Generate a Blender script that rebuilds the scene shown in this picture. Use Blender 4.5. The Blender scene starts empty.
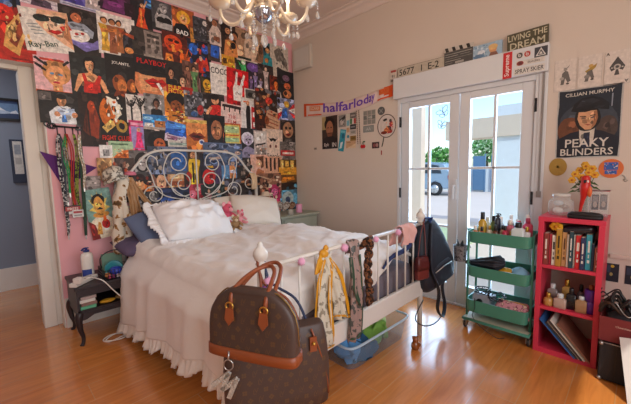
import bpy, bmesh, math, random
from mathutils import Vector, Matrix, noise
PI = math.pi
V = Vector
scn = bpy.context.scene

# ------------------------------------------------------------------ camera
cam_data = bpy.data.cameras.new('camera')
cam = bpy.data.objects.new('camera', cam_data)
scn.collection.objects.link(cam)
cam_data.sensor_width = 36.0
cam_data.lens = 327.17 / 631.0 * 36.0
cam_data.clip_start = 0.02
_yaw, _pit, _rol = math.radians(44.9), math.radians(-5.815), math.radians(-1.206)
_f = V((math.sin(_yaw) * math.cos(_pit), math.cos(_yaw) * math.cos(_pit), math.sin(_pit)))
_r = V((math.cos(_yaw), -math.sin(_yaw), 0))
_u = _r.cross(_f)
_r2 = _r * math.cos(_rol) + _u * math.sin(_rol)
_u2 = -_r * math.sin(_rol) + _u * math.cos(_rol)
cam.matrix_world = Matrix(((_r2.x, _u2.x, -_f.x, 0), (_r2.y, _u2.y, -_f.y, 0), (_r2.z, _u2.z, -_f.z, 1.28), (0, 0, 0, 1)))
scn.camera = cam

# ------------------------------------------------------------------ exposure, world, lights
scn.view_settings.view_transform = 'Standard'
scn.view_settings.look = 'None'
scn.view_settings.gamma = 1
scn.view_settings.use_curve_mapping = False
scn.view_settings.exposure = -0.22

world = bpy.data.worlds.new('world')
scn.world = world
world.use_nodes = True
wn = world.node_tree.nodes
wl = world.node_tree.links
bg = wn['Background']
sky = wn.new('ShaderNodeTexSky')
sky.sky_type = 'NISHITA'
sky.sun_disc = False
sky.sun_elevation = math.radians(48)
sky.sun_rotation = math.radians(150)
wl.new(sky.outputs[0], bg.inputs[0])
bg.inputs[1].default_value = 0.36

def light(name, kind, loc, energy, color, size=None, size_y=None, direction=None, **kw):
    d = bpy.data.lights.new(name, kind)
    d.energy = energy
    d.color = color
    if kind == 'AREA':
        d.shape = 'RECTANGLE'
        d.size = size
        d.size_y = size_y or size
    for k, v in kw.items():
        setattr(d, k, v)
    o = bpy.data.objects.new(name, d)
    o.location = loc
    if direction:
        o.rotation_euler = V(direction).to_track_quat('-Z', 'Y').to_euler()
    scn.collection.objects.link(o)
    return o

light('sun', 'SUN', (8, 2, 8), 3.2, (1.0, 0.96, 0.88), direction=(0.45, 0.55, -0.8), angle=0.01)
# daylight that enters by the french door
light('daylight_french_door', 'AREA', (3.10, 1.17, 1.05), 52, (0.60, 0.79, 1.0), 1.15, 1.75, direction=(-1, 0, -0.12))
# added fill light at an invented window opening behind the camera
light('added_fill_front', 'AREA', (0.4, -1.42, 1.75), 56, (1.0, 0.955, 0.91), 2.3, 1.6, direction=(0.15, 1, -0.05))
# added fill light under the hallway ceiling, with no fixture
light('added_fill_hallway', 'AREA', (-0.6, 4.2, 2.3), 13, (0.86, 0.92, 1.0), 0.8, 0.8, direction=(0.3, 0.2, -1))

# ------------------------------------------------------------------ materials
def lin(h):
    if len(h) == 3:
        h = ''.join(c * 2 for c in h)
    out = []
    for i in (0, 2, 4):
        c = int(h[i:i + 2], 16) / 255
        out.append(c / 12.92 if c <= 0.04045 else ((c + 0.055) / 1.055) ** 2.4)
    return (*out, 1.0)

_mats = {}
def mat(name, hexcol, rough=0.6, metal=0.0, var=0.12, scale=9.0, bump=0.0, bscale=60.0, coat=0.0, sheen=0.0):
    if name in _mats:
        return _mats[name]
    m = bpy.data.materials.new(name)
    m.use_nodes = True
    n, l = m.node_tree.nodes, m.node_tree.links
    b = n['Principled BSDF']
    b.inputs['Roughness'].default_value = rough
    b.inputs['Metallic'].default_value = metal
    if coat:
        b.inputs['Coat Weight'].default_value = coat
    if sheen:
        b.inputs['Sheen Weight'].default_value = sheen
    tc = n.new('ShaderNodeTexCoord')
    c = lin(hexcol)
    if var:
        nz = n.new('ShaderNodeTexNoise')
        nz.inputs['Scale'].default_value = scale
        nz.inputs['Detail'].default_value = 4
        l.new(tc.outputs['Object'], nz.inputs['Vector'])
        mx = n.new('ShaderNodeMix')
        mx.data_type = 'RGBA'
        mx.inputs['A'].default_value = tuple(v * (1 - var) for v in c[:3]) + (1,)
        mx.inputs['B'].default_value = tuple(min(1, v * (1 + var)) for v in c[:3]) + (1,)
        l.new(nz.outputs['Fac'], mx.inputs['Factor'])
        l.new(mx.outputs['Result'], b.inputs['Base Color'])
    else:
        b.inputs['Base Color'].default_value = c
    if bump:
        nb = n.new('ShaderNodeTexNoise')
        nb.inputs['Scale'].default_value = bscale
        l.new(tc.outputs['Object'], nb.inputs['Vector'])
        bp = n.new('ShaderNodeBump')
        bp.inputs['Strength'].default_value = bump
        bp.inputs['Distance'].default_value = 0.01
        l.new(nb.outputs['Fac'], bp.inputs['Height'])
        l.new(bp.outputs['Normal'], b.inputs['Normal'])
    _mats[name] = m
    return m

def glass(name, hexcol='ffffff', gloss=0.12, rough=0.03):
    if name in _mats:
        return _mats[name]
    m = bpy.data.materials.new(name)
    m.use_nodes = True
    n, l = m.node_tree.nodes, m.node_tree.links
    n.remove(n['Principled BSDF'])
    t = n.new('ShaderNodeBsdfTransparent')
    t.inputs[0].default_value = lin(hexcol)
    g = n.new('ShaderNodeBsdfGlossy')
    g.inputs['Roughness'].default_value = rough
    lw = n.new('ShaderNodeLayerWeight')
    lw.inputs['Blend'].default_value = gloss
    mx = n.new('ShaderNodeMixShader')
    l.new(lw.outputs['Fresnel'], mx.inputs[0])
    l.new(t.outputs[0], mx.inputs[1])
    l.new(g.outputs[0], mx.inputs[2])
    l.new(mx.outputs[0], n['Material Output'].inputs[0])
    _mats[name] = m
    return m

def plastic(name, hexcol, fac=.5, rough=.2):
    if name in _mats:
        return _mats[name]
    m = mat(name, hexcol, rough, var=0)
    n, l = m.node_tree.nodes, m.node_tree.links
    t = n.new('ShaderNodeBsdfTransparent')
    mx = n.new('ShaderNodeMixShader')
    mx.inputs[0].default_value = fac
    l.new(t.outputs[0], mx.inputs[1])
    l.new(n['Principled BSDF'].outputs[0], mx.inputs[2])
    l.new(mx.outputs[0], n['Material Output'].inputs[0])
    return m

def bulb_mat(name, col, s):
    m = bpy.data.materials.new(name)
    m.use_nodes = True
    b = m.node_tree.nodes['Principled BSDF']
    b.inputs['Emission Color'].default_value = lin(col)
    b.inputs['Emission Strength'].default_value = s
    return m

def print_mat(name='printed_paper', rough=0.45, lo=0.8, hi=1.12, scale=38):
    """printed paper: the ink is a colour attribute, mottled a little"""
    m = bpy.data.materials.new(name)
    m.use_nodes = True
    n, l = m.node_tree.nodes, m.node_tree.links
    b = n['Principled BSDF']
    b.inputs['Roughness'].default_value = rough
    at = n.new('ShaderNodeAttribute')
    at.attribute_name = 'tint'
    tc = n.new('ShaderNodeTexCoord')
    nz = n.new('ShaderNodeTexNoise')
    nz.inputs['Scale'].default_value = scale
    nz.inputs['Detail'].default_value = 8
    nz.inputs['Roughness'].default_value = 0.65
    l.new(tc.outputs['Object'], nz.inputs['Vector'])
    mr = n.new('ShaderNodeMapRange')
    mr.inputs['From Min'].default_value = 0.3
    mr.inputs['From Max'].default_value = 0.7
    mr.inputs['To Min'].default_value = lo
    mr.inputs['To Max'].default_value = hi
    l.new(nz.outputs['Fac'], mr.inputs['Value'])
    mx = n.new('ShaderNodeVectorMath')
    mx.operation = 'SCALE'
    l.new(at.outputs['Color'], mx.inputs[0])
    l.new(mr.outputs['Result'], mx.inputs['Scale'])
    l.new(mx.outputs[0], b.inputs['Base Color'])
    return m
PRINT = print_mat()
PHOTO = print_mat('printed_photo_paper', 0.6, 0.62, 1.6, 30)

# ------------------------------------------------------------------ mesh helpers
def new_bm():
    return bmesh.new()

def frame_of(a, b):
    d = (b - a).normalized()
    h = V((0, 0, 1)) if abs(d.z) < 0.9 else V((1, 0, 0))
    x = d.cross(h).normalized()
    return x, d.cross(x).normalized()

def box(bm, lo, hi, M=None, mi=0):
    vs = [bm.verts.new((x, y, z)) for x in (lo[0], hi[0]) for y in (lo[1], hi[1]) for z in (lo[2], hi[2])]
    fs = [(0, 1, 3, 2), (4, 6, 7, 5), (0, 4, 5, 1), (2, 3, 7, 6), (0, 2, 6, 4), (1, 5, 7, 3)]
    for f in fs:
        bm.faces.new([vs[i] for i in f]).material_index = mi
    if M:
        bmesh.ops.transform(bm, matrix=M, verts=vs)
    return vs

def tube(bm, pts, rad, n=10, cap=True, mi=0, closed=False):
    pts = [V(p) for p in pts]
    m = len(pts)
    rads = rad if isinstance(rad, (list, tuple)) else [rad] * m
    rings = []
    x = None
    for i, p in enumerate(pts):
        if closed:
            d = (pts[(i + 1) % m] - pts[i - 1]).normalized()
        else:
            d = (pts[min(i + 1, m - 1)] - pts[max(i - 1, 0)]).normalized()
        if x is None:
            x, _ = frame_of(p, p + d)
        x = (x - d * x.dot(d))
        if x.length < 1e-6:
            x, _ = frame_of(p, p + d)
        x.normalize()
        y = d.cross(x)
        rings.append([bm.verts.new(p + (x * math.cos(2 * PI * k / n) + y * math.sin(2 * PI * k / n)) * rads[i]) for k in range(n)])
    for i in range(m if closed else m - 1):
        a, b = rings[i], rings[(i + 1) % m]
        for k in range(n):
            f = bm.faces.new((a[k], a[(k + 1) % n], b[(k + 1) % n], b[k]))
            f.material_index = mi
            f.smooth = True
    if cap and not closed:
        bm.faces.new(rings[0][::-1]).material_index = mi
        bm.faces.new(rings[-1]).material_index = mi

def lathe(bm, prof, loc=(0, 0, 0), n=20, M=None, mi=0):
    """prof: (radius, z) pairs from bottom to top"""
    rings = []
    for r, z in prof:
        if r < 1e-5:
            rings.append([bm.verts.new((0, 0, z))])
        else:
            rings.append([bm.verts.new((r * math.cos(2 * PI * k / n), r * math.sin(2 * PI * k / n), z)) for k in range(n)])
    for a, b in zip(rings, rings[1:]):
        for k in range(n):
            q = (k + 1) % n
            if len(a) == 1 and len(b) == 1:
                continue
            if len(a) == 1:
                f = bm.faces.new((a[0], b[q], b[k]))
            elif len(b) == 1:
                f = bm.faces.new((a[k], a[q], b[0]))
            else:
                f = bm.faces.new((a[k], a[q], b[q], b[k]))
            f.smooth = True
            f.material_index = mi
    if len(rings[0]) > 1:
        bm.faces.new(rings[0][::-1]).material_index = mi
    if len(rings[-1]) > 1:
        bm.faces.new(rings[-1]).material_index = mi
    vs = [v for r in rings for v in r]
    T = Matrix.Translation(V(loc))
    bmesh.ops.transform(bm, matrix=T @ M if M else T, verts=vs)
    return vs

def ball(bm, c, r, s=(1, 1, 1), n=16, mi=0):
    k = n // 2
    prof = [(math.sin(PI * i / k) * r, -math.cos(PI * i / k) * r) for i in range(k + 1)]
    prof[0] = (0, -r)
    prof[-1] = (0, r)
    return lathe(bm, prof, c, n, Matrix.Diagonal((*s, 1)), mi)

def prism(bm, poly, O, X, Y, N, depth, mi=0):
    """poly in the plane (X, Y) at O, extruded by depth along N"""
    O, X, Y, N = V(O), V(X), V(Y), V(N)
    a = [bm.verts.new(O + X * p[0] + Y * p[1]) for p in poly]
    b = [bm.verts.new(O + X * p[0] + Y * p[1] + N * depth) for p in poly]
    m = len(poly)
    bm.faces.new(a[::-1]).material_index = mi
    bm.faces.new(b).material_index = mi
    for i in range(m):
        bm.faces.new((a[i], a[(i + 1) % m], b[(i + 1) % m], b[i])).material_index = mi
    return a + b

def grid(bm, fn, nu, nv, mi=0, closed_u=False):
    vs = [[bm.verts.new(fn(i / nu, j / nv)) for j in range(nv + 1)] for i in range(nu if closed_u else nu + 1)]
    m = len(vs)
    for i in range(nu):
        for j in range(nv):
            f = bm.faces.new((vs[i][j], vs[(i + 1) % m][j], vs[(i + 1) % m][j + 1], vs[i][j + 1]))
            f.smooth = True
            f.material_index = mi
    return vs

def bez(pts, n=8):
    """Catmull-Rom through pts"""
    pts = [V(p) for p in pts]
    out = []
    for i in range(len(pts) - 1):
        p0, p1, p2, p3 = pts[max(i - 1, 0)], pts[i], pts[i + 1], pts[min(i + 2, len(pts) - 1)]
        for k in range(n):
            t = k / n
            out.append(0.5 * ((2 * p1) + (p2 - p0) * t + (2 * p0 - 5 * p1 + 4 * p2 - p3) * t * t + (3 * p1 - p0 - 3 * p2 + p3) * t ** 3))
    out.append(pts[-1])
    return out

WM = {}
def wmat(o):
    return WM.get(o.name, Matrix.Identity(4))

def obj(name, bm, mats, parent=None, local=False, bevel=0, smooth=False, solid=0, subsurf=0, normals=True):
    """links bm as ONE mesh object; world coordinates are turned into the parent's unless local"""
    if normals:
        bmesh.ops.recalc_face_normals(bm, faces=bm.faces[:])
    me = bpy.data.meshes.new(name)
    if parent and not local:
        bmesh.ops.transform(bm, matrix=wmat(parent).inverted(), verts=bm.verts[:])
    origin = V((0, 0, 0))
    if not parent and len(bm.verts):
        xs = [v.co for v in bm.verts]
        origin = V(((min(c.x for c in xs) + max(c.x for c in xs)) / 2, (min(c.y for c in xs) + max(c.y for c in xs)) / 2, min(c.z for c in xs)))
        bmesh.ops.translate(bm, vec=-origin, verts=bm.verts[:])
    bm.to_mesh(me)
    bm.free()
    if smooth:
        for p in me.polygons:
            p.use_smooth = True
    for m in (mats if isinstance(mats, (list, tuple)) else [mats]):
        me.materials.append(m)
    o = bpy.data.objects.new(name, me)
    scn.collection.objects.link(o)
    if parent:
        o.parent = parent
        WM[o.name] = wmat(parent)
    else:
        o.location = origin
        WM[o.name] = Matrix.Translation(origin)
    if solid:
        s = o.modifiers.new('thickness', 'SOLIDIFY')
        s.thickness = solid
        s.offset = 0
    if bevel:
        b = o.modifiers.new('bevel', 'BEVEL')
        b.width = bevel
        b.segments = 2
        b.limit_method = 'ANGLE'
    if subsurf:
        s = o.modifiers.new('subsurf', 'SUBSURF')
        s.levels = s.render_levels = subsurf
    return o

def tag(o, label, cat, group=None, kind=None):
    o['label'] = label
    o['category'] = cat
    if group:
        o['group'] = group
    if kind:
        o['kind'] = kind
    return o

def thing(name, label, cat, loc=(0, 0, 0), rotz=0, group=None):
    o = bpy.data.objects.new(name, None)
    o.empty_display_size = 0.05
    o.location = loc
    o.rotation_euler = (0, 0, rotz)
    scn.collection.objects.link(o)
    WM[o.name] = Matrix.Translation(V(loc)) @ Matrix.Rotation(rotz, 4, 'Z')
    return tag(o, label, cat, group)

def struct(name, bm, m, **kw):
    o = obj(name, bm, m, **kw)
    o['kind'] = 'structure'
    return o

def dup(root, loc, label, rotz=None, group=None, scale=None):
    r = root.copy()
    scn.collection.objects.link(r)
    r.location = loc
    if rotz is not None:
        r.rotation_euler = (0, 0, rotz)
    if scale:
        r.scale = (scale,) * 3
    r['label'] = label
    if group:
        r['group'] = group
    for ch in list(root.children):
        c = ch.copy()
        scn.collection.objects.link(c)
        c.parent = r
        for g in list(ch.children):
            d = g.copy()
            scn.collection.objects.link(d)
            d.parent = c
    return r

_txt = {}
def text_shape(s, bold=0.0):
    """triangles of a word set in the built-in font: (verts, faces), height 1, centred on 0"""
    key = (s, bold)
    if key in _txt:
        return _txt[key]
    cu = bpy.data.curves.new('lettering', 'FONT')
    cu.body = s
    cu.resolution_u = 2
    cu.offset = bold
    o = bpy.data.objects.new('lettering', cu)
    scn.collection.objects.link(o)
    dg = bpy.context.evaluated_depsgraph_get()
    me = o.evaluated_get(dg).to_mesh()
    vs = [v.co.copy() for v in me.vertices]
    fs = [tuple(p.vertices) for p in me.polygons]
    bpy.data.objects.remove(o)
    bpy.data.curves.remove(cu)
    x0, x1 = min(v.x for v in vs), max(v.x for v in vs)
    y0, y1 = min(v.y for v in vs), max(v.y for v in vs)
    h = (y1 - y0) or 1
    vs = [((v.x - (x0 + x1) / 2) / h, (v.y - (y0 + y1) / 2) / h) for v in vs]
    _txt[key] = (vs, fs, (x1 - x0) / h)
    return _txt[key]

BACK = (V((1, 0, 0)), V((0, 0, 1)), V((0, -1, 0)))     # facing the room from the pink wall
RIGHT = (V((0, -1, 0)), V((0, 0, 1)), V((-1, 0, 0)))   # facing the room from the door wall

def print_bm(O, fr, w, h, bgc, shapes, rot=0, thick=0.0006, step=0.00005, photo=0):
    """a printed sheet: thin slab plus its ink shapes, one mesh with a colour attribute"""
    X, U, N = fr
    c, s = math.cos(math.radians(rot)), math.sin(math.radians(rot))
    X, U = X * c + U * s, U * c - X * s
    O = V(O)
    bm = new_bm()
    lay = bm.loops.layers.float_color.new('tint')
    z = [thick]
    def paint(f, col):
        cc = lin(col)
        for lp in f.loops:
            lp[lay] = cc
    def at(x, y):
        return O + X * ((x - 0.5) * w) + U * ((y - 0.5) * h) + N * z[0]
    n0 = len(bm.faces)
    M = Matrix.Identity(4)
    for i in range(3):
        M[i][0], M[i][1], M[i][2], M[i][3] = X[i], U[i], N[i], O[i]
    box(bm, (-w / 2, -h / 2, 0), (w / 2, h / 2, thick), M)
    bm.faces.ensure_lookup_table()
    for f in bm.faces:
        paint(f, bgc)
    def poly(pts, col):
        z[0] += step
        pts = [(min(max(x, 0), 1), min(max(y, 0), 1)) for x, y in pts]
        q = []
        for p in pts:
            if not q or (abs(p[0] - q[-1][0]) + abs(p[1] - q[-1][1])) > 1e-4:
                q.append(p)
        if len(q) < 3:
            return
        if photo:                     # photographic outlines wander, and areas break up into lights and darks
            q = rough(q)
        try:
            paint(bm.faces.new([bm.verts.new(at(*p)) for p in q]), col)
        except ValueError:
            return
        if photo and depth[0] == 0:
            x0, x1 = min(p[0] for p in q), max(p[0] for p in q)
            y0, y1 = min(p[1] for p in q), max(p[1] for p in q)
            if (x1 - x0) * (y1 - y0) > .02:
                depth[0] = 1
                cx, cy = sum(p[0] for p in q) / len(q), sum(p[1] for p in q) / len(q)
                for i in range(5):
                    e = rgp.choice(q); t = rgp.uniform(.05, .62)
                    px, py = cx + (e[0] - cx) * t, cy + (e[1] - cy) * t
                    rr = rgp.uniform(.08, .20)
                    a0 = rgp.uniform(0, 6)
                    poly([(px + rr * (x1 - x0) * math.cos(a0 + 2 * PI * j / 6) * rgp.uniform(.6, 1), py + rr * (y1 - y0) * math.sin(a0 + 2 * PI * j / 6) * rgp.uniform(.6, 1)) for j in range(6)], shift(col, rgp.choice((.55, .72, .85, 1.2, 1.4))))
                depth[0] = 0
    rgp = random.Random(photo)
    depth = [0]
    def shift(c, k):
        if len(c) == 3:
            c = ''.join(a * 2 for a in c)
        return ''.join('%02x' % min(255, int(int(c[i:i + 2], 16) * k + (8 if k > 1 else 0))) for i in (0, 2, 4))
    def rough(q):
        out = []
        for i, p in enumerate(q):
            n_ = q[(i + 1) % len(q)]
            ln = math.hypot(n_[0] - p[0], n_[1] - p[1])
            m_ = max(1, min(5, int(ln / .09)))
            for j in range(m_):
                t = j / m_
                x, y = p[0] + (n_[0] - p[0]) * t, p[1] + (n_[1] - p[1]) * t
                if .004 < x < .996 and .004 < y < .996:
                    x = min(.999, max(.001, x + .02 * noise.noise(V((x * 7, y * 7, photo)))))
                    y = min(.999, max(.001, y + .02 * noise.noise(V((x * 7 + 9, y * 7, photo)))))
                out.append((x, y))
        return out
    def ell(cx, cy, rx, ry, col, n=18):
        poly([(cx + rx * math.cos(2 * PI * k / n), cy + ry * math.sin(2 * PI * k / n)) for k in range(n)], col)
    asp = w / h
    if photo:
        lum = sum(int(shift(bgc, 1)[i:i + 2], 16) for i in (0, 2, 4))
        for i in range(16 if lum < 450 else 5):
            px, py, rr = rgp.random(), rgp.random(), rgp.uniform(.06, .16)
            a0 = rgp.uniform(0, 6)
            depth[0] = 1
            poly([(px + rr * math.cos(a0 + 2 * PI * j / 6), py + rr * math.sin(a0 + 2 * PI * j / 6) * rgp.uniform(.5, 1)) for j in range(6)], shift(bgc, rgp.choice((.6, .8, 1.25, 1.55)) if lum < 450 else rgp.choice((.93, .97, 1.0))))
            depth[0] = 0
    for sh in shapes:
        k = sh[0]
        if k == 'r':
            poly([(sh[1], sh[2]), (sh[3], sh[2]), (sh[3], sh[4]), (sh[1], sh[4])], sh[5])
        elif k == 'e':
            ell(*sh[1:6])
        elif k == 'p':
            a = sh[2]
            poly([(a[i], a[i + 1]) for i in range(0, len(a), 2)], sh[1])
        elif k == 'f':       # head and shoulders
            _, cx, cy, sz, skin, hair, top = sh
            r = sz / 2
            ell(cx, cy + r * 0.15 * asp, r * 0.72, r * 0.95 * asp, hair)
            poly([(cx - r * 1.3, 0), (cx + r * 1.3, 0), (cx + r * 1.1, cy - r * 1.3 * asp), (cx, cy - r * 0.9 * asp), (cx - r * 1.1, cy - r * 1.3 * asp)], top)
            poly([(cx - r * .25, cy - r * 1.2 * asp), (cx + r * .25, cy - r * 1.2 * asp), (cx + r * .25, cy - r * .4 * asp), (cx - r * .25, cy - r * .4 * asp)], skin)
            ell(cx, cy - r * 0.1 * asp, r * 0.52, r * 0.72 * asp, skin)
            poly([(cx + r * .1, cy - r * .8 * asp), (cx + r * .45, cy - r * .4 * asp), (cx + r * .52, cy), (cx + r * .3, cy + r * .5 * asp), (cx + r * .18, cy)], shift(skin, .7))
            for e in (-1, 1):
                ell(cx + e * r * .22, cy + r * .02 * asp, r * .09, r * .05 * asp, '1a1210', 8)
            ell(cx, cy - r * .45 * asp, r * .16, r * .06 * asp, '8a2a22', 8)
        elif k == 'm':       # standing figure
            _, cx, y0, hh, skin, cloth, hair = sh
            ww = hh * 0.16 / asp if asp > 0.4 else 0.3
            ww = min(ww, 0.28)
            poly([(cx - ww * .7, y0), (cx + ww * .7, y0), (cx + ww * .5, y0 + hh * .5), (cx + ww, y0 + hh * .78), (cx - ww, y0 + hh * .78), (cx - ww * .5, y0 + hh * .5)], cloth)
            ell(cx, y0 + hh * .9, ww * .6, hh * .1, hair)
            ell(cx, y0 + hh * .87, ww * .42, hh * .08, skin)
        elif k == 'n':       # busy photographic texture
            _, seed, cnt, x0, yy0, x1, y1, cols = sh
            rg = random.Random(seed)
            for _i in range(cnt):
                px, py = rg.uniform(x0, x1), rg.uniform(yy0, y1)
                rx = rg.uniform(.03, .09) * (x1 - x0) * 1.2
                ry = rg.uniform(.03, .09) * (y1 - yy0) * 1.2
                a0 = rg.uniform(0, 6)
                m = rg.choice((4, 5, 7))
                poly([(px + rx * math.cos(a0 + 2 * PI * j / m), py + ry * math.sin(a0 + 2 * PI * j / m)) for j in range(m)], rg.choice(cols))
        elif k == 't':
            s_, cx, cy, th, col = sh[1:6]
            ra = math.radians(sh[6]) if len(sh) > 6 else 0
            vs, fs, wid = text_shape(s_, .012)
            z[0] += step
            fit = min(1.0, 0.94 * w / (wid * th * h))
            if abs(ra) > 1:
                fit = min(1.0, 0.96 * h / (wid * th * h))
            bv = []
            for x, y in vs:
                x, y = x * th * h * fit, y * th * h
                if abs(ra) > 1:
                    pass
                x, y = x * math.cos(ra) - y * math.sin(ra), x * math.sin(ra) + y * math.cos(ra)
                bv.append(bm.verts.new(at(cx + x / w, cy + y / h)))
            for f in fs:
                try:
                    paint(bm.faces.new([bv[i] for i in f]), col)
                except ValueError:
                    pass
    return bm

def poster(cx, cz, w, h, rot, layer, bgc, label, shapes):
    bm = print_bm((cx, 3.338 - layer * 0.0009, cz), BACK, w, h, bgc, shapes, rot, photo=int(cx * 1000) + int(cz * 7000))
    o = obj('poster', bm, PHOTO, normals=False)
    return tag(o, label, 'poster', 'posters covering the pink wall')

def wall_print(name, label, cat, cy, cz, w, h, bgc, shapes, rot=0, x=2.948, group=None, thick=0.0008, photo=0):
    bm = print_bm((x, cy, cz), RIGHT, w, h, bgc, shapes, rot, thick, photo=photo)
    o = obj(name, bm, PRINT, normals=False)
    return tag(o, label, cat, group)
# ------------------------------------------------------------------ setting
def floor_mat():
    m = bpy.data.materials.new('wood_plank_floor')
    m.use_nodes = True
    n, l = m.node_tree.nodes, m.node_tree.links
    b = n['Principled BSDF']
    tc = n.new('ShaderNodeTexCoord')
    br = n.new('ShaderNodeTexBrick')
    br.offset = 0.37
    br.inputs['Scale'].default_value = 1.0
    br.inputs['Brick Width'].default_value = 1.15
    br.inputs['Row Height'].default_value = 0.19
    br.inputs['Mortar Size'].default_value = 0.0022
    br.inputs['Mortar Smooth'].default_value = 0.2
    br.inputs['Color1'].default_value = lin('d0803a')
    br.inputs['Color2'].default_value = lin('d98c46')
    br.inputs['Mortar'].default_value = lin('cb9a66')
    l.new(tc.outputs['Object'], br.inputs['Vector'])
    mp = n.new('ShaderNodeMapping')
    mp.inputs['Scale'].default_value = (1.6, 16, 1)
    l.new(tc.outputs['Object'], mp.inputs['Vector'])
    nz = n.new('ShaderNodeTexNoise')
    nz.inputs['Scale'].default_value = 2.2
    nz.inputs['Detail'].default_value = 6
    nz.inputs['Distortion'].default_value = 0.6
    l.new(mp.outputs[0], nz.inputs['Vector'])
    cr = n.new('ShaderNodeValToRGB')
    cr.color_ramp.elements[0].position = 0.3
    cr.color_ramp.elements[0].color = (0.80, 0.76, 0.72, 1)
    cr.color_ramp.elements[1].position = 0.72
    cr.color_ramp.elements[1].color = (1.08, 1.07, 1.06, 1)
    l.new(nz.outputs['Fac'], cr.inputs[0])
    mx = n.new('ShaderNodeMix')
    mx.data_type = 'RGBA'
    mx.blend_type = 'MULTIPLY'
    mx.inputs['Factor'].default_value = 1
    l.new(br.outputs['Color'], mx.inputs['A'])
    l.new(cr.outputs['Color'], mx.inputs['B'])
    l.new(mx.outputs['Result'], b.inputs['Base Color'])
    b.inputs['Roughness'].default_value = 0.27
    b.inputs['Specular IOR Level'].default_value = 0.6
    b.inputs['Coat Weight'].default_value = 1.0
    b.inputs['Coat Roughness'].default_value = 0.15
    return m

M_wall = mat('beige_wall_paint', 'd4c5b7', 0.9, var=0.03, scale=3, bump=0.06, bscale=120)
M_pink = mat('pink_wall_paint', 'efb0b6', 0.85, var=0.05, scale=3, bump=0.05, bscale=120)
M_white = mat('white_gloss_paint', 'e2dbd0', 0.45, var=0.04)
M_ceil = mat('ceiling_paint', 'ddccc2', 0.95, var=0.02)
M_hall = mat('blue_grey_wall_paint', '868e9c', 0.9, var=0.04, scale=3)
M_pvc = mat('white_door_frame', 'd6d7d9', 0.35, var=0.02)
M_dark = mat('black_metal', '1b1a1c', 0.4, var=0.1)
M_pane = glass('window_glass', 'f4fbff', 0.06)

b = new_bm(); box(b, (-1.6, -1.6, -0.1), (3.1, 5.1, 0.0)); struct('floor', b, floor_mat())
b = new_bm(); box(b, (-1.6, -1.6, 3.0), (3.1, 3.5, 3.1)); struct('ceiling', b, M_ceil)
# back wall with its doorway (two steps deep)
b = new_bm()
box(b, (0.362, 3.34, 0), (2.97, 3.50, 3.0))
box(b, (-1.5, 3.34, 2.13), (0.362, 3.50, 3.0))
box(b, (-1.5, 3.34, 0), (-0.62, 3.50, 2.13))
struct('wall_back', b, M_pink)
# door wall with its opening
b = new_bm()
box(b, (2.95, 1.77, 0), (3.10, 3.50, 3.0))
box(b, (2.95, -1.6, 0), (3.10, 0.585, 3.0))
box(b, (2.95, 0.585, 1.945), (3.10, 1.77, 3.0))
struct('wall_right', b, M_wall)
b = new_bm(); box(b, (-1.62, -1.6, 0), (-1.5, 3.5, 3.0)); struct('wall_left', b, M_wall)
b = new_bm()
box(b, (-1.5, -1.6, 0), (2.95, -1.5, 0.9)); box(b, (-1.5, -1.6, 2.6), (2.95, -1.5, 3.0))
box(b, (-1.5, -1.6, 0.9), (-0.8, -1.5, 2.6)); box(b, (1.6, -1.6, 0.9), (2.95, -1.5, 2.6))
struct('wall_front', b, M_wall)  # window opening is invented, made for the added fill light
# cornice along the two walls
def cornice(name, a, bb, nrm):
    a, bb, nrm = V(a), V(bb), V(nrm)
    prof = [(0, 0), (0.012, 0), (0.016, 0.022), (0.04, 0.05), (0.075, 0.066), (0.085, 0.085), (0.12, 0.09), (0.12, 0.1), (0, 0.1)]
    bm = new_bm()
    prism(bm, prof, a, nrm, V((0, 0, 1)), (bb - a).normalized(), (bb - a).length)
    return struct(name, bm, M_white if False else M_ceil)
cornice('trim_1', (-1.5, 3.34, 2.9), (2.95, 3.34, 2.9), (0, -1, 0))
cornice('trim_2', (2.95, -1.5, 2.9), (2.95, 3.34, 2.9), (-1, 0, 0))
# baseboards
b = new_bm(); box(b, (0.364, 3.322, 0), (2.93, 3.34, 0.235)); box(b, (0.364, 3.327, 0.235), (2.93, 3.34, 0.25)); struct('baseboard_back', b, M_white, bevel=0.003)
b = new_bm(); box(b, (2.932, 1.80, 0), (2.95, 3.32, 0.12)); struct('baseboard_right', b, M_white)
b = new_bm(); box(b, (2.932, -1.5, 0), (2.95, 0.12, 0.12)); struct('baseboard_right_near', b, M_white)
# casing of the hallway doorway
b = new_bm()
box(b, (0.235, 3.455, 0), (0.318, 3.50, 2.165)); box(b, (0.318, 3.468, 0), (0.362, 3.50, 2.165))
box(b, (-0.62, 3.455, 2.085), (0.235, 3.50, 2.165)); box(b, (-0.62, 3.455, 0), (-0.56, 3.50, 2.085))
box(b, (0.232, 3.46, 0), (0.246, 3.62, 2.085))
box(b, (0.350, 3.337, 0), (0.3625, 3.468, 2.13)); box(b, (-0.62, 3.337, 2.118), (0.3625, 3.455, 2.1305))
struct('door_1', b, M_white, bevel=0.004)
# hallway
b = new_bm(); box(b, (-1.6, 4.96, 0), (1.4, 5.08, 2.7)); struct('wall_hallway_back', b, M_hall)
b = new_bm(); box(b, (1.3, 3.50, 0), (1.4, 4.96, 2.7)); struct('wall_hallway_right', b, M_hall)
b = new_bm(); box(b, (-1.62, 3.50, 0), (-1.5, 4.96, 2.7)); struct('wall_hallway_left', b, M_hall)
b = new_bm(); box(b, (-1.6, 3.5, 2.7), (1.4, 5.1, 2.8)); struct('ceiling_hallway', b, M_ceil)
b = new_bm(); box(b, (-1.5, 4.94, 0), (1.3, 4.96, 0.25)); struct('baseboard_hallway', b, M_white)
# thin rail low on the door wall beside the shelf
b = new_bm(); box(b, (2.935, -0.9, 0.64), (2.95, 0.13, 0.665)); struct('trim_3', b, M_wall)

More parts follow.
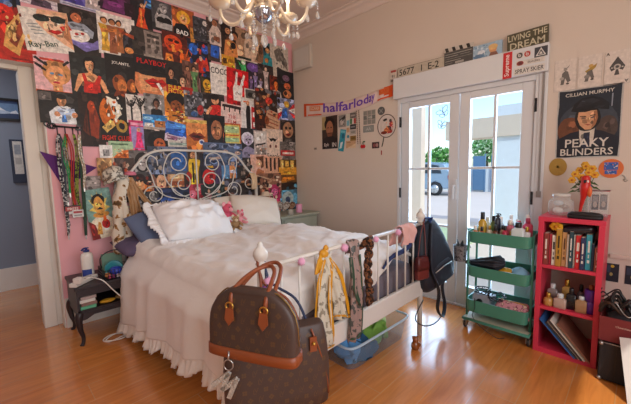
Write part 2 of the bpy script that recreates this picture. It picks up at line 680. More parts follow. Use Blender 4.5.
# french door: frame, two leaves, glass
def leaf(y0, y1, name):
    bm = new_bm()
    s, zb, zt = 0.085, 0.018, 1.9052
    X0, X1 = 2.965, 3.02
    box(bm, (X0, y0, zb), (X1, y0 + s, zt)); box(bm, (X0, y1 - s, zb), (X1, y1, zt))
    box(bm, (X0, y0 + s, zb), (X1, y1 - s, 0.19)); box(bm, (X0, y0 + s, 1.845), (X1, y1 - s, zt))
    ym = (y0 + y1) / 2
    box(bm, (X0 + .012, ym - .011, 0.19), (X1 - .012, ym + .011, 1.845))
    for z in (0.72, 1.257):
        box(bm, (X0 + .012, y0 + s, z - .011), (X1 - .012, y1 - s, z + .011))
    o = struct(name, bm, M_pvc, bevel=0.004)
    g = new_bm()
    box(g, (2.990, y0 + s, 0.19), (2.994, y1 - s, 1.845))
    p = obj('pane', g, M_pane, o); p['kind'] = 'structure'
    for z in (0.25, 1.05, 1.62):
        pass
    return o
lf = leaf(1.172, 1.735, 'door_2')
rt = leaf(0.612, 1.165, 'door_3')
for o, y in ((lf, 1.742), (rt, 0.600)):
    for z in (0.16, 1.02, 1.72):
        bm = new_bm(); tube(bm, [(2.952, y, z - .05), (2.952, y, z + .05)], .011, 8)
        h = obj('hinge', bm, M_dark, o)
bm = new_bm()
box(bm, (2.945, 1.178, 0.98), (2.966, 1.206, 1.16)); tube(bm, bez([(2.95, 1.192, 1.10), (2.918, 1.192, 1.10), (2.912, 1.192, 1.08), (2.912, 1.192, 0.985)]), .009, 8)
obj('door_handle', bm, M_pvc, lf)
bm = new_bm()
box(bm, (2.945, 0.582, 0), (3.03, 0.608, 1.945)); box(bm, (2.945, 1.739, 0), (3.03, 1.772, 1.945)); box(bm, (2.945, 0.608, 1.905), (3.03, 1.739, 1.945)); box(bm, (2.945, 0.608, 0), (3.03, 1.739, 0.018))
struct('trim_4', bm, M_pvc, bevel=0.004)
bm = new_bm(); box(bm, (2.905, 0.528, 1.945), (2.95, 1.80, 2.145)); struct('trim_5', bm, M_pvc, bevel=0.006)
bm = new_bm(); box(bm, (2.936, 0.53, 0), (2.95, 0.582, 1.945)); struct('trim_6', bm, M_pvc, bevel=0.003)
# strap of the roller blind beside the door
bm = new_bm(); box(bm, (2.926, 0.548, 1.07), (2.9355, 0.560, 1.945)); box(bm, (2.918, 0.540, 1.03), (2.9355, 0.568, 1.075))
tag(obj('blind_strap', bm, mat('grey_strap', '8d8782', 0.8)), 'grey pull strap hanging along the near jamb of the glass door', 'strap')

# ------------------------------------------------------------------ yard behind the glass
M_pave = mat('pale_paving', 'd8c4ae', 0.8, var=0.1, scale=2)
M_stuc = mat('white_stucco', 'dfe3e6', 0.9, var=0.04)
M_stucp = mat('cream_stucco', 'e2cdbb', 0.9, var=0.04)
bm = new_bm(); box(bm, (3.10, -6, -0.14), (8, 12, -0.04)); struct('terrace', bm, M_pave)
bm = new_bm(); box(bm, (8, -8, -0.18), (30, 26, -0.08)); struct('road', bm, mat('pale_asphalt', 'd9c8bb', 0.9, var=0.06, scale=1))
bm = new_bm(); box(bm, (7.0, 1.50, -0.04), (7.45, 2.06, 2.4)); struct('porch_pillar', bm, M_stuc)
bm = new_bm(); box(bm, (7.0, 3.60, -0.04), (7.2, 6.2, 2.9)); struct('porch_wall', bm, M_stucp)
bm = new_bm(); box(bm, (6.95, -2.0, 1.82), (7.5, 3.02, 2.2)); struct('porch_beam', bm, mat('beige_beam', 'dcc8b4', 0.9, var=0.04))
# pale grass patch, sun dapple painted into its colour noise
bm = new_bm(); box(bm, (4.4, 2.0, -0.04), (6.9, 3.3, -0.02))
o = obj('lawn_patch', bm, mat('grass_painted_dapple', 'b9c79a', 0.95, var=0.35, scale=2.2)); o['kind'] = 'structure'
# wall with blue gates across the road
bm = new_bm(); box(bm, (18, -6, -0.08), (18.25, 22, 1.1)); struct('yard_wall', bm, M_stuc)
M_gate = mat('blue_gate_paint', '5d7fa0', 0.6)
for k, (y0, lab) in enumerate(((4.35, 'blue metal gate panel across the road behind the pillar'), (5.15, 'narrow blue metal gate panel across the road, middle one'), (5.75, 'blue metal gate panel across the road beside the door stile'))):
    t = thing('gate', lab, 'gate', (17.9, y0, -0.08), 0, 'blue gates across the road')
    bm = new_bm(); box(bm, (17.88, y0, 0.0), (17.92, y0 + (0.55, .28, .55)[k], 1.75)); obj('gate_panel', bm, M_gate, t)
    bm = new_bm(); box(bm, (17.86, y0 - .04, -.08), (17.98, y0, 1.85)); obj('gate_post', bm, M_gate, t)
# hedge and trees: leaf clumps
def foliage(name, c, r, n, cols, lab, seed, trunk):
    rg = random.Random(seed)
    t = thing(name, lab, 'hedge' if name == 'hedge' else 'tree', (c[0], c[1], -0.08), 0, 'greenery across the road')
    bm = new_bm()
    for i in range(n):
        a, e, q = rg.uniform(0, 2 * PI), rg.uniform(-1, 1), rg.uniform(0.3, 1) ** .5
        s = math.sqrt(1 - e * e)
        p = V((c[0] + r[0] * q * s * math.cos(a), c[1] + r[1] * q * s * math.sin(a), c[2] + r[2] * q * e))
        w = rg.uniform(.09, .2)
        x = V((rg.uniform(-1, 1), rg.uniform(-1, 1), rg.uniform(-1, 1))).normalized()
        y = x.cross(V((rg.uniform(-1, 1), rg.uniform(-1, 1), rg.uniform(-1, 1)))).normalized()
        f = bm.faces.new([bm.verts.new(p + x * w), bm.verts.new(p + y * w * .5), bm.verts.new(p - x * w), bm.verts.new(p - y * w * .5)])
        f.material_index = rg.randrange(2)
    obj('foliage', bm, cols, t, normals=False)
    if trunk:
        bm = new_bm(); tube(bm, [(c[0], c[1], -.08), (c[0] + .05, c[1], c[2] * .5), (c[0], c[1], c[2])], [.14, .1, .06], 8); obj('trunk', bm, mat('bark', '6a5848', .9), t)
G1, G2, G3 = mat('leaf_bright', '7fb55a', .7), mat('leaf_mid', '5c9a4c', .7), mat('leaf_pale', 'b6cfa0', .7)
foliage('hedge', (19.2, 8.75, 1.15), (.8, 1.1, 1.3), 1100, [G1, G2], 'clipped bright green hedge above the parked car', 5, False)
foliage('tree', (19.6, 6.2, 2.2), (.9, .8, .8), 480, [G2, G3], 'airy pale green tree above the blue gates', 6, True)
foliage('tree', (19.8, 4.35, 2.2), (.9, .8, .75), 480, [G3, G2], 'airy tree half hidden by the white porch pillar', 7, True)

# parked car, silver blue, side on; the tail end shows
def car():
    ox, oy, oz = 14.6, 6.0, -0.08
    t = thing('car', 'silver blue hatchback parked in the sun beyond the glass door', 'car', (ox, oy + 2.1, oz))
    L_, Wd = 4.2, 1.7
    side = [(0.05, .35), (0.0, .6), (.06, .95), (.42, 1.45), (1.0, 1.55), (2.0, 1.52), (2.75, 1.05), (3.9, .88), (4.2, .65), (4.2, .35), (3.75, .32), (3.65, .55), (3.4, .66), (3.15, .55), (3.05, .3), (1.15, .3), (1.05, .55), (.8, .66), (.55, .55), (.45, .32)]
    bm = new_bm(); prism(bm, side, (ox, oy, oz), (0, 1, 0), (0, 0, 1), (1, 0, 0), Wd)
    obj('body', bm, mat('car_paint', '8fa6bd', .25, .3, var=.02, coat=.6), t, bevel=.05)
    win = [(.5, 1.02), (.62, 1.38), (1.05, 1.46), (1.95, 1.44), (2.5, 1.05)]
    bm = new_bm(); prism(bm, win, (ox - .012, oy, oz), (0, 1, 0), (0, 0, 1), (1, 0, 0), .02); obj('side_window', bm, mat('car_glass', '2d3a48', .1, var=0), t)
    for wy in (.8, 3.4):
        bm = new_bm(); R_ = Matrix.Rotation(PI / 2, 4, 'Y')
        lathe(bm, [(.0, -.1), (.24, -.1), (.31, -.07), (.31, .07), (.24, .1), (0, .1)], (ox + .06, oy + wy, oz + .31), 24, R_)
        w = obj('wheel', bm, mat('tyre', '2a2a2c', .8), t)
        bm = new_bm(); lathe(bm, [(.0, -.03), (.2, -.02), (.2, .02), (0, .02)], (ox - .05, oy + wy, oz + .31), 20, R_)
        for k in range(5):
            a = 2 * PI * k / 5
            box(bm, (ox - .085, oy + wy - .025, oz + .31), (ox - .06, oy + wy + .025, oz + .5), Matrix.Translation((0, oy + wy, oz + .31)) @ Matrix.Rotation(a, 4, 'X') @ Matrix.Translation((0, -oy - wy, -oz - .31)))
        obj('hubcap', bm, mat('alloy', 'c8ccd0', .3, .8), w)
    bm = new_bm(); box(bm, (ox - .03, oy + .02, oz + .78), (ox + .1, oy + .2, oz + .95)); obj('tail_light', bm, mat('tail_red', 'a02020', .3), t)
car()

# pictures in the hallway
t = thing('picture_frame', 'black framed snowy landscape high on the blue hallway wall', 'picture', (0.17, 4.958, 1.88))
b = new_bm()
for lo, hi in (((-.12, 4.93, 1.87), (.33, 4.958, 1.895)), ((-.12, 4.93, 2.085), (.33, 4.958, 2.11)), ((-.12, 4.93, 1.895), (-.10, 4.958, 2.085)), ((.305, 4.93, 1.895), (.33, 4.958, 2.085))):
    box(b, lo, hi)
obj('frame', b, M_dark, t)
b = print_bm((.103, 4.952, 1.99), BACK, .41, .19, '6e8fb5', [('r', 0, 0, 1, .3, '2f4468'), ('p', 'e4e8ee', [.3, .3, .55, .75, .8, .35, .95, .5, 1, .3]), ('e', .6, .35, .25, .1, 'b8c8da'), ('r', 0, .85, 1, 1, '39507a')])
obj('print', b, PRINT, t, normals=False)
t = thing('picture_frame', 'tall dark frame holding a pale sheet, lower on the hallway wall', 'picture', (0.26, 4.958, 1.2))
b = new_bm()
box(b, (.20, 4.935, 1.19), (.345, 4.958, 1.67))
obj('frame', b, mat('navy_frame', '26324a', .5), t, bevel=.003)
b = print_bm((.262, 4.934, 1.47), BACK, .075, .36, 'd8d4cc', [('r', .15, .6, .85, .9, '9aa0a8'), ('r', .15, .3, .85, .5, 'b8b4ae')])
obj('print', b, PRINT, t, normals=False)
# ------------------------------------------------------------------ posters on the pink wall
poster(0.225,2.565,0.119,0.164,0,0,'27324f','navy and blue dance poster above the red fishnet poster',[('r', 0, 0.1, 0.5, 0.5, '3f5f9a'), ('r', 0.6, 0, 0.8, 0.6, '10131f'), ('e', 0.4, 0.2, 0.2, 0.12, '7a8fb8')])
poster(0.407,2.657,0.250,0.202,0,1,'8a6f6a','poster with a pale printed foot strip above the sunglasses poster',[('r', 0, 0, 1, 0.3, 'd8cbd0'), ('r', 0.06, 0.16, 0.92, 0.2, 'a99aa6'), ('r', 0.06, 0.06, 0.8, 0.1, 'a99aa6'), ('f', 0.5, 0.55, 0.4, 'c98', '322', '545')])
poster(0.661,2.728,0.276,0.210,0,2,'6f66b8','violet poster with pale grey edge strip',[('r', 0, 0, 1, 0.12, 'b9b6c8'), ('r', 0.62, 0.12, 1, 1, 'b5a7a4'), ('p', '4b3f9a', [0.1, 0.12, 0.6, 0.12, 0.45, 0.6, 0.2, 0.6]), ('r', 0.05, 0.03, 0.9, 0.06, '77748c')])
poster(0.928,2.777,0.287,0.219,0,3,'3b1f35','dark plum poster of a purple-dressed figure beside the violet one',[('p', '6b2a62', [0.1, 0.05, 0.8, 0.02, 0.75, 0.5, 0.5, 0.7, 0.2, 0.5]), ('e', 0.45, 0.3, 0.2, 0.1, '8d3b80'), ('r', 0.7, 0, 1, 0.5, '2a1420')])
poster(1.128,2.737,0.182,0.300,0,4,'1d1a1f','black poster of a dancer in a long orange-red dress',[('p', 'd8481f', [0.2, 0.05, 0.75, 0.03, 0.6, 0.4, 0.68, 0.62, 0.4, 0.62, 0.35, 0.4]), ('p', 'e8883a', [0.4, 0.06, 0.5, 0.06, 0.5, 0.6, 0.45, 0.6]), ('e', 0.53, 0.7, 0.09, 0.06, 'd9976c'), ('p', 'd9976c', [0.62, 0.6, 0.8, 0.85, 0.75, 0.88, 0.56, 0.62])])
poster(1.217,2.839,0.120,0.096,0,5,'2b63a8','small sky blue poster under the ceiling cornice',[('e', 0.5, 0.3, 0.35, 0.12, '6fb0de')])
poster(1.322,2.751,0.214,0.272,0,6,'48464a','grey photo poster of a woman in a black bra top',[('r', 0, 0, 1, 0.25, '2a292c'), ('p', 'b5b0ae', [0.15, 0.1, 0.85, 0.1, 0.9, 0.45, 0.65, 0.6, 0.4, 0.6, 0.12, 0.45]), ('e', 0.5, 0.75, 0.15, 0.13, 'bab4b1'), ('e', 0.5, 0.84, 0.18, 0.09, '8f8988'), ('e', 0.36, 0.4, 0.18, 0.09, '141216'), ('e', 0.66, 0.4, 0.18, 0.09, '141216'), ('r', 0.2, 0.3, 0.85, 0.36, '141216'), ('p', 'a7a19f', [0.1, 0.4, 0.22, 0.4, 0.35, 0.75, 0.28, 0.77])])
poster(1.516,2.729,0.225,0.317,0,7,'a8552a','orange poster of a curly blonde in black lettered top',[('p', '141216', [0.02, 0.0, 0.8, 0.0, 0.75, 0.4, 0.55, 0.55, 0.15, 0.5, 0.02, 0.35]), ('e', 0.5, 0.73, 0.3, 0.2, 'e8a92c'), ('e', 0.5, 0.68, 0.17, 0.14, 'f0b071'), ('r', 0.42, 0.62, 0.56, 0.64, 'b3261c'), ('e', 0.42, 0.71, 0.03, 0.012, '141216'), ('e', 0.58, 0.71, 0.03, 0.012, '141216'), ('t', 'BAD', 0.42, 0.27, 0.14, 'f4efe8'), ('r', 0.78, 0.05, 0.98, 0.5, 'c98a3a')])
poster(0.235,2.315,0.225,0.392,0,1,'b8281a','red poster of a fishnet leg with a red disc',[('p', 'd9a35a', [0.2, 0.25, 0.55, 0.1, 0.95, 0.85, 0.75, 0.98, 0.3, 0.6]), ('p', '8a3a20', [0.35, 0.35, 0.5, 0.25, 0.9, 0.85, 0.8, 0.9]), ('e', 0.2, 0.85, 0.32, 0.16, 'cf2a1c'), ('r', 0.35, 0.03, 0.95, 0.06, '7c130c'), ('n', 3, 24, 0.3, 0.25, 0.9, 0.9, ['e6bd7a', '6b2616'])])
poster(0.642,2.438,0.273,0.362,0,3,'2c2523','poster of a man holding a white cake over purple cloth',[('p', '7a6fb0', [0, 0.4, 0.25, 0.3, 0.8, 0.3, 1, 0.42, 0.95, 0.2, 0.6, 0.08, 0.3, 0.2]), ('e', 0.42, 0.85, 0.15, 0.1, '2a1a16'), ('e', 0.42, 0.78, 0.13, 0.1, 'c87048'), ('p', '9aa0ab', [0.1, 0.6, 0.35, 0.68, 0.6, 0.68, 0.85, 0.55, 0.8, 0.4, 0.2, 0.4]), ('e', 0.45, 0.4, 0.28, 0.13, 'efe6dd'), ('r', 0.2, 0.35, 0.7, 0.45, 'e6dbd2'), ('e', 0.4, 0.43, 0.05, 0.03, 'b22a22'), ('e', 0.55, 0.46, 0.05, 0.03, 'b22a22'), ('p', 'c8372a', [0.0, 0.5, 0.2, 0.58, 0.3, 0.48, 0.05, 0.42])])
poster(0.911,2.472,0.294,0.344,0,5,'e2d8cf','white poster of dancing women in gold and brown costumes',[('p', '2c2a30', [0.55, 0, 1, 0, 1, 0.85, 0.8, 0.6, 0.7, 0.75]), ('m', 0.18, 0.08, 0.82, 'd08a55', 'c99a35', '4a2c1a'), ('m', 0.38, 0.05, 0.85, 'b9774c', '9b5a3a', '301a12'), ('m', 0.56, 0.1, 0.8, 'c28458', 'a9683c', '2a1712'), ('p', 'd8813c', [0.08, 0.6, 0.5, 0.66, 0.5, 0.6, 0.1, 0.52]), ('p', 'b5502c', [0.5, 0.72, 0.95, 0.6, 0.95, 0.52, 0.6, 0.6]), ('e', 0.8, 0.2, 0.12, 0.08, 'd98a4a')])
poster(0.427,2.384,0.299,0.311,6,4,'e6ddd2','white advert of red-lipped woman wearing dark sunglasses',[('p', 'e9b58f', [0.38, 1, 1, 1, 1, 0.1, 0.72, 0.3, 0.5, 0.45, 0.3, 0.7]), ('p', 'f0c9a8', [0.5, 0.9, 0.85, 0.9, 0.8, 0.45, 0.6, 0.42]), ('e', 0.43, 0.8, 0.17, 0.085, '24302c'), ('e', 0.78, 0.8, 0.17, 0.085, '24302c'), ('r', 0.3, 0.83, 0.95, 0.86, '2c2521'), ('p', 'b5201c', [0.5, 0.5, 0.6, 0.55, 0.66, 0.53, 0.72, 0.56, 0.83, 0.51, 0.68, 0.43]), ('p', 'c4825a', [0.98, 0.95, 1, 0.2, 0.82, 0.4]), ('t', 'Ray-Ban', 0.36, 0.16, 0.17, '2a4a3c', 8), ('r', 0.1, 0.62, 0.34, 0.64, '8a8f8c'), ('r', 0.12, 0.55, 0.38, 0.57, '8a8f8c'), ('r', 0.16, 0.48, 0.4, 0.5, '8a8f8c'), ('r', 0.2, 0.41, 0.42, 0.43, '8a8f8c')])
poster(1.180,2.468,0.300,0.256,0,6,'3a332f','dark poster of a pale stone tower',[('r', 0.35, 0.1, 0.85, 0.95, '8f8178'), ('r', 0.42, 0.75, 0.78, 0.85, '3a332f'), ('r', 0.42, 0.55, 0.52, 0.68, '4a4039'), ('r', 0.68, 0.55, 0.78, 0.68, '4a4039'), ('r', 0.42, 0.35, 0.52, 0.48, '4a4039'), ('r', 0.68, 0.35, 0.78, 0.48, '4a4039'), ('r', 0.3, 0.04, 0.9, 0.12, 'a39488')])
poster(1.441,2.483,0.294,0.297,0,8,'5a2016','fiery poster of an orange mask face and reaching hand',[('e', 0.35, 0.66, 0.3, 0.26, 'd6481c'), ('e', 0.27, 0.74, 0.09, 0.05, '3a120c'), ('e', 0.48, 0.72, 0.09, 0.05, '3a120c'), ('p', 'e88a3a', [0.3, 0.5, 0.4, 0.48, 0.45, 0.4, 0.3, 0.38]), ('p', 'e8661f', [0.55, 0, 0.9, 0.1, 1, 0.55, 0.85, 0.6, 0.75, 0.35, 0.6, 0.45, 0.55, 0.3]), ('p', 'e07a30', [0.05, 0, 0.35, 0.02, 0.3, 0.3, 0.1, 0.3]), ('n', 5, 14, 0.1, 0.1, 0.9, 0.6, ['f09a3a', '7a2412'])])
poster(1.665,2.430,0.253,0.379,0,9,'1b2030','dark blue poster with crimson splashes',[('e', 0.25, 0.75, 0.2, 0.15, '2a62c4'), ('e', 0.55, 0.35, 0.25, 0.2, 'b3261c'), ('p', 'd23a2a', [0.5, 0.2, 0.9, 0.25, 0.8, 0.6, 0.6, 0.5]), ('e', 0.2, 0.2, 0.18, 0.12, '3e7cc0'), ('e', 0.75, 0.8, 0.16, 0.12, '3058b8'), ('n', 7, 16, 0.05, 0.05, 0.95, 0.9, ['c2362a', '27427a', 'e0b090'])])
poster(1.706,2.738,0.192,0.230,0,10,'3a3a3f','charcoal moonlit city poster',[('e', 0.7, 0.8, 0.16, 0.12, 'd8cfc8'), ('n', 9, 30, 0.05, 0.05, 0.95, 0.6, ['5f5f66', '27272c', '8a888c'])])
poster(1.857,2.668,0.198,0.436,0,11,'453732','poster of a person in pale shirt and blue skirt',[('p', 'd3bdb0', [0.15, 0.4, 0.85, 0.38, 0.9, 0.7, 0.6, 0.85, 0.35, 0.85, 0.1, 0.65]), ('e', 0.48, 0.9, 0.14, 0.07, 'a86a48'), ('p', '2b5fc0', [0.15, 0.1, 0.6, 0.08, 0.75, 0.36, 0.2, 0.38]), ('r', 0.7, 0.02, 0.78, 0.36, 'e2d5c8'), ('p', '8a5238', [0.35, 0.5, 0.75, 0.48, 0.75, 0.6, 0.4, 0.6])])
poster(2.041,2.684,0.237,0.406,0,12,'33221c','brown poster of dark haired women in peach tops',[('e', 0.3, 0.85, 0.2, 0.1, '141216'), ('e', 0.35, 0.8, 0.14, 0.08, 'c98860'), ('e', 0.7, 0.75, 0.2, 0.1, '221411'), ('e', 0.7, 0.7, 0.14, 0.08, 'b8754c'), ('p', 'd98a4c', [0.1, 0.15, 0.85, 0.15, 0.8, 0.5, 0.5, 0.6, 0.2, 0.55]), ('e', 0.62, 0.45, 0.14, 0.09, '141216'), ('p', '6a3a26', [0.2, 0.55, 0.4, 0.7, 0.45, 0.6])])
poster(1.995,2.456,0.163,0.179,0,13,'d69a2c','small mustard yellow poster next to the green joker',[('r', 0.1, 0.1, 0.9, 0.18, '8a5a14'), ('r', 0.1, 0.5, 0.4, 0.8, '4a2c12'), ('e', 0.7, 0.7, 0.2, 0.12, 'a86a1a')])
poster(2.301,2.703,0.391,0.353,0,13,'a98468','beige poster of an unclothed figure seen in soft light',[('p', 'd9bba2', [0.3, 0.1, 0.6, 0.05, 0.75, 0.4, 0.6, 0.75, 0.35, 0.8, 0.25, 0.5]), ('e', 0.42, 0.87, 0.14, 0.08, '4a2f22'), ('p', '8a6248', [0.75, 0.1, 0.95, 0.1, 0.95, 0.8, 0.8, 0.6]), ('r', 0, 0, 1, 0.06, 'cbbcae'), ('e', 0.85, 0.5, 0.08, 0.14, '5a3a28')])
poster(2.539,2.671,0.188,0.282,0,14,'1f5560','teal poster of a woman with black bob',[('e', 0.5, 0.72, 0.28, 0.16, '141216'), ('e', 0.52, 0.67, 0.17, 0.11, 'c9905f'), ('p', '2a8a94', [0.1, 0, 0.9, 0, 0.85, 0.4, 0.5, 0.52, 0.2, 0.42]), ('e', 0.4, 0.25, 0.14, 0.1, 'c07a3c')])
poster(2.725,2.618,0.292,0.407,0,15,'c8bcae','pale poster of a skateboarder in mid air',[('p', '6d645d', [0.2, 0.8, 0.5, 0.95, 0.9, 0.6, 0.95, 0.3, 0.6, 0.55, 0.35, 0.5]), ('p', '3a3632', [0.3, 0.3, 0.8, 0.22, 0.85, 0.28, 0.4, 0.36]), ('e', 0.4, 0.28, 0.05, 0.03, '141216'), ('e', 0.75, 0.22, 0.05, 0.03, '141216'), ('n', 11, 16, 0.35, 0.4, 0.9, 0.9, ['8a8078', '5a5450'])])
poster(0.449,2.056,0.252,0.270,0,2,'e3b2b4','pink poster of a doll head stuck with pencils',[('e', 0.55, 0.6, 0.36, 0.36, 'c98a52'), ('e', 0.52, 0.48, 0.24, 0.3, 'e6a06a'), ('r', 0.42, 0.0, 0.66, 0.25, 'dd9660'), ('e', 0.42, 0.55, 0.06, 0.03, '5f8fb0'), ('e', 0.63, 0.53, 0.06, 0.03, '5f8fb0'), ('e', 0.52, 0.3, 0.09, 0.035, 'c22e3a'), ('p', '26201f', [0.02, 0.75, 0.06, 0.8, 0.3, 0.64, 0.27, 0.58]), ('p', '26201f', [0.0, 0.92, 0.05, 0.97, 0.34, 0.78, 0.3, 0.72]), ('p', '26201f', [0.7, 0.85, 0.85, 0.98, 0.9, 0.93, 0.74, 0.78]), ('r', 0.15, 0.9, 0.75, 0.96, 'c8402e'), ('r', 0.0, 0, 1, 0.06, 'c8501c')])
poster(0.681,2.094,0.264,0.338,0,5,'262726','dark poster of a woman in a red tank top',[('e', 0.51, 0.79, 0.17, 0.16, '0e0b0b'), ('p', 'e3a070', [0.05, 0.1, 0.2, 0.5, 0.4, 0.56, 0.62, 0.56, 0.85, 0.45, 1, 0.15, 0.9, 0.1, 0.75, 0.35, 0.3, 0.35, 0.12, 0.08]), ('p', 'c8281f', [0.3, 0.0, 0.8, 0.0, 0.75, 0.3, 0.82, 0.52, 0.74, 0.54, 0.62, 0.36, 0.44, 0.36, 0.36, 0.55, 0.29, 0.52, 0.33, 0.3]), ('p', 'd9925f', [0.45, 0.5, 0.58, 0.5, 0.57, 0.66, 0.46, 0.66]), ('p', 'e8ab7d', [0.4, 0.82, 0.44, 0.86, 0.58, 0.86, 0.62, 0.82, 0.615, 0.7, 0.56, 0.6, 0.5, 0.585, 0.45, 0.6, 0.405, 0.7]), ('p', '0e0b0b', [0.38, 0.8, 0.42, 0.93, 0.6, 0.93, 0.64, 0.8, 0.6, 0.855, 0.5, 0.87, 0.42, 0.855]), ('p', 'b5704a', [0.56, 0.62, 0.612, 0.7, 0.618, 0.82, 0.57, 0.84, 0.575, 0.72]), ('p', '7a100f', [0.47, 0.665, 0.51, 0.68, 0.55, 0.665, 0.535, 0.635, 0.49, 0.635]), ('r', 0.485, 0.655, 0.54, 0.664, 'f0e4dc'), ('p', '1a1210', [0.425, 0.775, 0.48, 0.785, 0.48, 0.77, 0.43, 0.765]), ('p', '1a1210', [0.54, 0.785, 0.6, 0.775, 0.595, 0.765, 0.54, 0.77]), ('p', 'b5704a', [0.5, 0.77, 0.52, 0.77, 0.53, 0.705, 0.495, 0.705])])
poster(0.920,2.131,0.244,0.358,0,6,'1c1919','black poster of two orange lit heads under pale title',[('e', 0.42, 0.32, 0.22, 0.21, '9a4f28'), ('e', 0.5, 0.27, 0.16, 0.16, 'd07a3c'), ('e', 0.82, 0.3, 0.16, 0.17, '8a4522'), ('e', 0.87, 0.27, 0.1, 0.12, 'd07a3c'), ('p', '7a3418', [0.2, 0, 0.7, 0, 0.6, 0.15, 0.3, 0.15]), ('t', 'JOLANTE.', 0.5, 0.8, 0.085, 'e8e0d6')])
poster(1.186,2.177,0.321,0.349,0,9,'1c1a1d','poster of huge red lips and cigarette under a dark hat',[('p', 'd68352', [0.02, 0.55, 0.9, 0.6, 0.98, 0.3, 0.85, 0.0, 0.1, 0.0, 0, 0.2]), ('p', 'e3a06e', [0.1, 0.5, 0.55, 0.55, 0.6, 0.1, 0.15, 0.1]), ('p', 'c21f1a', [0.25, 0.36, 0.5, 0.46, 0.62, 0.42, 0.78, 0.46, 0.9, 0.34, 0.7, 0.2, 0.45, 0.22]), ('p', '7a100f', [0.3, 0.34, 0.6, 0.37, 0.88, 0.34, 0.6, 0.31]), ('p', 'f2e9df', [0.58, 0.33, 0.66, 0.36, 0.86, 0.02, 0.78, 0.0]), ('e', 0.55, 0.58, 0.5, 0.08, '24201f'), ('t', 'PLAYBOY', 0.5, 0.86, 0.13, 'c8201c')])
poster(1.438,2.205,0.267,0.303,0,10,'2b2624','movie poster with a tuxedoed man and woman over yellow title',[('f', 0.2, 0.62, 0.36, 'c98a66', '17110f', '1a1a1d'), ('f', 0.62, 0.42, 0.42, 'e0ac88', '2a1a14', 'dfe0ea'), ('r', 0, 0, 1, 0.24, 'a8241a'), ('t', 'PULP', 0.3, 0.18, 0.13, 'f0c030'), ('t', 'FICTION', 0.45, 0.06, 0.13, 'f0c030')])
poster(1.560,2.228,0.174,0.327,0,11,'5f3f34','poster of people in brown and green dresses',[('m', 0.3, 0.1, 0.75, 'b8805c', '8a5a48', '2a1712'), ('m', 0.7, 0.08, 0.8, 'b98560', '5f8a55', '1f1511')])
poster(1.730,2.167,0.149,0.202,0,12,'2f2a18','black poster with a yellow face',[('e', 0.5, 0.6, 0.32, 0.28, 'd8a02a'), ('e', 0.4, 0.64, 0.06, 0.03, '141216'), ('e', 0.62, 0.64, 0.06, 0.03, '141216'), ('r', 0.35, 0.4, 0.65, 0.45, '7a3412'), ('p', 'b87c1c', [0.2, 0, 0.8, 0, 0.7, 0.3, 0.3, 0.3])])
poster(1.882,2.265,0.221,0.325,0,14,'e4dcd4','white perfume-style poster with large black letters',[('t', 'COCO', 0.5, 0.78, 0.2, '201d1d'), ('r', 0.4, 0.45, 0.6, 0.47, '77706c')])
poster(2.196,2.462,0.212,0.222,0,14,'1d2a22','small dark poster with a green figure',[('p', '3fae62', [0.3, 0.0, 0.8, 0.0, 0.75, 0.5, 0.55, 0.75, 0.35, 0.5]), ('e', 0.48, 0.72, 0.14, 0.12, 'c8e0b8'), ('p', '2c8a4a', [0.1, 0.8, 0.4, 0.5, 0.3, 0.4])])
poster(2.350,2.346,0.259,0.376,0,15,'2a2130','dark poster of dancers in purple glow',[('e', 0.4, 0.85, 0.35, 0.13, '6a4a96'), ('m', 0.5, 0.15, 0.6, 'c0a0a8', '8f7fae', '3a2440'), ('m', 0.25, 0.1, 0.5, 'b890a0', '6f5a88', '2a1a30'), ('m', 0.78, 0.1, 0.5, 'b88f88', '9a8fae', '2a1a30'), ('e', 0.7, 0.25, 0.15, 0.1, 'e0d8e0')])
poster(2.504,2.386,0.231,0.319,0,16,'33292a','dark poster of a lady in a pale gown',[('m', 0.5, 0.05, 0.9, 'd8b8a0', 'cbb7b4', '2a1813')])
poster(2.654,2.310,0.183,0.255,0,17,'7a2a18','dark red poster of an orange face',[('f', 0.5, 0.6, 0.7, 'e0702c', '3a120c', 'd8cfc4')])
poster(2.821,2.352,0.289,0.357,0,18,'211f24','black poster of three orange-lit heads stacked',[('e', 0.5, 0.75, 0.2, 0.11, '7a5a70'), ('e', 0.55, 0.48, 0.2, 0.11, 'c8643a'), ('e', 0.55, 0.2, 0.24, 0.14, 'c87a4a'), ('e', 0.45, 0.22, 0.1, 0.08, '3a1f18')])
poster(0.464,1.807,0.273,0.250,0,6,'23201f','dark poster of a man in white jacket holding a clapperboard',[('p', 'dfe0e2', [0.25, 0.0, 0.85, 0.0, 0.85, 0.4, 0.7, 0.55, 0.42, 0.55, 0.22, 0.35]), ('e', 0.53, 0.72, 0.11, 0.17, 'b98058'), ('e', 0.53, 0.85, 0.12, 0.08, '1d1714'), ('p', '3f6fb0', [0.5, 0.05, 0.62, 0.05, 0.58, 0.45, 0.52, 0.45]), ('r', 0.42, 0.28, 0.82, 0.5, 'b9c6de'), ('n', 13, 18, 0.42, 0.46, 0.84, 0.6, ['f0f0f0', '1a1a1a']), ('e', 0.4, 0.3, 0.07, 0.08, 'c98a62'), ('e', 0.82, 0.3, 0.07, 0.08, 'c98a62'), ('r', 0, 0.7, 0.3, 0.95, '5a5350')])
poster(0.670,1.730,0.178,0.446,0,7,'2a1a15','black poster with a rust red shadow figure',[('p', '8a3218', [0.4, 0.2, 0.7, 0.15, 0.8, 0.5, 0.6, 0.85, 0.4, 0.7]), ('e', 0.5, 0.75, 0.15, 0.1, 'a8401c'), ('p', '5a2412', [0.1, 0.3, 0.35, 0.2, 0.3, 0.7])])
